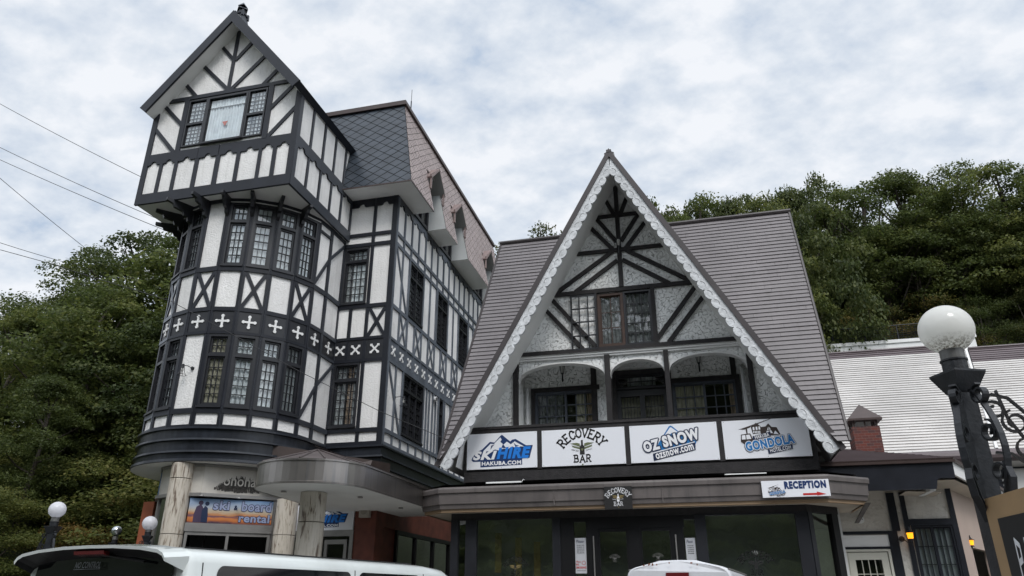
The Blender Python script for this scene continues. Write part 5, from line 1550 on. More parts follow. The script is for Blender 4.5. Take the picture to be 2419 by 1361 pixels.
def gondola_logo(s, F, u0, v0, k_, w):
    Q = lambda pts: [(u0 + x * k_, v0 + y * k_) for x, y in pts]
    B = lambda a, b, c, d: (u0 + a * k_, u0 + b * k_, v0 + c * k_, v0 + d * k_)
    m = MB(BRINK, SIGNW)
    flat(m, F, Q([(20, 35), (62, 47.5), (62, 47.1), (30, 36)]), w, BRINK); flat(m, F, Q([(24, 35), (34, 38.5), (35, 37.2), (28, 35)]), w + .001, BRINK); flat(m, F, Q([(29, 37), (31, 37.5), (31, 29), (29.6, 29)]), w + .002, BRINK)
    flat(m, F, Q([(23, 29), (34, 30), (36, 24), (36.5, 21), (33, 17), (26, 17), (22, 20.5), (22.5, 24)]), w + .003, BRINK)
    flat(m, F, Q([(24, 28), (28, 28.3), (28, 23), (23.5, 23)]), w + .005, SIGNW); flat(m, F, Q([(29, 28.3), (33, 28.6), (34.5, 23.3), (29, 23)]), w + .005, SIGNW)
    flat(m, F, Q([(35.5, 37.5), (42, 42.5), (47, 38), (46.5, 30), (37, 29)]), w + .001, BRINK)
    for a, b in ((37.5, 33.5), (41, 33.7), (44.2, 34)): flat(m, F, Q([(a, b), (a + 2, b + .1), (a + 2, b + 4), (a, b + 3.8)]), w + .003, SIGNW)
    for a in range(5): flat(m, F, Q([(37.6 + a * 1.75, 30), (38.7 + a * 1.75, 30), (38.7 + a * 1.75, 32.5), (37.6 + a * 1.75, 32.5)]), w + .003, SIGNW)
    flat(m, F, Q([(47, 37), (52.5, 37.5), (56, 41), (59.5, 36.5), (65, 36), (68.5, 27), (54, 26), (46, 28)]), w + .0015, BRINK)
    flat(m, F, Q([(52, 29), (56, 38), (60, 29)]), w + .003, SIGNW); flat(m, F, Q([(60.5, 28), (63, 32), (66.5, 27.5)]), w + .003, SIGNW); flat(m, F, Q([(53.5, 32), (58.5, 32.6), (58.2, 33.4), (53.7, 33)]), w + .004, BRINK); flat(m, F, Q([(55.6, 29), (56.4, 29), (56.4, 38), (55.6, 38)]), w + .0045, BRINK)
    flat(m, F, Q([(36, 21.5), (57, 25.5), (57.3, 31), (36.5, 26.5)]), w + .006, NAVY2)
    flat(m, F, Q([(52, 4.5), (80, 9.5), (80, 15), (51.5, 10)]), w + .006, NAVY2)
    m.build('gondola_emblem', s)
    m = MB(NAVY2, BLUE2, SWHITE)
    bx = B(26.5, 83, 12, 23.5)
    rim(m, F, 'GONDOLA', bx, w + .0065, NAVY2, 1.3 * k_, bold=.055, rot=.135); rim(m, F, 'GONDOLA', bx, w + .0082, SWHITE, .75 * k_, bold=.055, rot=.135); text(m, F, 'GONDOLA', bx, w + .0105, BLUE2, bold=.055, rot=.135)
    text(m, F, 'HAKUBA', B(38.5, 55.5, 24, 28.5), w + .009, SWHITE, bold=.02, rot=.16); text(m, F, 'HOTEL.COM', B(54, 78, 7.5, 12), w + .009, SWHITE, bold=.02, rot=.14)
    m.build('lettering', s)
s = panel('white hotel sign with brown cable car and blue lettering, rightmost panel over the canopy', .45, 1.83)
gondola_logo(s, FB_, .42, 3.74, .0140, .051)
# small signs hung on the canopy edge
FC = Fr((0, 12.5, 0), (1, 0, 0))
s = thing('sign', 'small square black bar sign hung on the canopy edge above the doors', 'sign', (-1.34, 12.46, 2.94))
m = MB(INK); fbox(m, FC, -1.565, -1.11, 2.93, 3.295, .03, .045); m.build('board', s)
m = MB(SWHITE, GOLD); recovery_logo(m, FC, -1.338, 3.12, .205, .048, SWHITE, GOLD); m.build('lettering', s)
s = thing('sign', 'white reception sign with red arrow hung at the right end of the canopy edge', 'sign', (1.43, 12.46, 3.04))
m = MB(SIGNW); fbox(m, FC, .93, 1.93, 3.045, 3.30, .03, .045); m.build('board', s)
m = MB(NAVY, REDS); text(m, FC, 'RECEPTION', (1.27, 1.885, 3.165, 3.285), .048, NAVY, bold=.065); flat(m, FC, [(1.53, 3.065), (1.735, 3.065), (1.735, 3.055), (1.87, 3.075), (1.735, 3.115), (1.735, 3.095), (1.53, 3.095)], .048, REDS); m.build('lettering', s)
gondola_logo(s, FC, .925, 3.04, .0042, .047)
# notices and decals on the shop glass
for i, (a, b, c, d, lb) in enumerate(((-2.17, -1.96, 1.97, 2.53, 'tall white paper notice with a no smoking symbol, taped left of the bar doors'), (-.345, -.165, 1.9, 2.50, 'white paper notice taped on the narrow pane right of the bar doors'))):
    s = thing('paper_notice', lb, 'notice', (a + .1, 12.9, c)); m = MB(mat('notice_paper', (.50, .51, .54), .7)); fbox(m, FT, a + .01, b - .01, c, d, -.029, -.022); m.build('sheet', s)
    m = MB(NAVY2, INK, REDS); text(m, FT, 'Please', (a + .03, b - .05, d - .08, d - .03), -.019, NAVY2, shear=.3)
    for k in range(5): text(m, FT, ['DO NOT PARK', 'IN FRONT OF', 'THE DOOR AND', 'KEEP THE WAY', 'CLEAR'][k], (a + .04, b - .04, d - .125 - k * .03, d - .110 - k * .03), -.019, INK, bold=.03)
    if i == 0:
        text(m, FT, 'Please', (a + .02, a + .10, c + .17, c + .20), -.019, REDS, shear=.3); text(m, FT, 'NO', (a + .02, a + .07, c + .125, c + .155), -.019, REDS, bold=.03); text(m, FT, 'SMOKING', (a + .02, b - .02, c + .075, c + .11), -.019, REDS, bold=.03)
        for k in range(16):
            t0, t1 = R(22.5 * k), R(22.5 * (k + 1)); cx_, cy_ = b - .06, c + .165
            flat(m, FT, [(cx_ + .032 * math.cos(t0), cy_ + .032 * math.sin(t0)), (cx_ + .032 * math.cos(t1), cy_ + .032 * math.sin(t1)), (cx_ + .026 * math.cos(t1), cy_ + .026 * math.sin(t1)), (cx_ + .026 * math.cos(t0), cy_ + .026 * math.sin(t0))], -.019, REDS)
        text(m, FT, 'THANK YOU FOR', (a + .03, b - .03, c + .04, c + .052), -.019, INK, bold=.02)
    m.build('print', s)
DEC = mat('window_decal_black', (.012, .012, .012), .5)
for i, (cu, cv, sc_, mi_, mg_, lb) in enumerate(((-3.20, 2.08, .21, DEC, GOLD, 'black arched bar decal on the left shop window'), (.73, 2.10, .26, DEC, DEC, 'black arched bar decal on the right shop window'),
        (-1.50, 2.20, .085, STEELF, STEELF, 'tiny pale bar decal on the left door glass'), (-.79, 2.21, .085, STEELF, STEELF, 'tiny pale bar decal on the right door glass'))):
    m = MB(mi_, mg_); recovery_logo(m, FT, cu, cv, sc_, -.026, mi_, mg_); tag(m.build('window_decal', loc=(cu, 12.9, cv)), lb, 'window decal')
# fluorescent tubes lying on the canopy
for i, (a, b, z, lb) in enumerate(((-3.70, -3.06, 3.455, 'white sign light on the canopy below the ski hire panel'), (.40, 1.06, 3.445, 'white sign light on the canopy below the hotel panel'))):
    s = thing('sign_light', lb, 'sign light', ((a + b) / 2, 12.82, z)); m = MB(WTRIM); m.box(a, b, 12.78, 12.86, z - .01, z + .035); m.box(a + .02, b - .02, 12.765, 12.78, z + .002, z + .025); m.build('housing', s)
    m = MB(WTRIM)
    if i == 0: m.tube([(b, 12.84, z + .03), (b + .03, 12.84, z + .07), (b + .03, 12.99, z + .07)], .006, 5)
    else: m.tube([(b, 12.84, z + .03), (b + .02, 12.98, z + .03)], .006, 5)
    m.build('bracket', s)
# wall lanterns
def lantern(name, label, x, y, z, s=1.0, group=None, hang=True, lit=False):
    t = thing(name, label, 'wall lantern', (x, y, z), group)
    m = MB(IRON)
    m.lathe([(.0, .10 * s), (.06 * s, .08 * s), (.065 * s, .06 * s), (.05 * s, .055 * s)], (x, y, z), 6)
    m.lathe([(.02 * s, -.10 * s), (.03 * s, -.08 * s), (.015 * s, -.12 * s), (.015 * s, -.26 * s), (.0, -.27 * s)], (x, y, z), 6)
    for k in range(6):
        a = R(60 * k); m.tube([(x + .052 * s * math.cos(a), y + .052 * s * math.sin(a), z + .06 * s), (x + .025 * s * math.cos(a), y + .025 * s * math.sin(a), z - .09 * s)], .005 * s, 4)
    m.tube([(x, y, z - .2 * s), (x, y + .10, z - .2 * s)], .012 * s, 5)
    m.build('frame', t)
    m = MB(CLEARG); m.lathe([(.045 * s, .055 * s), (.022 * s, -.09 * s)], (x, y, z), 6); m.build('glass', t)
    return t
lantern('wall_lantern', 'dark hexagonal lantern inside the left loggia arch', -2.50, 14.08, 5.86, 1.0, 'lanterns on the gabled building')
lantern('wall_lantern', 'dark hexagonal lantern inside the right loggia arch', .19, 14.08, 5.88, 1.0, 'lanterns on the gabled building')
lantern('wall_lantern', 'dark hexagonal lantern high on the middle post of the gable', -1.15, 13.36, 8.22, .95, 'lanterns on the gabled building')
# clear bell lanterns on the hotel walls
def bell(label, F, u, v, du):
    t = thing('wall_lantern', label, 'wall lantern', tuple(F.p(u, v, 0)), 'clear bell lanterns on the hotel'); m = MB(IRON)
    m.tube([F.p(u, v, 0), F.p(u, v, .03)], .035, 10); m.tube([F.p(u, v, .03), F.p(u + du * .5, v + .03, .12), F.p(u + du, v + .02, .17)], .008, 5)
    c = F.p(u + du, v, .17); m.lathe([(.0, .06), (.03, .04), (.03, .0), (.035, -.02)], c, 8)
    for k in range(6):
        a = R(60 * k); m.tube([c + Vector((.03 * math.cos(a), .03 * math.sin(a), -.01)), c + Vector((.05 * math.cos(a), .05 * math.sin(a), -.12)), c + Vector((.085 * math.cos(a), .085 * math.sin(a), -.17))], .0045, 4)
    m.lathe([(.085, -.165), (.09, -.17), (.085, -.175)], c, 12); m.build('frame', t)
    m = MB(CLEARG); m.lathe([(.012, -.02), (.02, -.05), (.02, -.09), (.0, -.11)], c, 8); m.build('bulb', t)
bell('small clear glass bell lantern on the white panel of the round tower', FAC[5][0], .32, 5.78, -.10)
bell('small clear glass bell lantern on the hotel side wall beside the dark windows', FS, 15.05, 5.78, .16)
for (u, v) in ((18.62, 5.74),):
    t = thing('wall_lamp', 'tiny black lamp on the hotel side wall next to the bar roof', 'wall lamp', tuple(FS.p(u, v))); m = MB(IRON); m.tube([FS.p(u, v, 0), FS.p(u, v, .04)], .05, 10); m.tube([FS.p(u, v, .04), FS.p(u + .1, v + .01, .12)], .012, 5); m.build('bracket', t)
t = thing('vent_cap', 'round white vent cap on the hotel side wall', 'vent', tuple(FS.p(17.6, 6.36))); m = MB(PIPE, INK); m.tube([FS.p(17.6, 6.36, 0), FS.p(17.6, 6.36, .09)], .07, 14, PIPE); disc(m, FS, 17.6, 6.36, .05, .092, INK); m.build('cap', t)
# ================================================================== low lodge wing to the right with reception door
low = thing('reception_lodge', 'low white plastered lodge with deep dark fascia and reception door', 'lodge', (3.4, 16.0, 0))
YL = 14.5; FL = Fr((0, YL, 0), (1, 0, 0))
mb = MB(PLASTER, WTRIM)
DR = (2.30, 3.06, 0.05, 2.40); WN = (3.45, 4.10, .9, 2.75)
wall(mb, FL, 2.0, 4.17, 0, 3.36, [DR, WN], .1, PLASTER)
az = R(26); dv_ = Vector((math.sin(az), math.cos(az), 0)); FQ = Fr((4.17, YL, 0), dv_)
mb.build('plaster_wall', low)
mb = MB(BEIGE, DARKIN); wall(mb, FQ, 0, 4.6, 0, 3.4, [(.9, 2.6, 0, 2.42)], .1, BEIGE)
p, q = FQ.p(.9, 0, -.8), FQ.p(2.6, 0, -.8)
mb.add([(p.x, p.y, 0), (q.x, q.y, 0), (q.x, q.y, 2.5), (p.x, p.y, 2.5)], [(0, 1, 2, 3)], DARKIN)
mb.build('side_wall', low)
tm = MB(TIMBER)
for q in ((2.15, 3.16, 2.615, 2.665), (2.15, 2.3, .1, 2.62), (3.06, 3.21, .1, 2.66), (2.3, 3.06, 2.37, 2.41), (3.14, 3.27, 2.66, 3.3), (3.35, 3.43, .1, 3.3), (4.10, 4.18, .1, 3.36), (3.42, 4.12, 2.75, 2.85)): tb(tm, FL, *q, .035)
tm.build('timbers', low)
mb = MB(WTRIM); fbox(mb, FL, 2.3, 3.06, 2.41, 2.60, -.02, .015); mb.build('transom_panel', low)
mb = MB(mat('cream_door_paint', (.58, .57, .50), .5, var=.05), GLASS, DARKIN)
CD = MATS['cream_door_paint']
for q in ((2.31, 2.35, .1, 2.37), (3.01, 3.05, .1, 2.37), (2.31, 3.05, 2.33, 2.38)): fbox(mb, FL, *q, -.06, .03 + jit(), CD)
for q in ((2.36, 2.47, .1, 2.32), (2.89, 3.0, .1, 2.32), (2.36, 3.0, 2.20, 2.32), (2.36, 3.0, .1, 1.0)): fbox(mb, FL, *q, -.05, .005 + jit(), CD)
for k in (1, 2, 3): x = 2.47 + .42 * k / 4; fbox(mb, FL, x - .006, x + .006, 1.0, 2.2, -.04, -.01, CD)
for y in (1.97, 1.72, 1.46, 1.2): fbox(mb, FL, 2.47, 2.89, y - .006, y + .006, -.04, -.009, CD)
fbox(mb, FL, 2.45, 2.9, 1.0, 2.22, -.30, -.28, DARKIN)
mb.add([FL.p(2.47, 1, -.03), FL.p(2.89, 1, -.03), FL.p(2.89, 2.2, -.03), FL.p(2.47, 2.2, -.03)], [(0, 1, 2, 3)], GLASS)
mb.build('reception_door', low)
window(low, FL, WN[0], WN[1], WN[2], WN[3], 2, 3, 6, curt=mat('frosted_blind', (.17, .19, .20), .8), mf=TIMBER, fr=.03, lf=.03, mun=.014, wout=.02, dep=.02)
# roof and fascia
E0, E1 = Vector((1.95, 13.6, 0)), Vector((4.06, 13.6, 0)); E2 = E1 + dv_ * 5.2
mb = MB(TIMBER, CREAM, WTRIM)
FF = Fr((0, 13.6, 0), (1, 0, 0))
fpoly(mb, FF, [(1.95, 3.24), (3.74, 3.24), (3.76, 3.30), (3.78, 3.385), (3.83, 3.41), (4.05, 3.41), (4.06, 3.66), (1.95, 3.66)], -.04, 0, TIMBER, back=True)
mb.build('fascia', low)
mb = MB(WTRIM); FE = Fr((4.06, 13.6, 0), dv_); fbox(mb, FE, 0, 5.2, 3.45, 3.66, -.04, 0); mb.build('side_fascia', low)
mb = MB(BROWNCAP)
sweep(mb, [(1.95, 13.6), (4.06, 13.6), (E2.x, E2.y)], [(0.005, 3.655), (.045, 3.66), (.05, 3.70), (.02, 3.705), (.03, 3.73), (-.02, 3.745)]); mb.build('gutter', low)
mb = MB(CREAM); mb.add([(1.95, 13.64, 3.38), (4.04, 13.64, 3.38), (E2.x, E2.y, 3.42), (FQ.p(4.6, 0).x, FQ.p(4.6, 0).y, 3.37), (4.17, YL, 3.34), (1.95, YL, 3.34)], [(0, 1, 2, 3, 4, 5)])
mb.add([(3.35, 13.9, 3.25), (3.9, 13.9, 3.22), (3.9, 14.48, 3.22), (3.35, 14.48, 3.25)], [(0, 1, 2, 3)]); mb.build('soffit', low)
mb = MB(WTRIM); mb.box(3.66, 3.74, 13.68, 14.45, 3.22, 3.36); mb.build('eaves_beam', low)
HP = Vector((2.6, 16.2, 4.42)); mb = MB(ROOFB)
vv = Vector((0, 2.6, .68)); Fh = Fr((0, 13.58, 3.72), (1, 0, 0), vv); Lh = vv.length
laps(mb, Fh, area_ccw([(1.9, 0), (4.08, 0), (2.6, Lh), (1.9, Lh)]), .14, .02, ROOFB)
mb.add([(4.08, 13.58, 3.735), (E2.x, E2.y, 3.735), (4.4, 19, 4.42), (2.6, 16.2, 4.42)], [(0, 1, 2, 3)])
mb.add([(1.9, 16.2, 4.42), (2.6, 16.2, 4.42), (4.4, 19, 4.42), (1.9, 19, 4.42)], [(0, 1, 2, 3)])
mb.build('roof', low)
# chimney (a part of the lodge roof)
mb = MB(BRICK); cx_, cy_ = 3.32, 16.1; rbox(mb, (cx_, cy_), .36, 3.9, 4.76, 0); ch = mb.build('chimney', low)
mb = MB(BROWNCAP)
for k in range(4):
    t = R(45 + 90 * k); x, y = cx_ + .30 * math.cos(t), cy_ + .30 * math.sin(t); mb.box(x - .02, x + .02, y - .02, y + .02, 4.74, 4.90)
    t = R(90 * k); x, y = cx_ + .21 * math.cos(t), cy_ + .21 * math.sin(t); mb.box(x - .015, x + .015, y - .015, y + .015, 4.74, 4.90)
rbox(mb, (cx_, cy_), .45, 4.88, 4.92, 0); rbox(mb, (cx_, cy_), .45, 4.92, 5.26, 0, .01); mb.build('chimney_cap', ch)
mb = MB(WTRIM); mb.box(cx_ - .13, cx_ + .13, cy_ - .13, cy_ + .13, 4.72, 4.88); mb.build('flue', ch)
t = thing('soffit_sensor', 'round white fitting on the rough plaster above the reception door', 'fitting', (2.63, 14.47, 2.86)); m = MB(WTRIM, INK); m.tube([FL.p(2.66, 2.86, 0), FL.p(2.66, 2.86, .03)], .065, 14); 
for a in (-.03, 0, .03): disc(m, FL, 2.66 + a, 2.865, .009, .032, INK, 6)
m.build('cover', t)
def amber(label, x, y, z, s=1.0):
    t = thing('wall_lantern', label, 'wall lantern', (x, y, z), 'lit amber lanterns'); m = MB(IRON)
    m.lathe([(0, .17 * s), (.008 * s, .16 * s), (.02 * s, .10 * s), (.085 * s, .055 * s), (.085 * s, .05 * s), (.06 * s, .05 * s)], (x, y, z), 12)
    m.lathe([(.045 * s, -.06 * s), (.05 * s, -.07 * s), (.02 * s, -.09 * s), (.01 * s, -.13 * s), (0, -.14 * s)], (x, y, z), 10)
    m.tube([(x - .005, y, z - .10 * s), (x - .06 * s, y + .03, z - .13 * s), (x - .12 * s, y + .08 * s, z - .06 * s), (x - .12 * s, y + .16, z - .05 * s)], .010 * s, 6)
    m.tube([(x - .12 * s, y + .16, z - .05 * s), (x - .12 * s, y + .19, z - .05 * s)], .055 * s, 12)
    m.tube([(x, y, z - .1 * s), (x + .05 * s, y, z - .09 * s), (x + .06 * s, y, z - .12 * s)], .006 * s, 5); m.tube([(x, y, z - .12 * s), (x + .01 * s, y, z - .19 * s)], .006 * s, 5)
    m.build('frame', t); m = MB(AMBER); m.lathe([(.062 * s, .05 * s), (.05 * s, -.06 * s), (.0, -.065 * s)], (x, y, z), 12); m.build('amber_glass', t)
amber('lit amber carriage lantern between the reception door and the dark lattice window', 3.36, 14.28, 2.57, .85)
amber('lit amber lantern in the dark opening beside the black lamp post', 4.55, 15.25, 2.50, .75)

# ================================================================== long building behind with pale metal roof
rear = thing('long_roofed_building', 'long building behind with a huge pale ribbed metal roof and brown ridge', 'building', (7, 21, 0))
e0, e1 = Vector((0, 18.0, 4.55)), Vector((0, 22.0, 8.13)); vv = e1 - e0; LR = vv.length; FY = Fr((0, 18.0, 4.55), (1, 0, 0), vv)
mb = MB(ROOFW, ROOFB)
bnd = LR - .42
def rc(v): return ROOFB if v > bnd - .01 else ROOFW
xh = 7.55
laps(mb, FY, area_ccw([(-.5, 0), (6.25 + .0, 0), (xh, LR), (-.5, LR)]), .122, .014, None, colf=rc, lip=DIAMU, lipw=.085, sheets=3.1)
b2 = LR - 1.15; LR2 = LR - .28
laps(mb, FY, area_ccw([(6.33, 0), (16, 0), (16, LR2), (7.55 - .0, LR2)]), .122, .014, None, colf=lambda v: ROOFB if v > b2 + .0 else ROOFW, lip=DIAMU, lipw=.085, sheets=3.1)
mb.build('metal_roof', rear)
mb = MB(ROOFB, WTRIM); mb.tube([FY.p(6.29, 0, .02), FY.p(xh, LR, .02)], .035, 6, WTRIM)
mb.tube([FY.p(-.5, LR, .02), FY.p(xh, LR, .02)], .04, 6, ROOFB); mb.tube([FY.p(xh, LR2, .02), FY.p(16, LR2, .02)], .04, 6, ROOFB); mb.build('ridge_trim', rear)
mb = MB(ROOFB); mb.tube([(-.5, 17.92, 4.42), (16, 17.92, 4.42)], .13, 12); mb.build('eaves_gutter', rear)
mb = MB(BACKW); mb.add([(-.5, 18.2, 0), (16, 18.2, 0), (16, 18.2, 4.5), (-.5, 18.2, 4.5)], [(0, 1, 2, 3)]); mb.add([(-.5, 18.2, 0), (-.5, 25.8, 0), (-.5, 25.8, 4.5), (-.5, 22, 8.1), (-.5, 18.2, 4.5)], [(0, 1, 2, 3, 4)]); mb.add([(16, 18.2, 0), (16, 25.8, 0), (16, 25.8, 4.5), (16, 22, 8.1), (16, 18.2, 4.5)], [(0, 1, 2, 3, 4)])
mb.add([(-.5, 22, 8.1), (16, 22, 7.9), (16, 25.8, 4.5), (-.5, 25.8, 4.5)], [(0, 1, 2, 3)]); mb.build('wall', rear)
Fr_ = Fr((0, 18.2, 0), (1, 0, 0)); tm = MB(TIMBER)
for u in (6.2, 7.0, 7.9, 8.8, 9.7): tb(tm, Fr_, u, u + .10, 1, 4.3, .04)
tb(tm, Fr_, 5, 11, 3.05, 3.15, .04); tm.build('timbers', rear)
for u in (6.35, 8.05): window(rear, Fr_, u + .02, u + .62, 3.25, 4.2, 1, 2, 2, curt=GCURT, mf=TIMBER)

# ================================================================== retaining wall and fence on the slope behind
rw = MB(WTRIM); rw.hexa([(4.5, 31.9, 9.0), (11.4, 31.9, 9.0), (11.4, 32.3, 9.0), (4.5, 32.3, 9.0), (4.5, 31.9, 11.48), (11.4, 31.9, 11.48), (11.4, 32.3, 11.48), (4.5, 32.3, 11.48)])
rw.box(4.5, 11.45, 31.85, 31.9, 11.36, 11.50)
tag(rw.build('retaining_wall', loc=(8, 32, 9)), 'white retaining wall on the slope behind the pale roof', 'retaining wall')
fe = thing('mesh_fence', 'dark wire mesh fence on top of the white retaining wall', 'fence', (8, 32.1, 11.5)); FFn = Fr((0, 32.1, 0), (1, 0, 0))
for u in np.arange(4.8, 11.3, 1.28):
    m = MB(IRON); m.tube([(u, 32.1, 11.45), (u, 32.1, 12.22)], .025, 6); m.build('post', fe)
m = MB(IRON)
for k in range(9): m.tube([(4.5, 32.1, 11.5 + .088 * k), (11.3, 32.1, 11.5 + .088 * k)], .011, 3, cap=False)
for u in np.arange(4.5, 11.3, .16): m.tube([(u, 32.1, 11.5), (u + .04, 32.1, 12.2)], .010, 3, cap=False)
m.build('mesh', fe); m = MB(IRON); m.tube([(4.5, 32.1, 12.2), (11.3, 32.1, 12.2)], .02, 6); m.build('rail', fe)

# ================================================================== globe lamp posts
def spiral(c, ax, ay, r0, turns, start, n=22, sg=1):
    return [c + ax * (r0 * (1 - .62 * k / n) * math.cos(start + sg * turns * 2 * math.pi * k / n)) + ay * (r0 * (1 - .62 * k / n) * math.sin(start + sg * turns * 2 * math.pi * k / n)) for k in range(n + 1)]
def ribbon(mb, pts, nrm, w=.030, t=.009):
    """flat iron bar bent in the plane whose normal is nrm"""
    pts = [Vector(p) for p in pts]; n = len(pts); vs = []
    for i, p in enumerate(pts):
        d = (pts[min(i + 1, n - 1)] - pts[max(i - 1, 0)]).normalized(); k = nrm.cross(d).normalized()
        for a, b in ((-1, -1), (1, -1), (1, 1), (-1, 1)): vs.append(p + nrm * (a * w / 2) + k * (b * t / 2))
    fs = [(i * 4 + k, i * 4 + (k + 1) % 4, i * 4 + 4 + (k + 1) % 4, i * 4 + 4 + k) for i in range(n - 1) for k in range(4)]
    mb.add(vs, fs + [(0, 1, 2, 3), (n * 4 - 4, n * 4 - 1, n * 4 - 2, n * 4 - 3)])
def globe_lamp(label, gm, x, y, zc, s=1.0, rot=20, gr=.135):
    t = thing('globe_lamp', label, 'lamp post', (x, y, 0), 'black globe lamp posts'); h = zc - .30 * s
    m = MB(IRON); rbox(m, (x, y), .060 * s, 0, h - .0, rot, .056 * s); rbox(m, (x, y), .13 * s, 0, .25, rot, .11 * s); m.build('post', t)
    m = MB(IRON); rbox(m, (x, y), .062 * s, h - .02, h + .07, rot, .118 * s); rbox(m, (x, y), .118 * s, h + .07, h + .08, rot, .118 * s); m.build('collar', t)
    m = MB(IRON, GREYMET); m.lathe([(.055 * s, h + .08), (.055 * s, h + .135), (.060 * s, h + .137), (.060 * s, h + .145), (.054 * s, h + .147)], (x, y, 0), 20, IRON); m.lathe([(.053 * s, h + .145), (.053 * s, zc - .105 * s)], (x, y, 0), 20, GREYMET); m.build('neck', t)
    m = MB(gm); n = 20
    m.lathe([(gr * math.sin(math.pi * (.02 + .86 * k / n)), gr * math.cos(math.pi * (.02 + .86 * k / n)) * .97) for k in range(n + 1)][::-1] + [(0.0, gr * .97)], (x, y, zc), 36); m.build('globe', t, smooth=True)
    return t, h
def scrolls(t, x, y, h, dirs, s=1.0):
    for d in dirs:
        m = MB(IRON); ax = Vector(d).normalized(); ay = Vector((0, 0, 1)); nrm = ax.cross(ay).normalized(); O = Vector((x, y, 0)) + ax * .06 * s
        P3 = lambda a, b: O + ax * a * s + ay * (h + b * s)
        ribbon(m, [P3(0, -.02)] + [P3(.02 + .10 * math.sin(math.pi * k / 10), -.02 - .55 * k / 10) for k in range(11)], nrm)
        ribbon(m, spiral(P3(.055, -.05), ax, ay, .05 * s, 1.3, R(90), sg=1), nrm); ribbon(m, spiral(P3(.055, -.22), ax, ay, .052 * s, 1.4, R(90), sg=-1), nrm)
        ribbon(m, spiral(P3(.06, -.40), ax, ay, .05 * s, 1.3, R(-90), sg=1), nrm); ribbon(m, [P3(.0, -.60), P3(.03, -.56), P3(.10, -.50), P3(.12, -.43), P3(.10, -.36)], nrm)
        m.build('scrollwork', t)
lamp, lh = globe_lamp('large black lamp post in the right foreground with dirt-stained opal globe and iron scrolls', GLOBE, 1.235, 3.78, 2.805, 1.0, 25, .123)
scrolls(lamp, 1.235, 3.78, lh, [(-.55, -.83, 0), (.35, -.94, 0)])
mb = MB(IRON); ax, ay = Vector((.985, -.17, 0)), Vector((0, 0, 1)); nrm = ax.cross(ay); O = Vector((1.29, 3.77, 0))
P3 = lambda a, b: O + ax * a + ay * (lh + b)
arm = [P3(.0, -.06), P3(.06, -.035), P3(.12, -.06), P3(.17, -.13), P3(.22, -.20), P3(.30, -.27), P3(.42, -.32)]
ribbon(mb, arm, nrm); ribbon(mb, spiral(P3(.055, -.11), ax, ay, .045, 1.2, R(150), sg=-1), nrm)
ribbon(mb, spiral(P3(.125, -.17), ax, ay, .055, 1.4, R(100), sg=1), nrm); ribbon(mb, spiral(P3(.15, -.285), ax, ay, .062, 1.5, R(60), sg=-1), nrm)
ribbon(mb, spiral(P3(.21, -.38), ax, ay, .055, 1.4, R(110), sg=1), nrm); ribbon(mb, spiral(P3(.12, -.52), ax, ay, .04, 1.5, R(0), sg=1), nrm)
ribbon(mb, [P3(.02, -.30), P3(.08, -.31), P3(.13, -.36), P3(.19, -.41), P3(.24, -.47), P3(.22, -.52)], nrm)
ribbon(mb, [P3(.36, -.33), P3(.29, -.38), P3(.25, -.45), P3(.23, -.54), P3(.18, -.60), P3(.10, -.61), P3(.02, -.59)], nrm)
ribbon(mb, [P3(.08, -.02), P3(.10, -.15), P3(.14, -.24), P3(.18, -.24)], nrm)
mb.build('scroll_arm', lamp)
lamp2, l2 = globe_lamp('white globe lamp at the far left above the van rear', GLOBE2, -9.29, 9.26, 2.80, 1.05, 10, .118); scrolls(lamp2, -9.29, 9.26, l2, [(-1, -.2, 0), (.9, -.4, 0)], .9)
lamp3, l3 = globe_lamp('mirrored globe lamp on a short black post, middle of the three left lamps', GLOBE3, -12.76, 14.46, 2.97, 1.1, 10, .115)
lamp4, l4 = globe_lamp('white globe lamp in front of the left marble pillar', GLOBE2, -9.90, 12.0, 2.86, 1.0, 30, .13); scrolls(lamp4, -9.90, 12.0, l4, [(-.8, -.5, 0), (.9, -.3, 0)], .8)
# pizza sign board fixed to the big lamp post
ps = thing('sign', 'tan and black pizza sign board at the right edge beside the big lamp post', 'sign', (1.2, 3.3, 1.3))
dS = Vector((.07, -1, 0)).normalized(); FP2 = Fr((1.19, 3.70, 0), dS); TAN2 = mat('sign_tan_frame', (.36, .235, .12), .6, var=.1, vscale=6)
mb = MB(TAN2, INK, BRWOOD); fbox(mb, FP2, 0, 1.1, 1.15, 1.995, -.03, 0, TAN2); flat(mb, FP2, [(.10, 1.25), (1.0, 1.25), (1.0, 1.905), (.10, 1.905)], .003, INK)
for a, b in ((.03, 1.96), (.03, 1.6), (.5, 1.96), (.03, 1.3)): disc(mb, FP2, a, b, .008, .004, BRWOOD, 8)
mb.build('board', ps)
mb = MB(SWHITE); mpf = lambda dx: (lambda x, y: FP2.p(.20 + dx + x * .055, 1.665 + y * .145, .006))
for dx, ss in ((0, [[(.1, 0), (.2, 1), (.8, .85), (.7, .5), (.15, .42)]]), (.075, [[(.3, 0), (.35, 1)]]), (.115, [[(0, .95), (.9, 1), (.1, .05), (.95, 0)]]), (.19, [[(0, .95), (.9, 1), (.1, .05), (.95, 0)]]), (.265, [[(0, 0), (.45, 1), (.95, 0)], [(.15, .35), (.75, .35)]])):
    for q in ss: stroke(mb, mpf(dx), q, .17, None)
mb.build('lettering', ps)

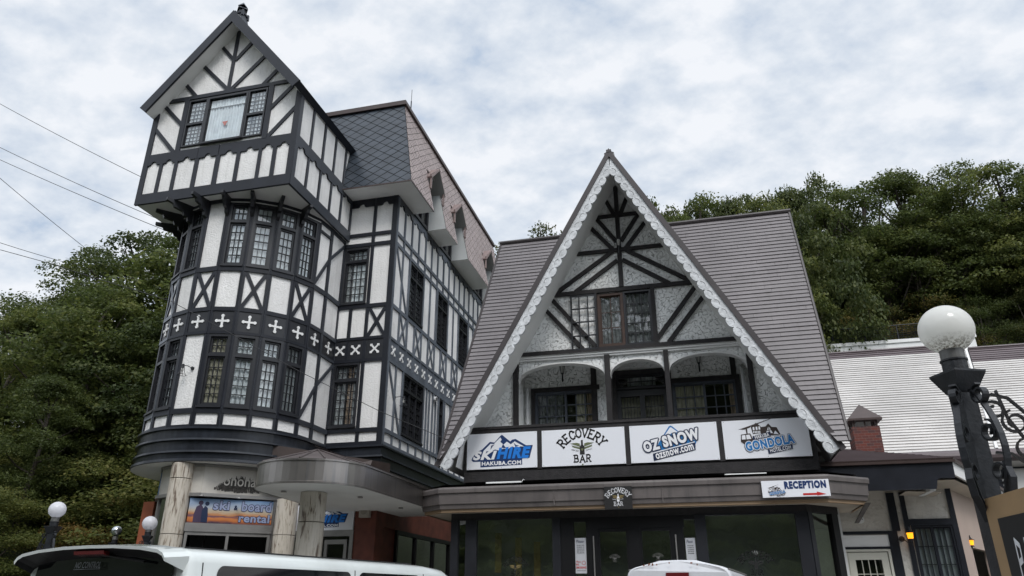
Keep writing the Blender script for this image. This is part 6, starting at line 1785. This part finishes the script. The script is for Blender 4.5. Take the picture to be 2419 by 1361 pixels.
# ================================================================== cables
def cable(label, pts, r=.014, sag=0):
    P = [Vector(p) for p in pts]; out_ = []
    if len(P) == 2:
        for k in range(17):
            t = k / 16; p = P[0].lerp(P[1], t); p.z -= sag * 4 * t * (1 - t); out_.append(p)
    else: out_ = P
    m = MB(WIREM); m.tube(out_, r, 5); tag(m.build('overhead_cable', loc=tuple(P[0])), label, 'cable', 'overhead cables')
CB = [((-42.33, 30, 31.64), (-29.66, 30, 24.07), 'thin overhead cable highest on the left, reaching the gable roof edge'), ((-41.11, 30, 28.04), (-28.17, 30, 21.23), 'second highest overhead cable at the left ending behind the jetty'),
      ((-40.78, 30, 27.07), (-26.39, 30, 19.89), 'third overhead cable from the top ending below the jetty corner'), ((-40.31, 30, 25.67), (-30.72, 30, 18.65), 'steep overhead cable running down from the fir tip into the trees'),
      ((-38.72, 30, 20.99), (-31.04, 30, 18.25), 'upper of the two lowest overhead cables above the left trees')]
for a, b, lb in CB:
    a, b = Vector(a), Vector(b); o_ = Vector((0, 0, 1.6)); k = .80
    a2 = o_ + (a - o_) * .66; b2 = o_ + (b - o_) * (.66 if 'steep' not in lb and 'lowest' not in lb else .85)
    d = (b2 - a2); cable(lb, [tuple(a2 - d * .35), tuple(b2 + d * .22)], .012, .12)
cable('thin cable crossing in front of the round tower down to the bar roof edge', [(-11.55, 9.0, 7.23), (-10.7, 9.3, 7.0), (-10.03, 9.6, 6.79), (-9.28, 10.0, 6.59), (-8.82, 10.2, 6.45), (-7.75, 10.6, 5.87), (-6.67, 11.1, 5.27), (-5.37, 11.8, 4.63), (-4.27, 12.45, 4.18)], .006)
# ================================================================== vehicles
def vehicle(name, label, cat, c, az, w, Lg, zr, paint, front, crown=.10, kei=False):
    """c: centre of the rear at ground; az heading in degrees; w half width; zr roof edge height"""
    t = thing(name, label, cat, (c[0], c[1], 0)); f = Vector((math.sin(R(az)), math.cos(R(az)), 0)); l = Vector((-f.y, f.x, 0))
    O = Vector((c[0], c[1], 0)); W = lambda x, y, z: O + f * x + l * y + Vector((0, 0, z))
    TP = .075 if not kei else .10
    base = [(w * .95, .30), (w, .48), (w, .98), (w - .012, 1.08), (w - TP, zr - .095), (w - TP - .015, zr - .055), (w - TP - .045, zr - .022), (w - TP - .10, zr), (w - TP - .28, zr + crown * .55), (w * .3, zr + crown * .93), (0, zr + crown)]
    def sec(x, sw=1, top=1.0, lean=0):
        out_ = []
        for y, z in base:
            zz = .30 + (z - .30) * top
            out_.append(W(x + lean * max(0, zz - 1.0) + (max(0, zz - zr) * .7 if x < .06 and kei else 0), y * sw, zz))
        return out_
    st = [sec(-.0, .955, .992, .03), sec(.03, .985, .998, .02), sec(.10, 1, 1), sec(Lg * .35, 1, 1), sec(Lg * .55, 1, 1), sec(Lg * .72, 1, .998)] + [sec(Lg * a, sw, tp_) for a, sw, tp_ in front]
    n = len(base)
    m = MB(paint)
    rows = []
    for s_ in st:
        mir_ = [p - l * (2 * (p - O).dot(l)) for p in s_[:-1]]
        rows.append(s_ + mir_[::-1])
    k = len(rows[0])
    for i in range(len(rows) - 1):
        for j in range(k - 1): m.add([rows[i][j], rows[i][j + 1], rows[i + 1][j + 1], rows[i + 1][j]], [(0, 1, 2, 3)])
    m.add(rows[0], [tuple(range(k))]); m.add(rows[-1], [tuple(range(k))[::-1]])
    # join the coincident corners so the paint shades smoothly
    body = m.build('body', t, smooth=True)
    import bmesh
    b_ = bmesh.new(); b_.from_mesh(body.data); bmesh.ops.remove_doubles(b_, verts=b_.verts, dist=.0008)
    bmesh.ops.recalc_face_normals(b_, faces=b_.faces); b_.to_mesh(body.data); b_.free()
    for p in body.data.polygons: p.use_smooth = len(p.vertices) == 4
    # roof lip / spoiler at the back
    if kei: zw = zr - .20
    m = MB(paint, BLKPL)
    lx0, lx1 = -.15, .04; up = base[5:]; up = up + [(-y, z) for y, z in up[:-1]][::-1]
    tp0 = [W(lx0, y * .96, z - .012) for y, z in up]; tp1 = [W(lx1, y, z + .004) for y, z in up]; lo0 = [W(lx0 + .005, y * .955, z - .034) for y, z in up]; lo1 = [W(lx1, y * .98, z - .10) for y, z in up]
    q = len(up)
    for j in range(q - 1):
        m.add([tp0[j], tp0[j + 1], tp1[j + 1], tp1[j]], [(0, 1, 2, 3)], paint); m.add([tp0[j], tp0[j + 1], lo0[j + 1], lo0[j]], [(0, 1, 2, 3)], paint); m.add([lo0[j], lo0[j + 1], lo1[j + 1], lo1[j]], [(0, 1, 2, 3)], BLKPL)
    for j in (0, q - 1): m.add([tp0[j], tp1[j], lo1[j], lo0[j]], [(0, 1, 2, 3)], paint)
    if not kei: m.build('rear_spoiler', t, smooth=False)
    def side_patch(nm, x0, x1, z0, z1, sg, r=.07, mm=CARGL, parent=t):
        yz = lambda z: (w - .012 + (z - 1.08) * (-(TP - .012)) / (zr - .095 - 1.08)) + .005
        pts = []
        for cx2, cz2, a0 in ((x1 - r, z1 - r, 0), (x0 + r, z1 - r, 90), (x0 + r, z0 + r, 180), (x1 - r, z0 + r, 270)):
            for a in range(0, 91, 18): pts.append((cx2 + r * math.cos(R(a0 + a)), cz2 + r * math.sin(R(a0 + a))))
        g = MB(mm); g.add([W(x, sg * yz(z), z) for x, z in pts], [tuple(range(len(pts)))]); return g.build(nm, parent)
    for sg in (-1, 1):
        wz1 = zr - .105
        if not kei:
            side_patch('side_window', .30, 1.98, 1.12, wz1, sg); side_patch('side_window', 2.10, 3.22, 1.12, wz1, sg); side_patch('front_window', 3.38, 3.98, 1.10, wz1 - .03, sg, .12)
            g = MB(BLKPL)
            yz = lambda z: (w - .012 + (z - 1.08) * (-(TP - .012)) / (zr - .095 - 1.08)) + .004
            for x in (.16, 2.04, 3.30): g.hexa([W(x - .004, sg * (yz(.6) if False else w + .002), .5), W(x + .004, sg * (w + .002), .5), W(x + .004, sg * (w - .02), .5), W(x - .004, sg * (w - .02), .5), W(x - .004, sg * yz(zr - .09), zr - .09), W(x + .004, sg * yz(zr - .09), zr - .09), W(x + .004, sg * (yz(zr - .09) - .02), zr - .09), W(x - .004, sg * (yz(zr - .09) - .02), zr - .09)])
            g.tube([W(.12, sg * (w - TP - .16), zr + .016), W(3.3, sg * (w - TP - .16), zr + .016)], .006, 5)
            g.build('panel_gap', t)
        else:
            side_patch('side_window', .22, 1.25, 1.1, wz1, sg); side_patch('side_window', 1.36, 2.1, 1.1, wz1, sg); side_patch('front_window', 2.2, 2.75, 1.08, wz1 - .03, sg, .1)
            g = MB(STEELF); g.tube([W(.08, sg * (w - TP - .03), zr - .03), W(2.7, sg * (w - TP - .03), zr - .03)], .012, 6); g.build('rain_gutter', t)
    # rear glass, wiper, lamps
    g = MB(CARGL)
    if kei: g.add([W(-.012, w - .14, 1.15), W(-.012, -(w - .14), 1.15), W(.010, -(w - .20), zr - .22), W(.010, w - .20, zr - .22)], [(0, 1, 2, 3)])
    else: g.add([W(-.012, w - .14, 1.15), W(-.012, -(w - .14), 1.15), W(.012, -(w - .20), zr - .03), W(.010, -(w * .4), zr + crown * .55), W(.010, w * .4, zr + crown * .55), W(.012, w - .20, zr - .03)], [(0, 1, 2, 3, 4, 5)])
    rg = g.build('rear_window', t)
    g = MB(TAILR); x0_ = -.155 if kei else -.10
    if kei: g.hexa([W(-.012, .13, zr - .13), W(-.012, -.13, zr - .13), W(.05, -.13, zr - .13), W(.05, .13, zr - .13), W(-.004, .13, zr - .065), W(-.004, -.13, zr - .065), W(.05, -.13, zr - .065), W(.05, .13, zr - .065)])
    else: g.hexa([W(-.13, .16, zr + crown - .075), W(-.13, -.16, zr + crown - .075), W(-.08, -.16, zr + crown - .085), W(-.08, .16, zr + crown - .085), W(-.135, .16, zr + crown - .05), W(-.135, -.16, zr + crown - .05), W(-.08, -.16, zr + crown - .05), W(-.08, .16, zr + crown - .05)])
    g.build('brake_light', t)
    g = MB(BLKPL); g.tube([W(-.06, .10, zr - .005 if not kei else 1.2), W(-.05, -.50, zr - .085 if not kei else 1.25)], [.017, .010], 6); g.tube([W(-.01, .12, zr - .0 if not kei else 1.2), W(-.075, .10, zr - .004 if not kei else 1.2)], .028, 8); g.build('wiper', t)
    for sg in (-1, 1):
        g = MB(TAILR); g.hexa([W(-.012, sg * (w - .02), .75), W(-.012, sg * (w - .16), .75), W(.03, sg * (w - .16), .75), W(.03, sg * (w + .004), .75), W(-.012, sg * (w - .03), 1.12), W(-.012, sg * (w - .16), 1.12), W(.03, sg * (w - .16), 1.12), W(.03, sg * (w + .002), 1.12)]); g.build('tail_light', t)
        for xw in (Lg * .17, Lg * .80):
            g = MB(RUBBER); a_, b_2 = W(xw, sg * (w - .20), .33), W(xw, sg * (w + .0), .33)
            g.tube([a_, b_2], .33 if not kei else .28, 22); wh = g.build('wheel', t)
            g = MB(STEELF); g.tube([b_2 - l * sg * .0, b_2 + l * sg * .008], .19, 16); g.build('rim', wh)
    g = MB(BLKPL); g.add([W(-.03, w * .97, .30), W(-.03, -w * .97, .30), W(-.03, -w * .97, .52), W(-.03, w * .97, .52)], [(0, 1, 2, 3)]); g.add([W(-.03, w * .97, .52), W(-.03, -w * .97, .52), W(.05, -w * .97, .53), W(.05, w * .97, .53)], [(0, 1, 2, 3)]); g.build('bumper', t)
    # windscreen
    a, b = front[0], front[2]
    return t, W, rg
van, VW, rg = vehicle('parked_van', 'long white van with tinted windows parked in the left foreground', 'van', (-4.44, 4.95), 10.0, .925, 4.75, 1.925, VANW,
    [(.80, .995, .985), (.86, .98, .93), (.93, .96, .70), (.97, .94, .50), (.995, .90, .40), (1.0, .86, .30)], crown=.045)
F_ = Fr(VW(-.02, .0, 0), VW(0, -1, 0) - VW(0, 0, 0)); m = MB(mat('sticker_grey', (.22, .23, .25), .5)); text(m, F_, 'NO CONTROL', (-.26, .02, 1.805, 1.85), .006, None, bold=.01, shear=.35); flat(m, F_, [(-.27, 1.795), (.02, 1.797), (.02, 1.800), (-.27, 1.798)], .006, None); m.build('sticker', rg)
car, KW, rg2 = vehicle('parked_kei_van', 'small boxy white van with rust spots on its roof parked before the bar doors', 'small van', (-.36, 9.2), 6.5, .70, 3.25, 1.93, VANW2,
    [(.86, .99, .985), (.92, .97, .93), (.965, .95, .70), (.985, .93, .50), (.995, .90, .42), (1.0, .88, .34)], crown=.075, kei=True)
m = MB(mat('rust', (.20, .06, .02), .9, var=.4, vscale=40)); rr = random.Random(5)
for k in range(9):
    y = .10 + rr.uniform(-.02, .30) if k < 7 else rr.uniform(-.4, .4); a = rr.uniform(.004, .012)
    zt = 1.93 + .075 * (.97 if abs(y) < .2 else .8); c = KW(.012, y, zt - .030 - rr.uniform(0, .014)); Fk = Fr(c, KW(0, -1, 0) - KW(0, 0, 0)); fbox(m, Fk, -a, a, -.006, .006 + rr.uniform(0, .006), -.004, .003)
m.build('rust_spots', car)

# ================================================================== trees
def crown_mesh(name, seed, h0, h1, rad, nb, per, ls, mats_, blobr=(.9, 1.5), squash=.62, airy=0.0):
    g = np.random.default_rng(seed); V = []; T = []
    B = []
    for i in range(nb):
        a = g.uniform(0, 2 * np.pi); t = g.uniform(0, 1); z = h0 + (h1 - h0) * t
        prof = np.sqrt(max(0.02, 1 - abs(2 * t - .75) ** 2.2 * .62)) if t > .375 else (.62 + t)
        prof = min(prof, np.sqrt(max(.03, (1 - t) * 1.9)))
        rr_ = rad * prof * np.sqrt(g.uniform(.18, 1.0)); B.append((np.array([rr_ * np.cos(a), rr_ * np.sin(a), z]), g.uniform(*blobr) * (1 - .35 * t)))
    for c, br in B:
        n = int(per * (br / np.mean(blobr)) ** 2 * (1 - airy * g.uniform(0, 1)))
        d = g.normal(size=(n, 3)); d /= np.linalg.norm(d, axis=1)[:, None]; d[:, 2] = np.where(d[:, 2] < -.2, -d[:, 2] * .5, d[:, 2])
        r_ = br * (.55 + .5 * g.random(n) ** .6); p = c + d * r_[:, None] * np.array([1, 1, squash]) + g.normal(size=(n, 3)) * .06
        nn = d * .6 + g.normal(size=(n, 3)) * .55 + np.array([0, 0, .55]); nn /= np.linalg.norm(nn, axis=1)[:, None]
        u = np.cross(nn, g.normal(size=(n, 3))); u /= np.linalg.norm(u, axis=1)[:, None] + 1e-9; v = np.cross(nn, u)
        s = ls * g.uniform(.6, 1.35, n)[:, None]
        V.append(np.stack([p - u * s * .5, p - v * s * .34 + u * s * .05, p + u * s * .6, p + v * s * .34 + u * s * .05], 1))
        bt = g.uniform(-.35, .35); T.append(np.repeat(np.clip(g.normal(bt, .35, n), -1, 1), 1))
    V = np.concatenate(V).reshape(-1, 3); T = np.concatenate(T)
    return V, T, B
def leaf_object(name, V, T, mat_, parent=None, loc=(0, 0, 0)):
    me = bpy.data.meshes.new(name); nq = len(V) // 4
    me.vertices.add(len(V)); me.vertices.foreach_set('co', V.astype(np.float32).ravel()); me.loops.add(nq * 4); me.loops.foreach_set('vertex_index', np.arange(nq * 4, dtype=np.int32))
    me.polygons.add(nq); me.polygons.foreach_set('loop_start', np.arange(0, nq * 4, 4, dtype=np.int32)); me.polygons.foreach_set('loop_total', np.full(nq, 4, np.int32)); me.update(calc_edges=True)
    at = me.attributes.new('tint', 'FLOAT', 'FACE'); at.data.foreach_set('value', T.astype(np.float32)); me.materials.append(mat_)
    o = bpy.data.objects.new(name, me); COL.objects.link(o)
    if parent: o.parent = parent
    else: o.location = loc
    return o
KIND = {}
def tree_kind(key, seed, h0, h1, rad, nb, per, ls, mat_, trunk=True, **k):
    V, T, B = crown_mesh(key, seed, h0, h1, rad, nb, per, ls, mat_, **k)
    m = MB(BARK); g = random.Random(seed)
    if trunk:
        ph = g.uniform(0, 6); pts = [(0, 0, -.6)] + [(.18 * math.sin(ph + z * .6), .18 * math.cos(ph * 1.3 + z * .5), z) for z in np.linspace(.5, h1 * .82, 7)]
        m.tube(pts, [.26, .22, .19, .16, .13, .10, .07, .03], 8)
        for c, br in g.sample(B, min(14, len(B))):
            z0_ = max(h0 * .6, c[2] - g.uniform(.8, 2.2)); a = Vector((.18 * math.sin(ph + z0_ * .6), .18 * math.cos(ph * 1.3 + z0_ * .5), z0_)); b = Vector(c); mid = a.lerp(b, .5) + Vector((0, 0, -.2))
            m.tube([a, mid, b], [.08, .05, .02], 5)
    else:
        for c, br in g.sample(B, min(8, len(B))): m.tube([(0, 0, -.3), tuple(Vector(c) * .5), tuple(c)], [.05, .03, .01], 4)
    KIND[key] = (V, T, m, mat_, h1)
tree_kind('oak', 11, 2.6, 10, 3.3, 52, 640, .125, LEAF)
tree_kind('beech', 12, 2.0, 10, 2.9, 50, 640, .12, LEAF)
tree_kind('maple', 13, 3.2, 10, 3.0, 34, 560, .13, LEAF, airy=.5, blobr=(.7, 1.2))
tree_kind('tall', 21, 6.0, 10, 2.6, 26, 520, .13, LEAF, airy=.4, blobr=(.6, 1.1))
tree_kind('dark', 14, 2.4, 10, 3.1, 50, 560, .13, LEAFD)
tree_kind('sparse', 15, 4.0, 10, 1.7, 20, 150, .12, LEAFY, airy=.6, blobr=(.45, .9))
tree_kind('shrub', 16, .3, 3.0, 1.7, 30, 900, .052, LEAF, trunk=False, blobr=(.45, .85))
tree_kind('shrub_y', 17, .3, 3.0, 1.8, 28, 860, .052, LEAFY, trunk=False, blobr=(.45, .8))
tree_kind('fir', 18, 2.0, 10, 1.5, 40, 150, .16, LEAFD, blobr=(.4, .9), squash=.4)
PROTO = {}
def tree(key, label, x, y, top, group, rot=None, wide=1.0, name=None):
    """top: height of the crown's tip above datum"""
    V, T, m, mt_, h1 = KIND[key]; z = hill(x, y) - .1; s = (top - z) / (h1 + .35)
    nm = name or ('shrub' if 'shrub' in key else ('fir_tree' if key == 'fir' else 'broadleaf_tree')); cat = 'shrub' if 'shrub' in key else 'tree'
    if key not in PROTO:
        t = thing(nm, label, cat, (x, y, z), group); tr = MB(BARK); tr.v = [v + Vector((x, y, z)) for v in m.v]; tr.f = m.f; tr.m = m.m
        tr.build('trunk' if cat == 'tree' else 'stems', t); leaf_object('crown', V, T, mt_, t); PROTO[key] = t
    else:
        src = PROTO[key]; t = src.copy(); t.name = nm; COL.objects.link(t); t['label'] = label; t['category'] = cat; t['group'] = group
        for ch in list(src.children):
            c_ = ch.copy(); COL.objects.link(c_); c_.parent = t
        t.location = (x, y, z)
    r_ = rot if rot is not None else (x * 37.7 + y * 11.3) % 6.28
    t.rotation_euler = (0, 0, r_); t.scale = (s * wide, s * wide, s * .97)
    return t
GL, GR, GM_ = 'trees on the left slope', 'trees on the right slope', 'trees behind the roofs'
for k, x, y, top, w_, lb in (
    ('maple', -31.5, 24, 12.4, 1.0, 'broadleaf tree at the left picture edge, low on the skyline'), ('oak', -28.6, 24, 13.6, 1.0, 'rounded broadleaf tree on the left skyline, second in from the picture edge'),
    ('beech', -26.6, 24.5, 14.3, .9, 'broadleaf tree on the left skyline below the lowest cable'), ('oak', -24.6, 24, 16.0, .95, 'tall broadleaf tree where the steep cable meets the left skyline'),
    ('dark', -22.6, 24, 16.9, .9, 'highest dark tree on the left skyline just beside the round tower'), ('maple', -20.4, 24, 16.2, .95, 'tree on the left skyline touching the round tower'),
    ('beech', -22.8, 19.5, 11.2, 1.0, 'broadleaf tree lower on the left slope near the picture edge'), ('oak', -19.2, 19, 11.6, 1.0, 'yellow-green broadleaf tree halfway down the left slope'),
    ('dark', -16.8, 19.5, 10.6, .9, 'dark broadleaf tree halfway down the left slope beside the tower'), ('oak', -21.5, 16, 8.3, .9, 'broadleaf tree low on the left slope behind the farthest lamp'),
    ('beech', -17.8, 16.6, 7.6, .9, 'low broadleaf tree next to the base of the round tower')):
    tree(k, lb, x, y, top, GL, wide=w_ * 1.12)
for k, x, y, top, lb in (('shrub', -19, 14.2, 4.6, 'leafy shrub at the far left above the white van'), ('shrub', -17.0, 14.8, 4.2, 'leafy shrub between the two left globe lamps'), ('shrub_y', -16.0, 17.6, 4.6, 'yellowish shrub beside the orange tiled pier'),
        ('shrub', -15.0, 20.0, 6.2, 'climbing green shrub under the stepped tower base'), ('shrub_y', -18.8, 13.0, 3.2, 'yellowish low shrub behind the leftmost lamp'), ('shrub', -13.1, 18.8, 3.6, 'small shrub at the foot of the tower shopfront')):
    tree(k, lb, x, y, top, 'shrubs on the left bank', wide=1.35)
for k, x, y, top, w_, lb in (('sparse', -8.4, 31, 18.0, .55, 'small yellowing treetop between the hotel roof and the bar roof'), ('sparse', -6.1, 31, 18.9, .62, 'thin sparse treetop standing above the left part of the bar roof'),
        ('fir', -.6, 31, 18.9, .6, 'dark pointed treetop right of the gable peak'), ('maple', 1.1, 31.5, 19.6, .55, 'bushy treetop above the bar roof ridge'), ('maple', 3.6, 31, 18.9, .5, 'treetop at the right end of the bar roof ridge')):
    tree(k, lb, x, y, top, GM_, wide=w_ / .8)
for k, x, y, top, w_, lb in (('maple', 6.0, 37, 21.6, .85, 'tree at the left end of the right-hand skyline'), ('oak', 7.9, 38, 22.7, .8, 'tree on the right skyline with a bare fork showing sky'), ('maple', 9.8, 37.5, 22.4, .85, 'spreading broadleaf tree on the right skyline above the pale roof'),
        ('beech', 11.6, 38, 22.9, .8, 'broadleaf tree on the right skyline just left of the globe lamp'), ('fir', 13.0, 38.5, 23.3, .9, 'tree with pointed tip, highest on the right skyline'), ('oak', 14.4, 38, 23.1, .8, 'dense broadleaf tree on the right skyline above the globe lamp'),
        ('maple', 16.4, 38, 22.8, .85, 'broadleaf tree on the right skyline, second from the picture edge'), ('beech', 18.4, 38, 22.4, .85, 'broadleaf tree at the right picture edge of the skyline'),
        ('tall', 11.4, 37.0, 19.8, .6, 'smaller leaning tree with bare trunk in front of the dark wood'), ('dark', 14.8, 38, 20.2, .8, 'dark tree right behind the globe lamp'), ('dark', 7.4, 38, 19.6, .8, 'dark tree beside the edge of the bar roof'), ('tall', 13.2, 37.2, 20.8, .6, 'upright tree with long pale bare trunk above the globe lamp'), ('tall', 17.2, 37.0, 20.0, .6, 'slim tree with bare trunk near the right picture edge')):
    tree(k, lb, x, y, top, GR, wide=w_ * 1.25)
for k, x, y, top, lb in (('shrub', 6.6, 36.0, 15.0, 'green shrub above the mesh fence next to the bar roof'), ('shrub_y', 8.8, 36.2, 15.1, 'orange-tinged shrub above the left half of the mesh fence'), ('shrub_y', 11.0, 36.4, 15.4, 'orange-tinged shrub above the right half of the mesh fence'),
        ('shrub', 13.2, 36.2, 14.9, 'green shrub hidden partly by the globe lamp'), ('shrub_y', 15.4, 36.2, 15.1, 'yellowish shrub right of the globe lamp'), ('shrub', 17.6, 36.0, 14.6, 'green shrub at the right picture edge above the roofs')):
    tree(k, lb, x, y, top, 'shrubs on the right slope', wide=1.05)
# spruce twig reaching in at the left edge of the picture
fir = thing('spruce_tree', 'dark spruce branch tips reaching in at the left picture edge', 'tree', (-17.5, 10.0, 0)); fx0, fy0 = -17.5, 10.0
m = MB(BARK); m.tube([(fx0, fy0, hill(fx0, fy0) - .3), (fx0, fy0, 12.0)], [.25, .03], 8); m.build('trunk', fir); g = np.random.default_rng(4); V = []
for z in np.arange(3.0, 11.9, .33):
    rad_ = (12.2 - z) * .21 + .25
    for a in np.arange(0, 6.28, .62):
        a += g.uniform(0, .5)
        for q in range(26):
            t_ = q / 26 * rad_; p = np.array([np.cos(a) * t_, np.sin(a) * t_, z - t_ * .30 + .05 * g.random()])
            for sg in (-1, 1):
                d = np.array([-np.sin(a) * sg + .5 * np.cos(a), np.cos(a) * sg + .5 * np.sin(a), g.uniform(-.3, .3)]); d /= np.linalg.norm(d); L_ = .16 * (1.15 - t_ / rad_); n_ = np.array([0, 0, .022])
                V.append([p - n_, p + d * L_ - n_ * .2, p + d * L_ + n_ * .2, p + n_])
V = np.array(V).reshape(-1, 3) + np.array([0, 0, 0]); fo = leaf_object('crown', V, np.zeros(len(V) // 4) - .3, LEAFD, fir)
# woods that read as one mass
def wood(name, label, cat, items):
    VS, TS = [], []; g = np.random.default_rng(len(items))
    for key, x, y, top, wd in items:
        V, T, m, mt_, h1 = KIND[key]; z = hill(x, y) - .2; s = (top - z) / (h1 + .3); a = g.uniform(0, 6.28); c_, s_ = np.cos(a), np.sin(a)
        kp = .8 if 'shrub' in key else .5
        keep = g.random(len(T)) < kp
        Q4 = V.reshape(-1, 4, 3)[keep]; c4 = Q4.mean(1, keepdims=True); Q = (c4 + (Q4 - c4) * (1.0 if 'shrub' in key else 1.35)).reshape(-1, 3); X = Q[:, 0] * c_ - Q[:, 1] * s_; Y = Q[:, 0] * s_ + Q[:, 1] * c_
        VS.append(np.stack([X * s * wd + x, Y * s * wd + y, Q[:, 2] * s + z], 1)); TS.append(T[keep])
    o = leaf_object(name, np.concatenate(VS) - np.array([items[0][1], items[0][2], 0]), np.concatenate(TS), MATS['dark_leaves'] if 'dark' in label else (LEAFU if cat == 'undergrowth' else LEAF), None, (items[0][1], items[0][2], 0))
    tag(o, label, cat, kind='stuff'); return o
rg_ = random.Random(9)
items = []
for i in range(26):
    x = 4.5 + 17 * (i % 13) / 12 + rg_.uniform(-.5, .5); y = 40.5 + 4.5 * (i // 13) + rg_.uniform(-.8, .8)
    items.append((rg_.choice(['oak', 'beech', 'dark']), x, y, 21.3 + rg_.uniform(-1, .6) + (.9 if i >= 13 else 0), 1.1))
for i in range(9): items.append((('oak', 'beech', 'dark')[i % 3], -1.2 + .95 * i, 32.5 + (i % 2) * .8, 19.9 + rg_.uniform(-.6, .3), .5))
for i in range(9): items.append(('dark', 5 + 1.7 * i, 38.6 + rg_.uniform(-.5, .5), 17.6 + rg_.uniform(-.6, .6), .9))
wood('wooded_slope', 'dark continuous wood covering the right-hand slope', 'wood', items)
items = []
for i in range(20):
    x = -32 + 15.5 * (i % 10) / 9 + rg_.uniform(-.5, .5); y = 21.5 + 6.5 * (i // 10) + rg_.uniform(-.6, .6)
    items.append((rg_.choice(['oak', 'beech', 'dark']), x, y, 12.0 + 1.5 * (i // 10) + rg_.uniform(-1.2, .3) + (x + 25) * .22, 1.1))
for i in range(12): items.append(('beech', -25 + 1.1 * i, 16.8 + .3 * i + rg_.uniform(-.5, .5), 7.2 - .06 * i + rg_.uniform(-.6, .8), 1.0))
wood('wooded_slope', 'continuous green wood covering the slope left of the tower', 'wood', items)
items = [('shrub', -20.5 + 1.05 * i, 14.4 + (i % 3) * .7 + .32 * i + (2.4 if i > 3 else 0), 3.2 + .35 * (i % 4), 1.5) for i in range(8)] + [('shrub', -22 + 1.2 * i, 17.6 + (i % 2) * .8 + .15 * i, 5.2 + .3 * (i % 3), 1.6) for i in range(8)]
wood('undergrowth', 'tangled leafy undergrowth covering the bank behind the globe lamps', 'undergrowth', items)
# the bank across the road behind the viewer, which the shop windows mirror
items = [(rg_.choice(['oak', 'beech', 'dark']), -24 + 3.2 * (i % 14) + rg_.uniform(-1, 1), -19 - 5.5 * (i // 14), 15 + 5.5 * (i // 14) + rg_.uniform(-1, 1), 1.15) for i in range(28)] + [(rg_.choice(['oak', 'dark']), -30 + 3.4 * i, -33 + rg_.uniform(-1, 1), 28 + rg_.uniform(-1.5, 1), 1.0) for i in range(18)] + [('shrub', -22 + 2.1 * (i % 20) + rg_.uniform(-.5, .5), -10.4 - 2.6 * (i // 20), 3.2 + 1.9 * (i // 20) + rg_.uniform(-.6, .5), 1.6) for i in range(60)]
wood('roadside_wood', 'wood on the bank across the road, mirrored in the shop windows', 'wood', items)
gr = thing('guard_rail', 'white steel guard rail along the road, mirrored in the bar door glass', 'guard rail', (0, -8.6, 0)); m = MB(WTRIM); m.tube([(-20, -9.3, .75), (-6, -8.8, .75), (6, -8.6, .75), (14, -7.0, .8), (22, -3.5, .9)], .06, 8); m.tube([(-20, -9.3, .45), (-6, -8.8, .45), (6, -8.6, .45), (14, -7.0, .5), (22, -3.5, .6)], .06, 8); m.build('rail', gr)
for x, y in ((-18, -9.2), (-12, -9.0), (-6, -8.8), (0, -8.7), (6, -8.6), (11, -7.8), (15, -6.6), (20, -4.5)):
    m = MB(WTRIM); m.tube([(x, y, 0), (x, y, .85)], .06, 8); m.build('post', gr)
bpy.context.view_layer.update()
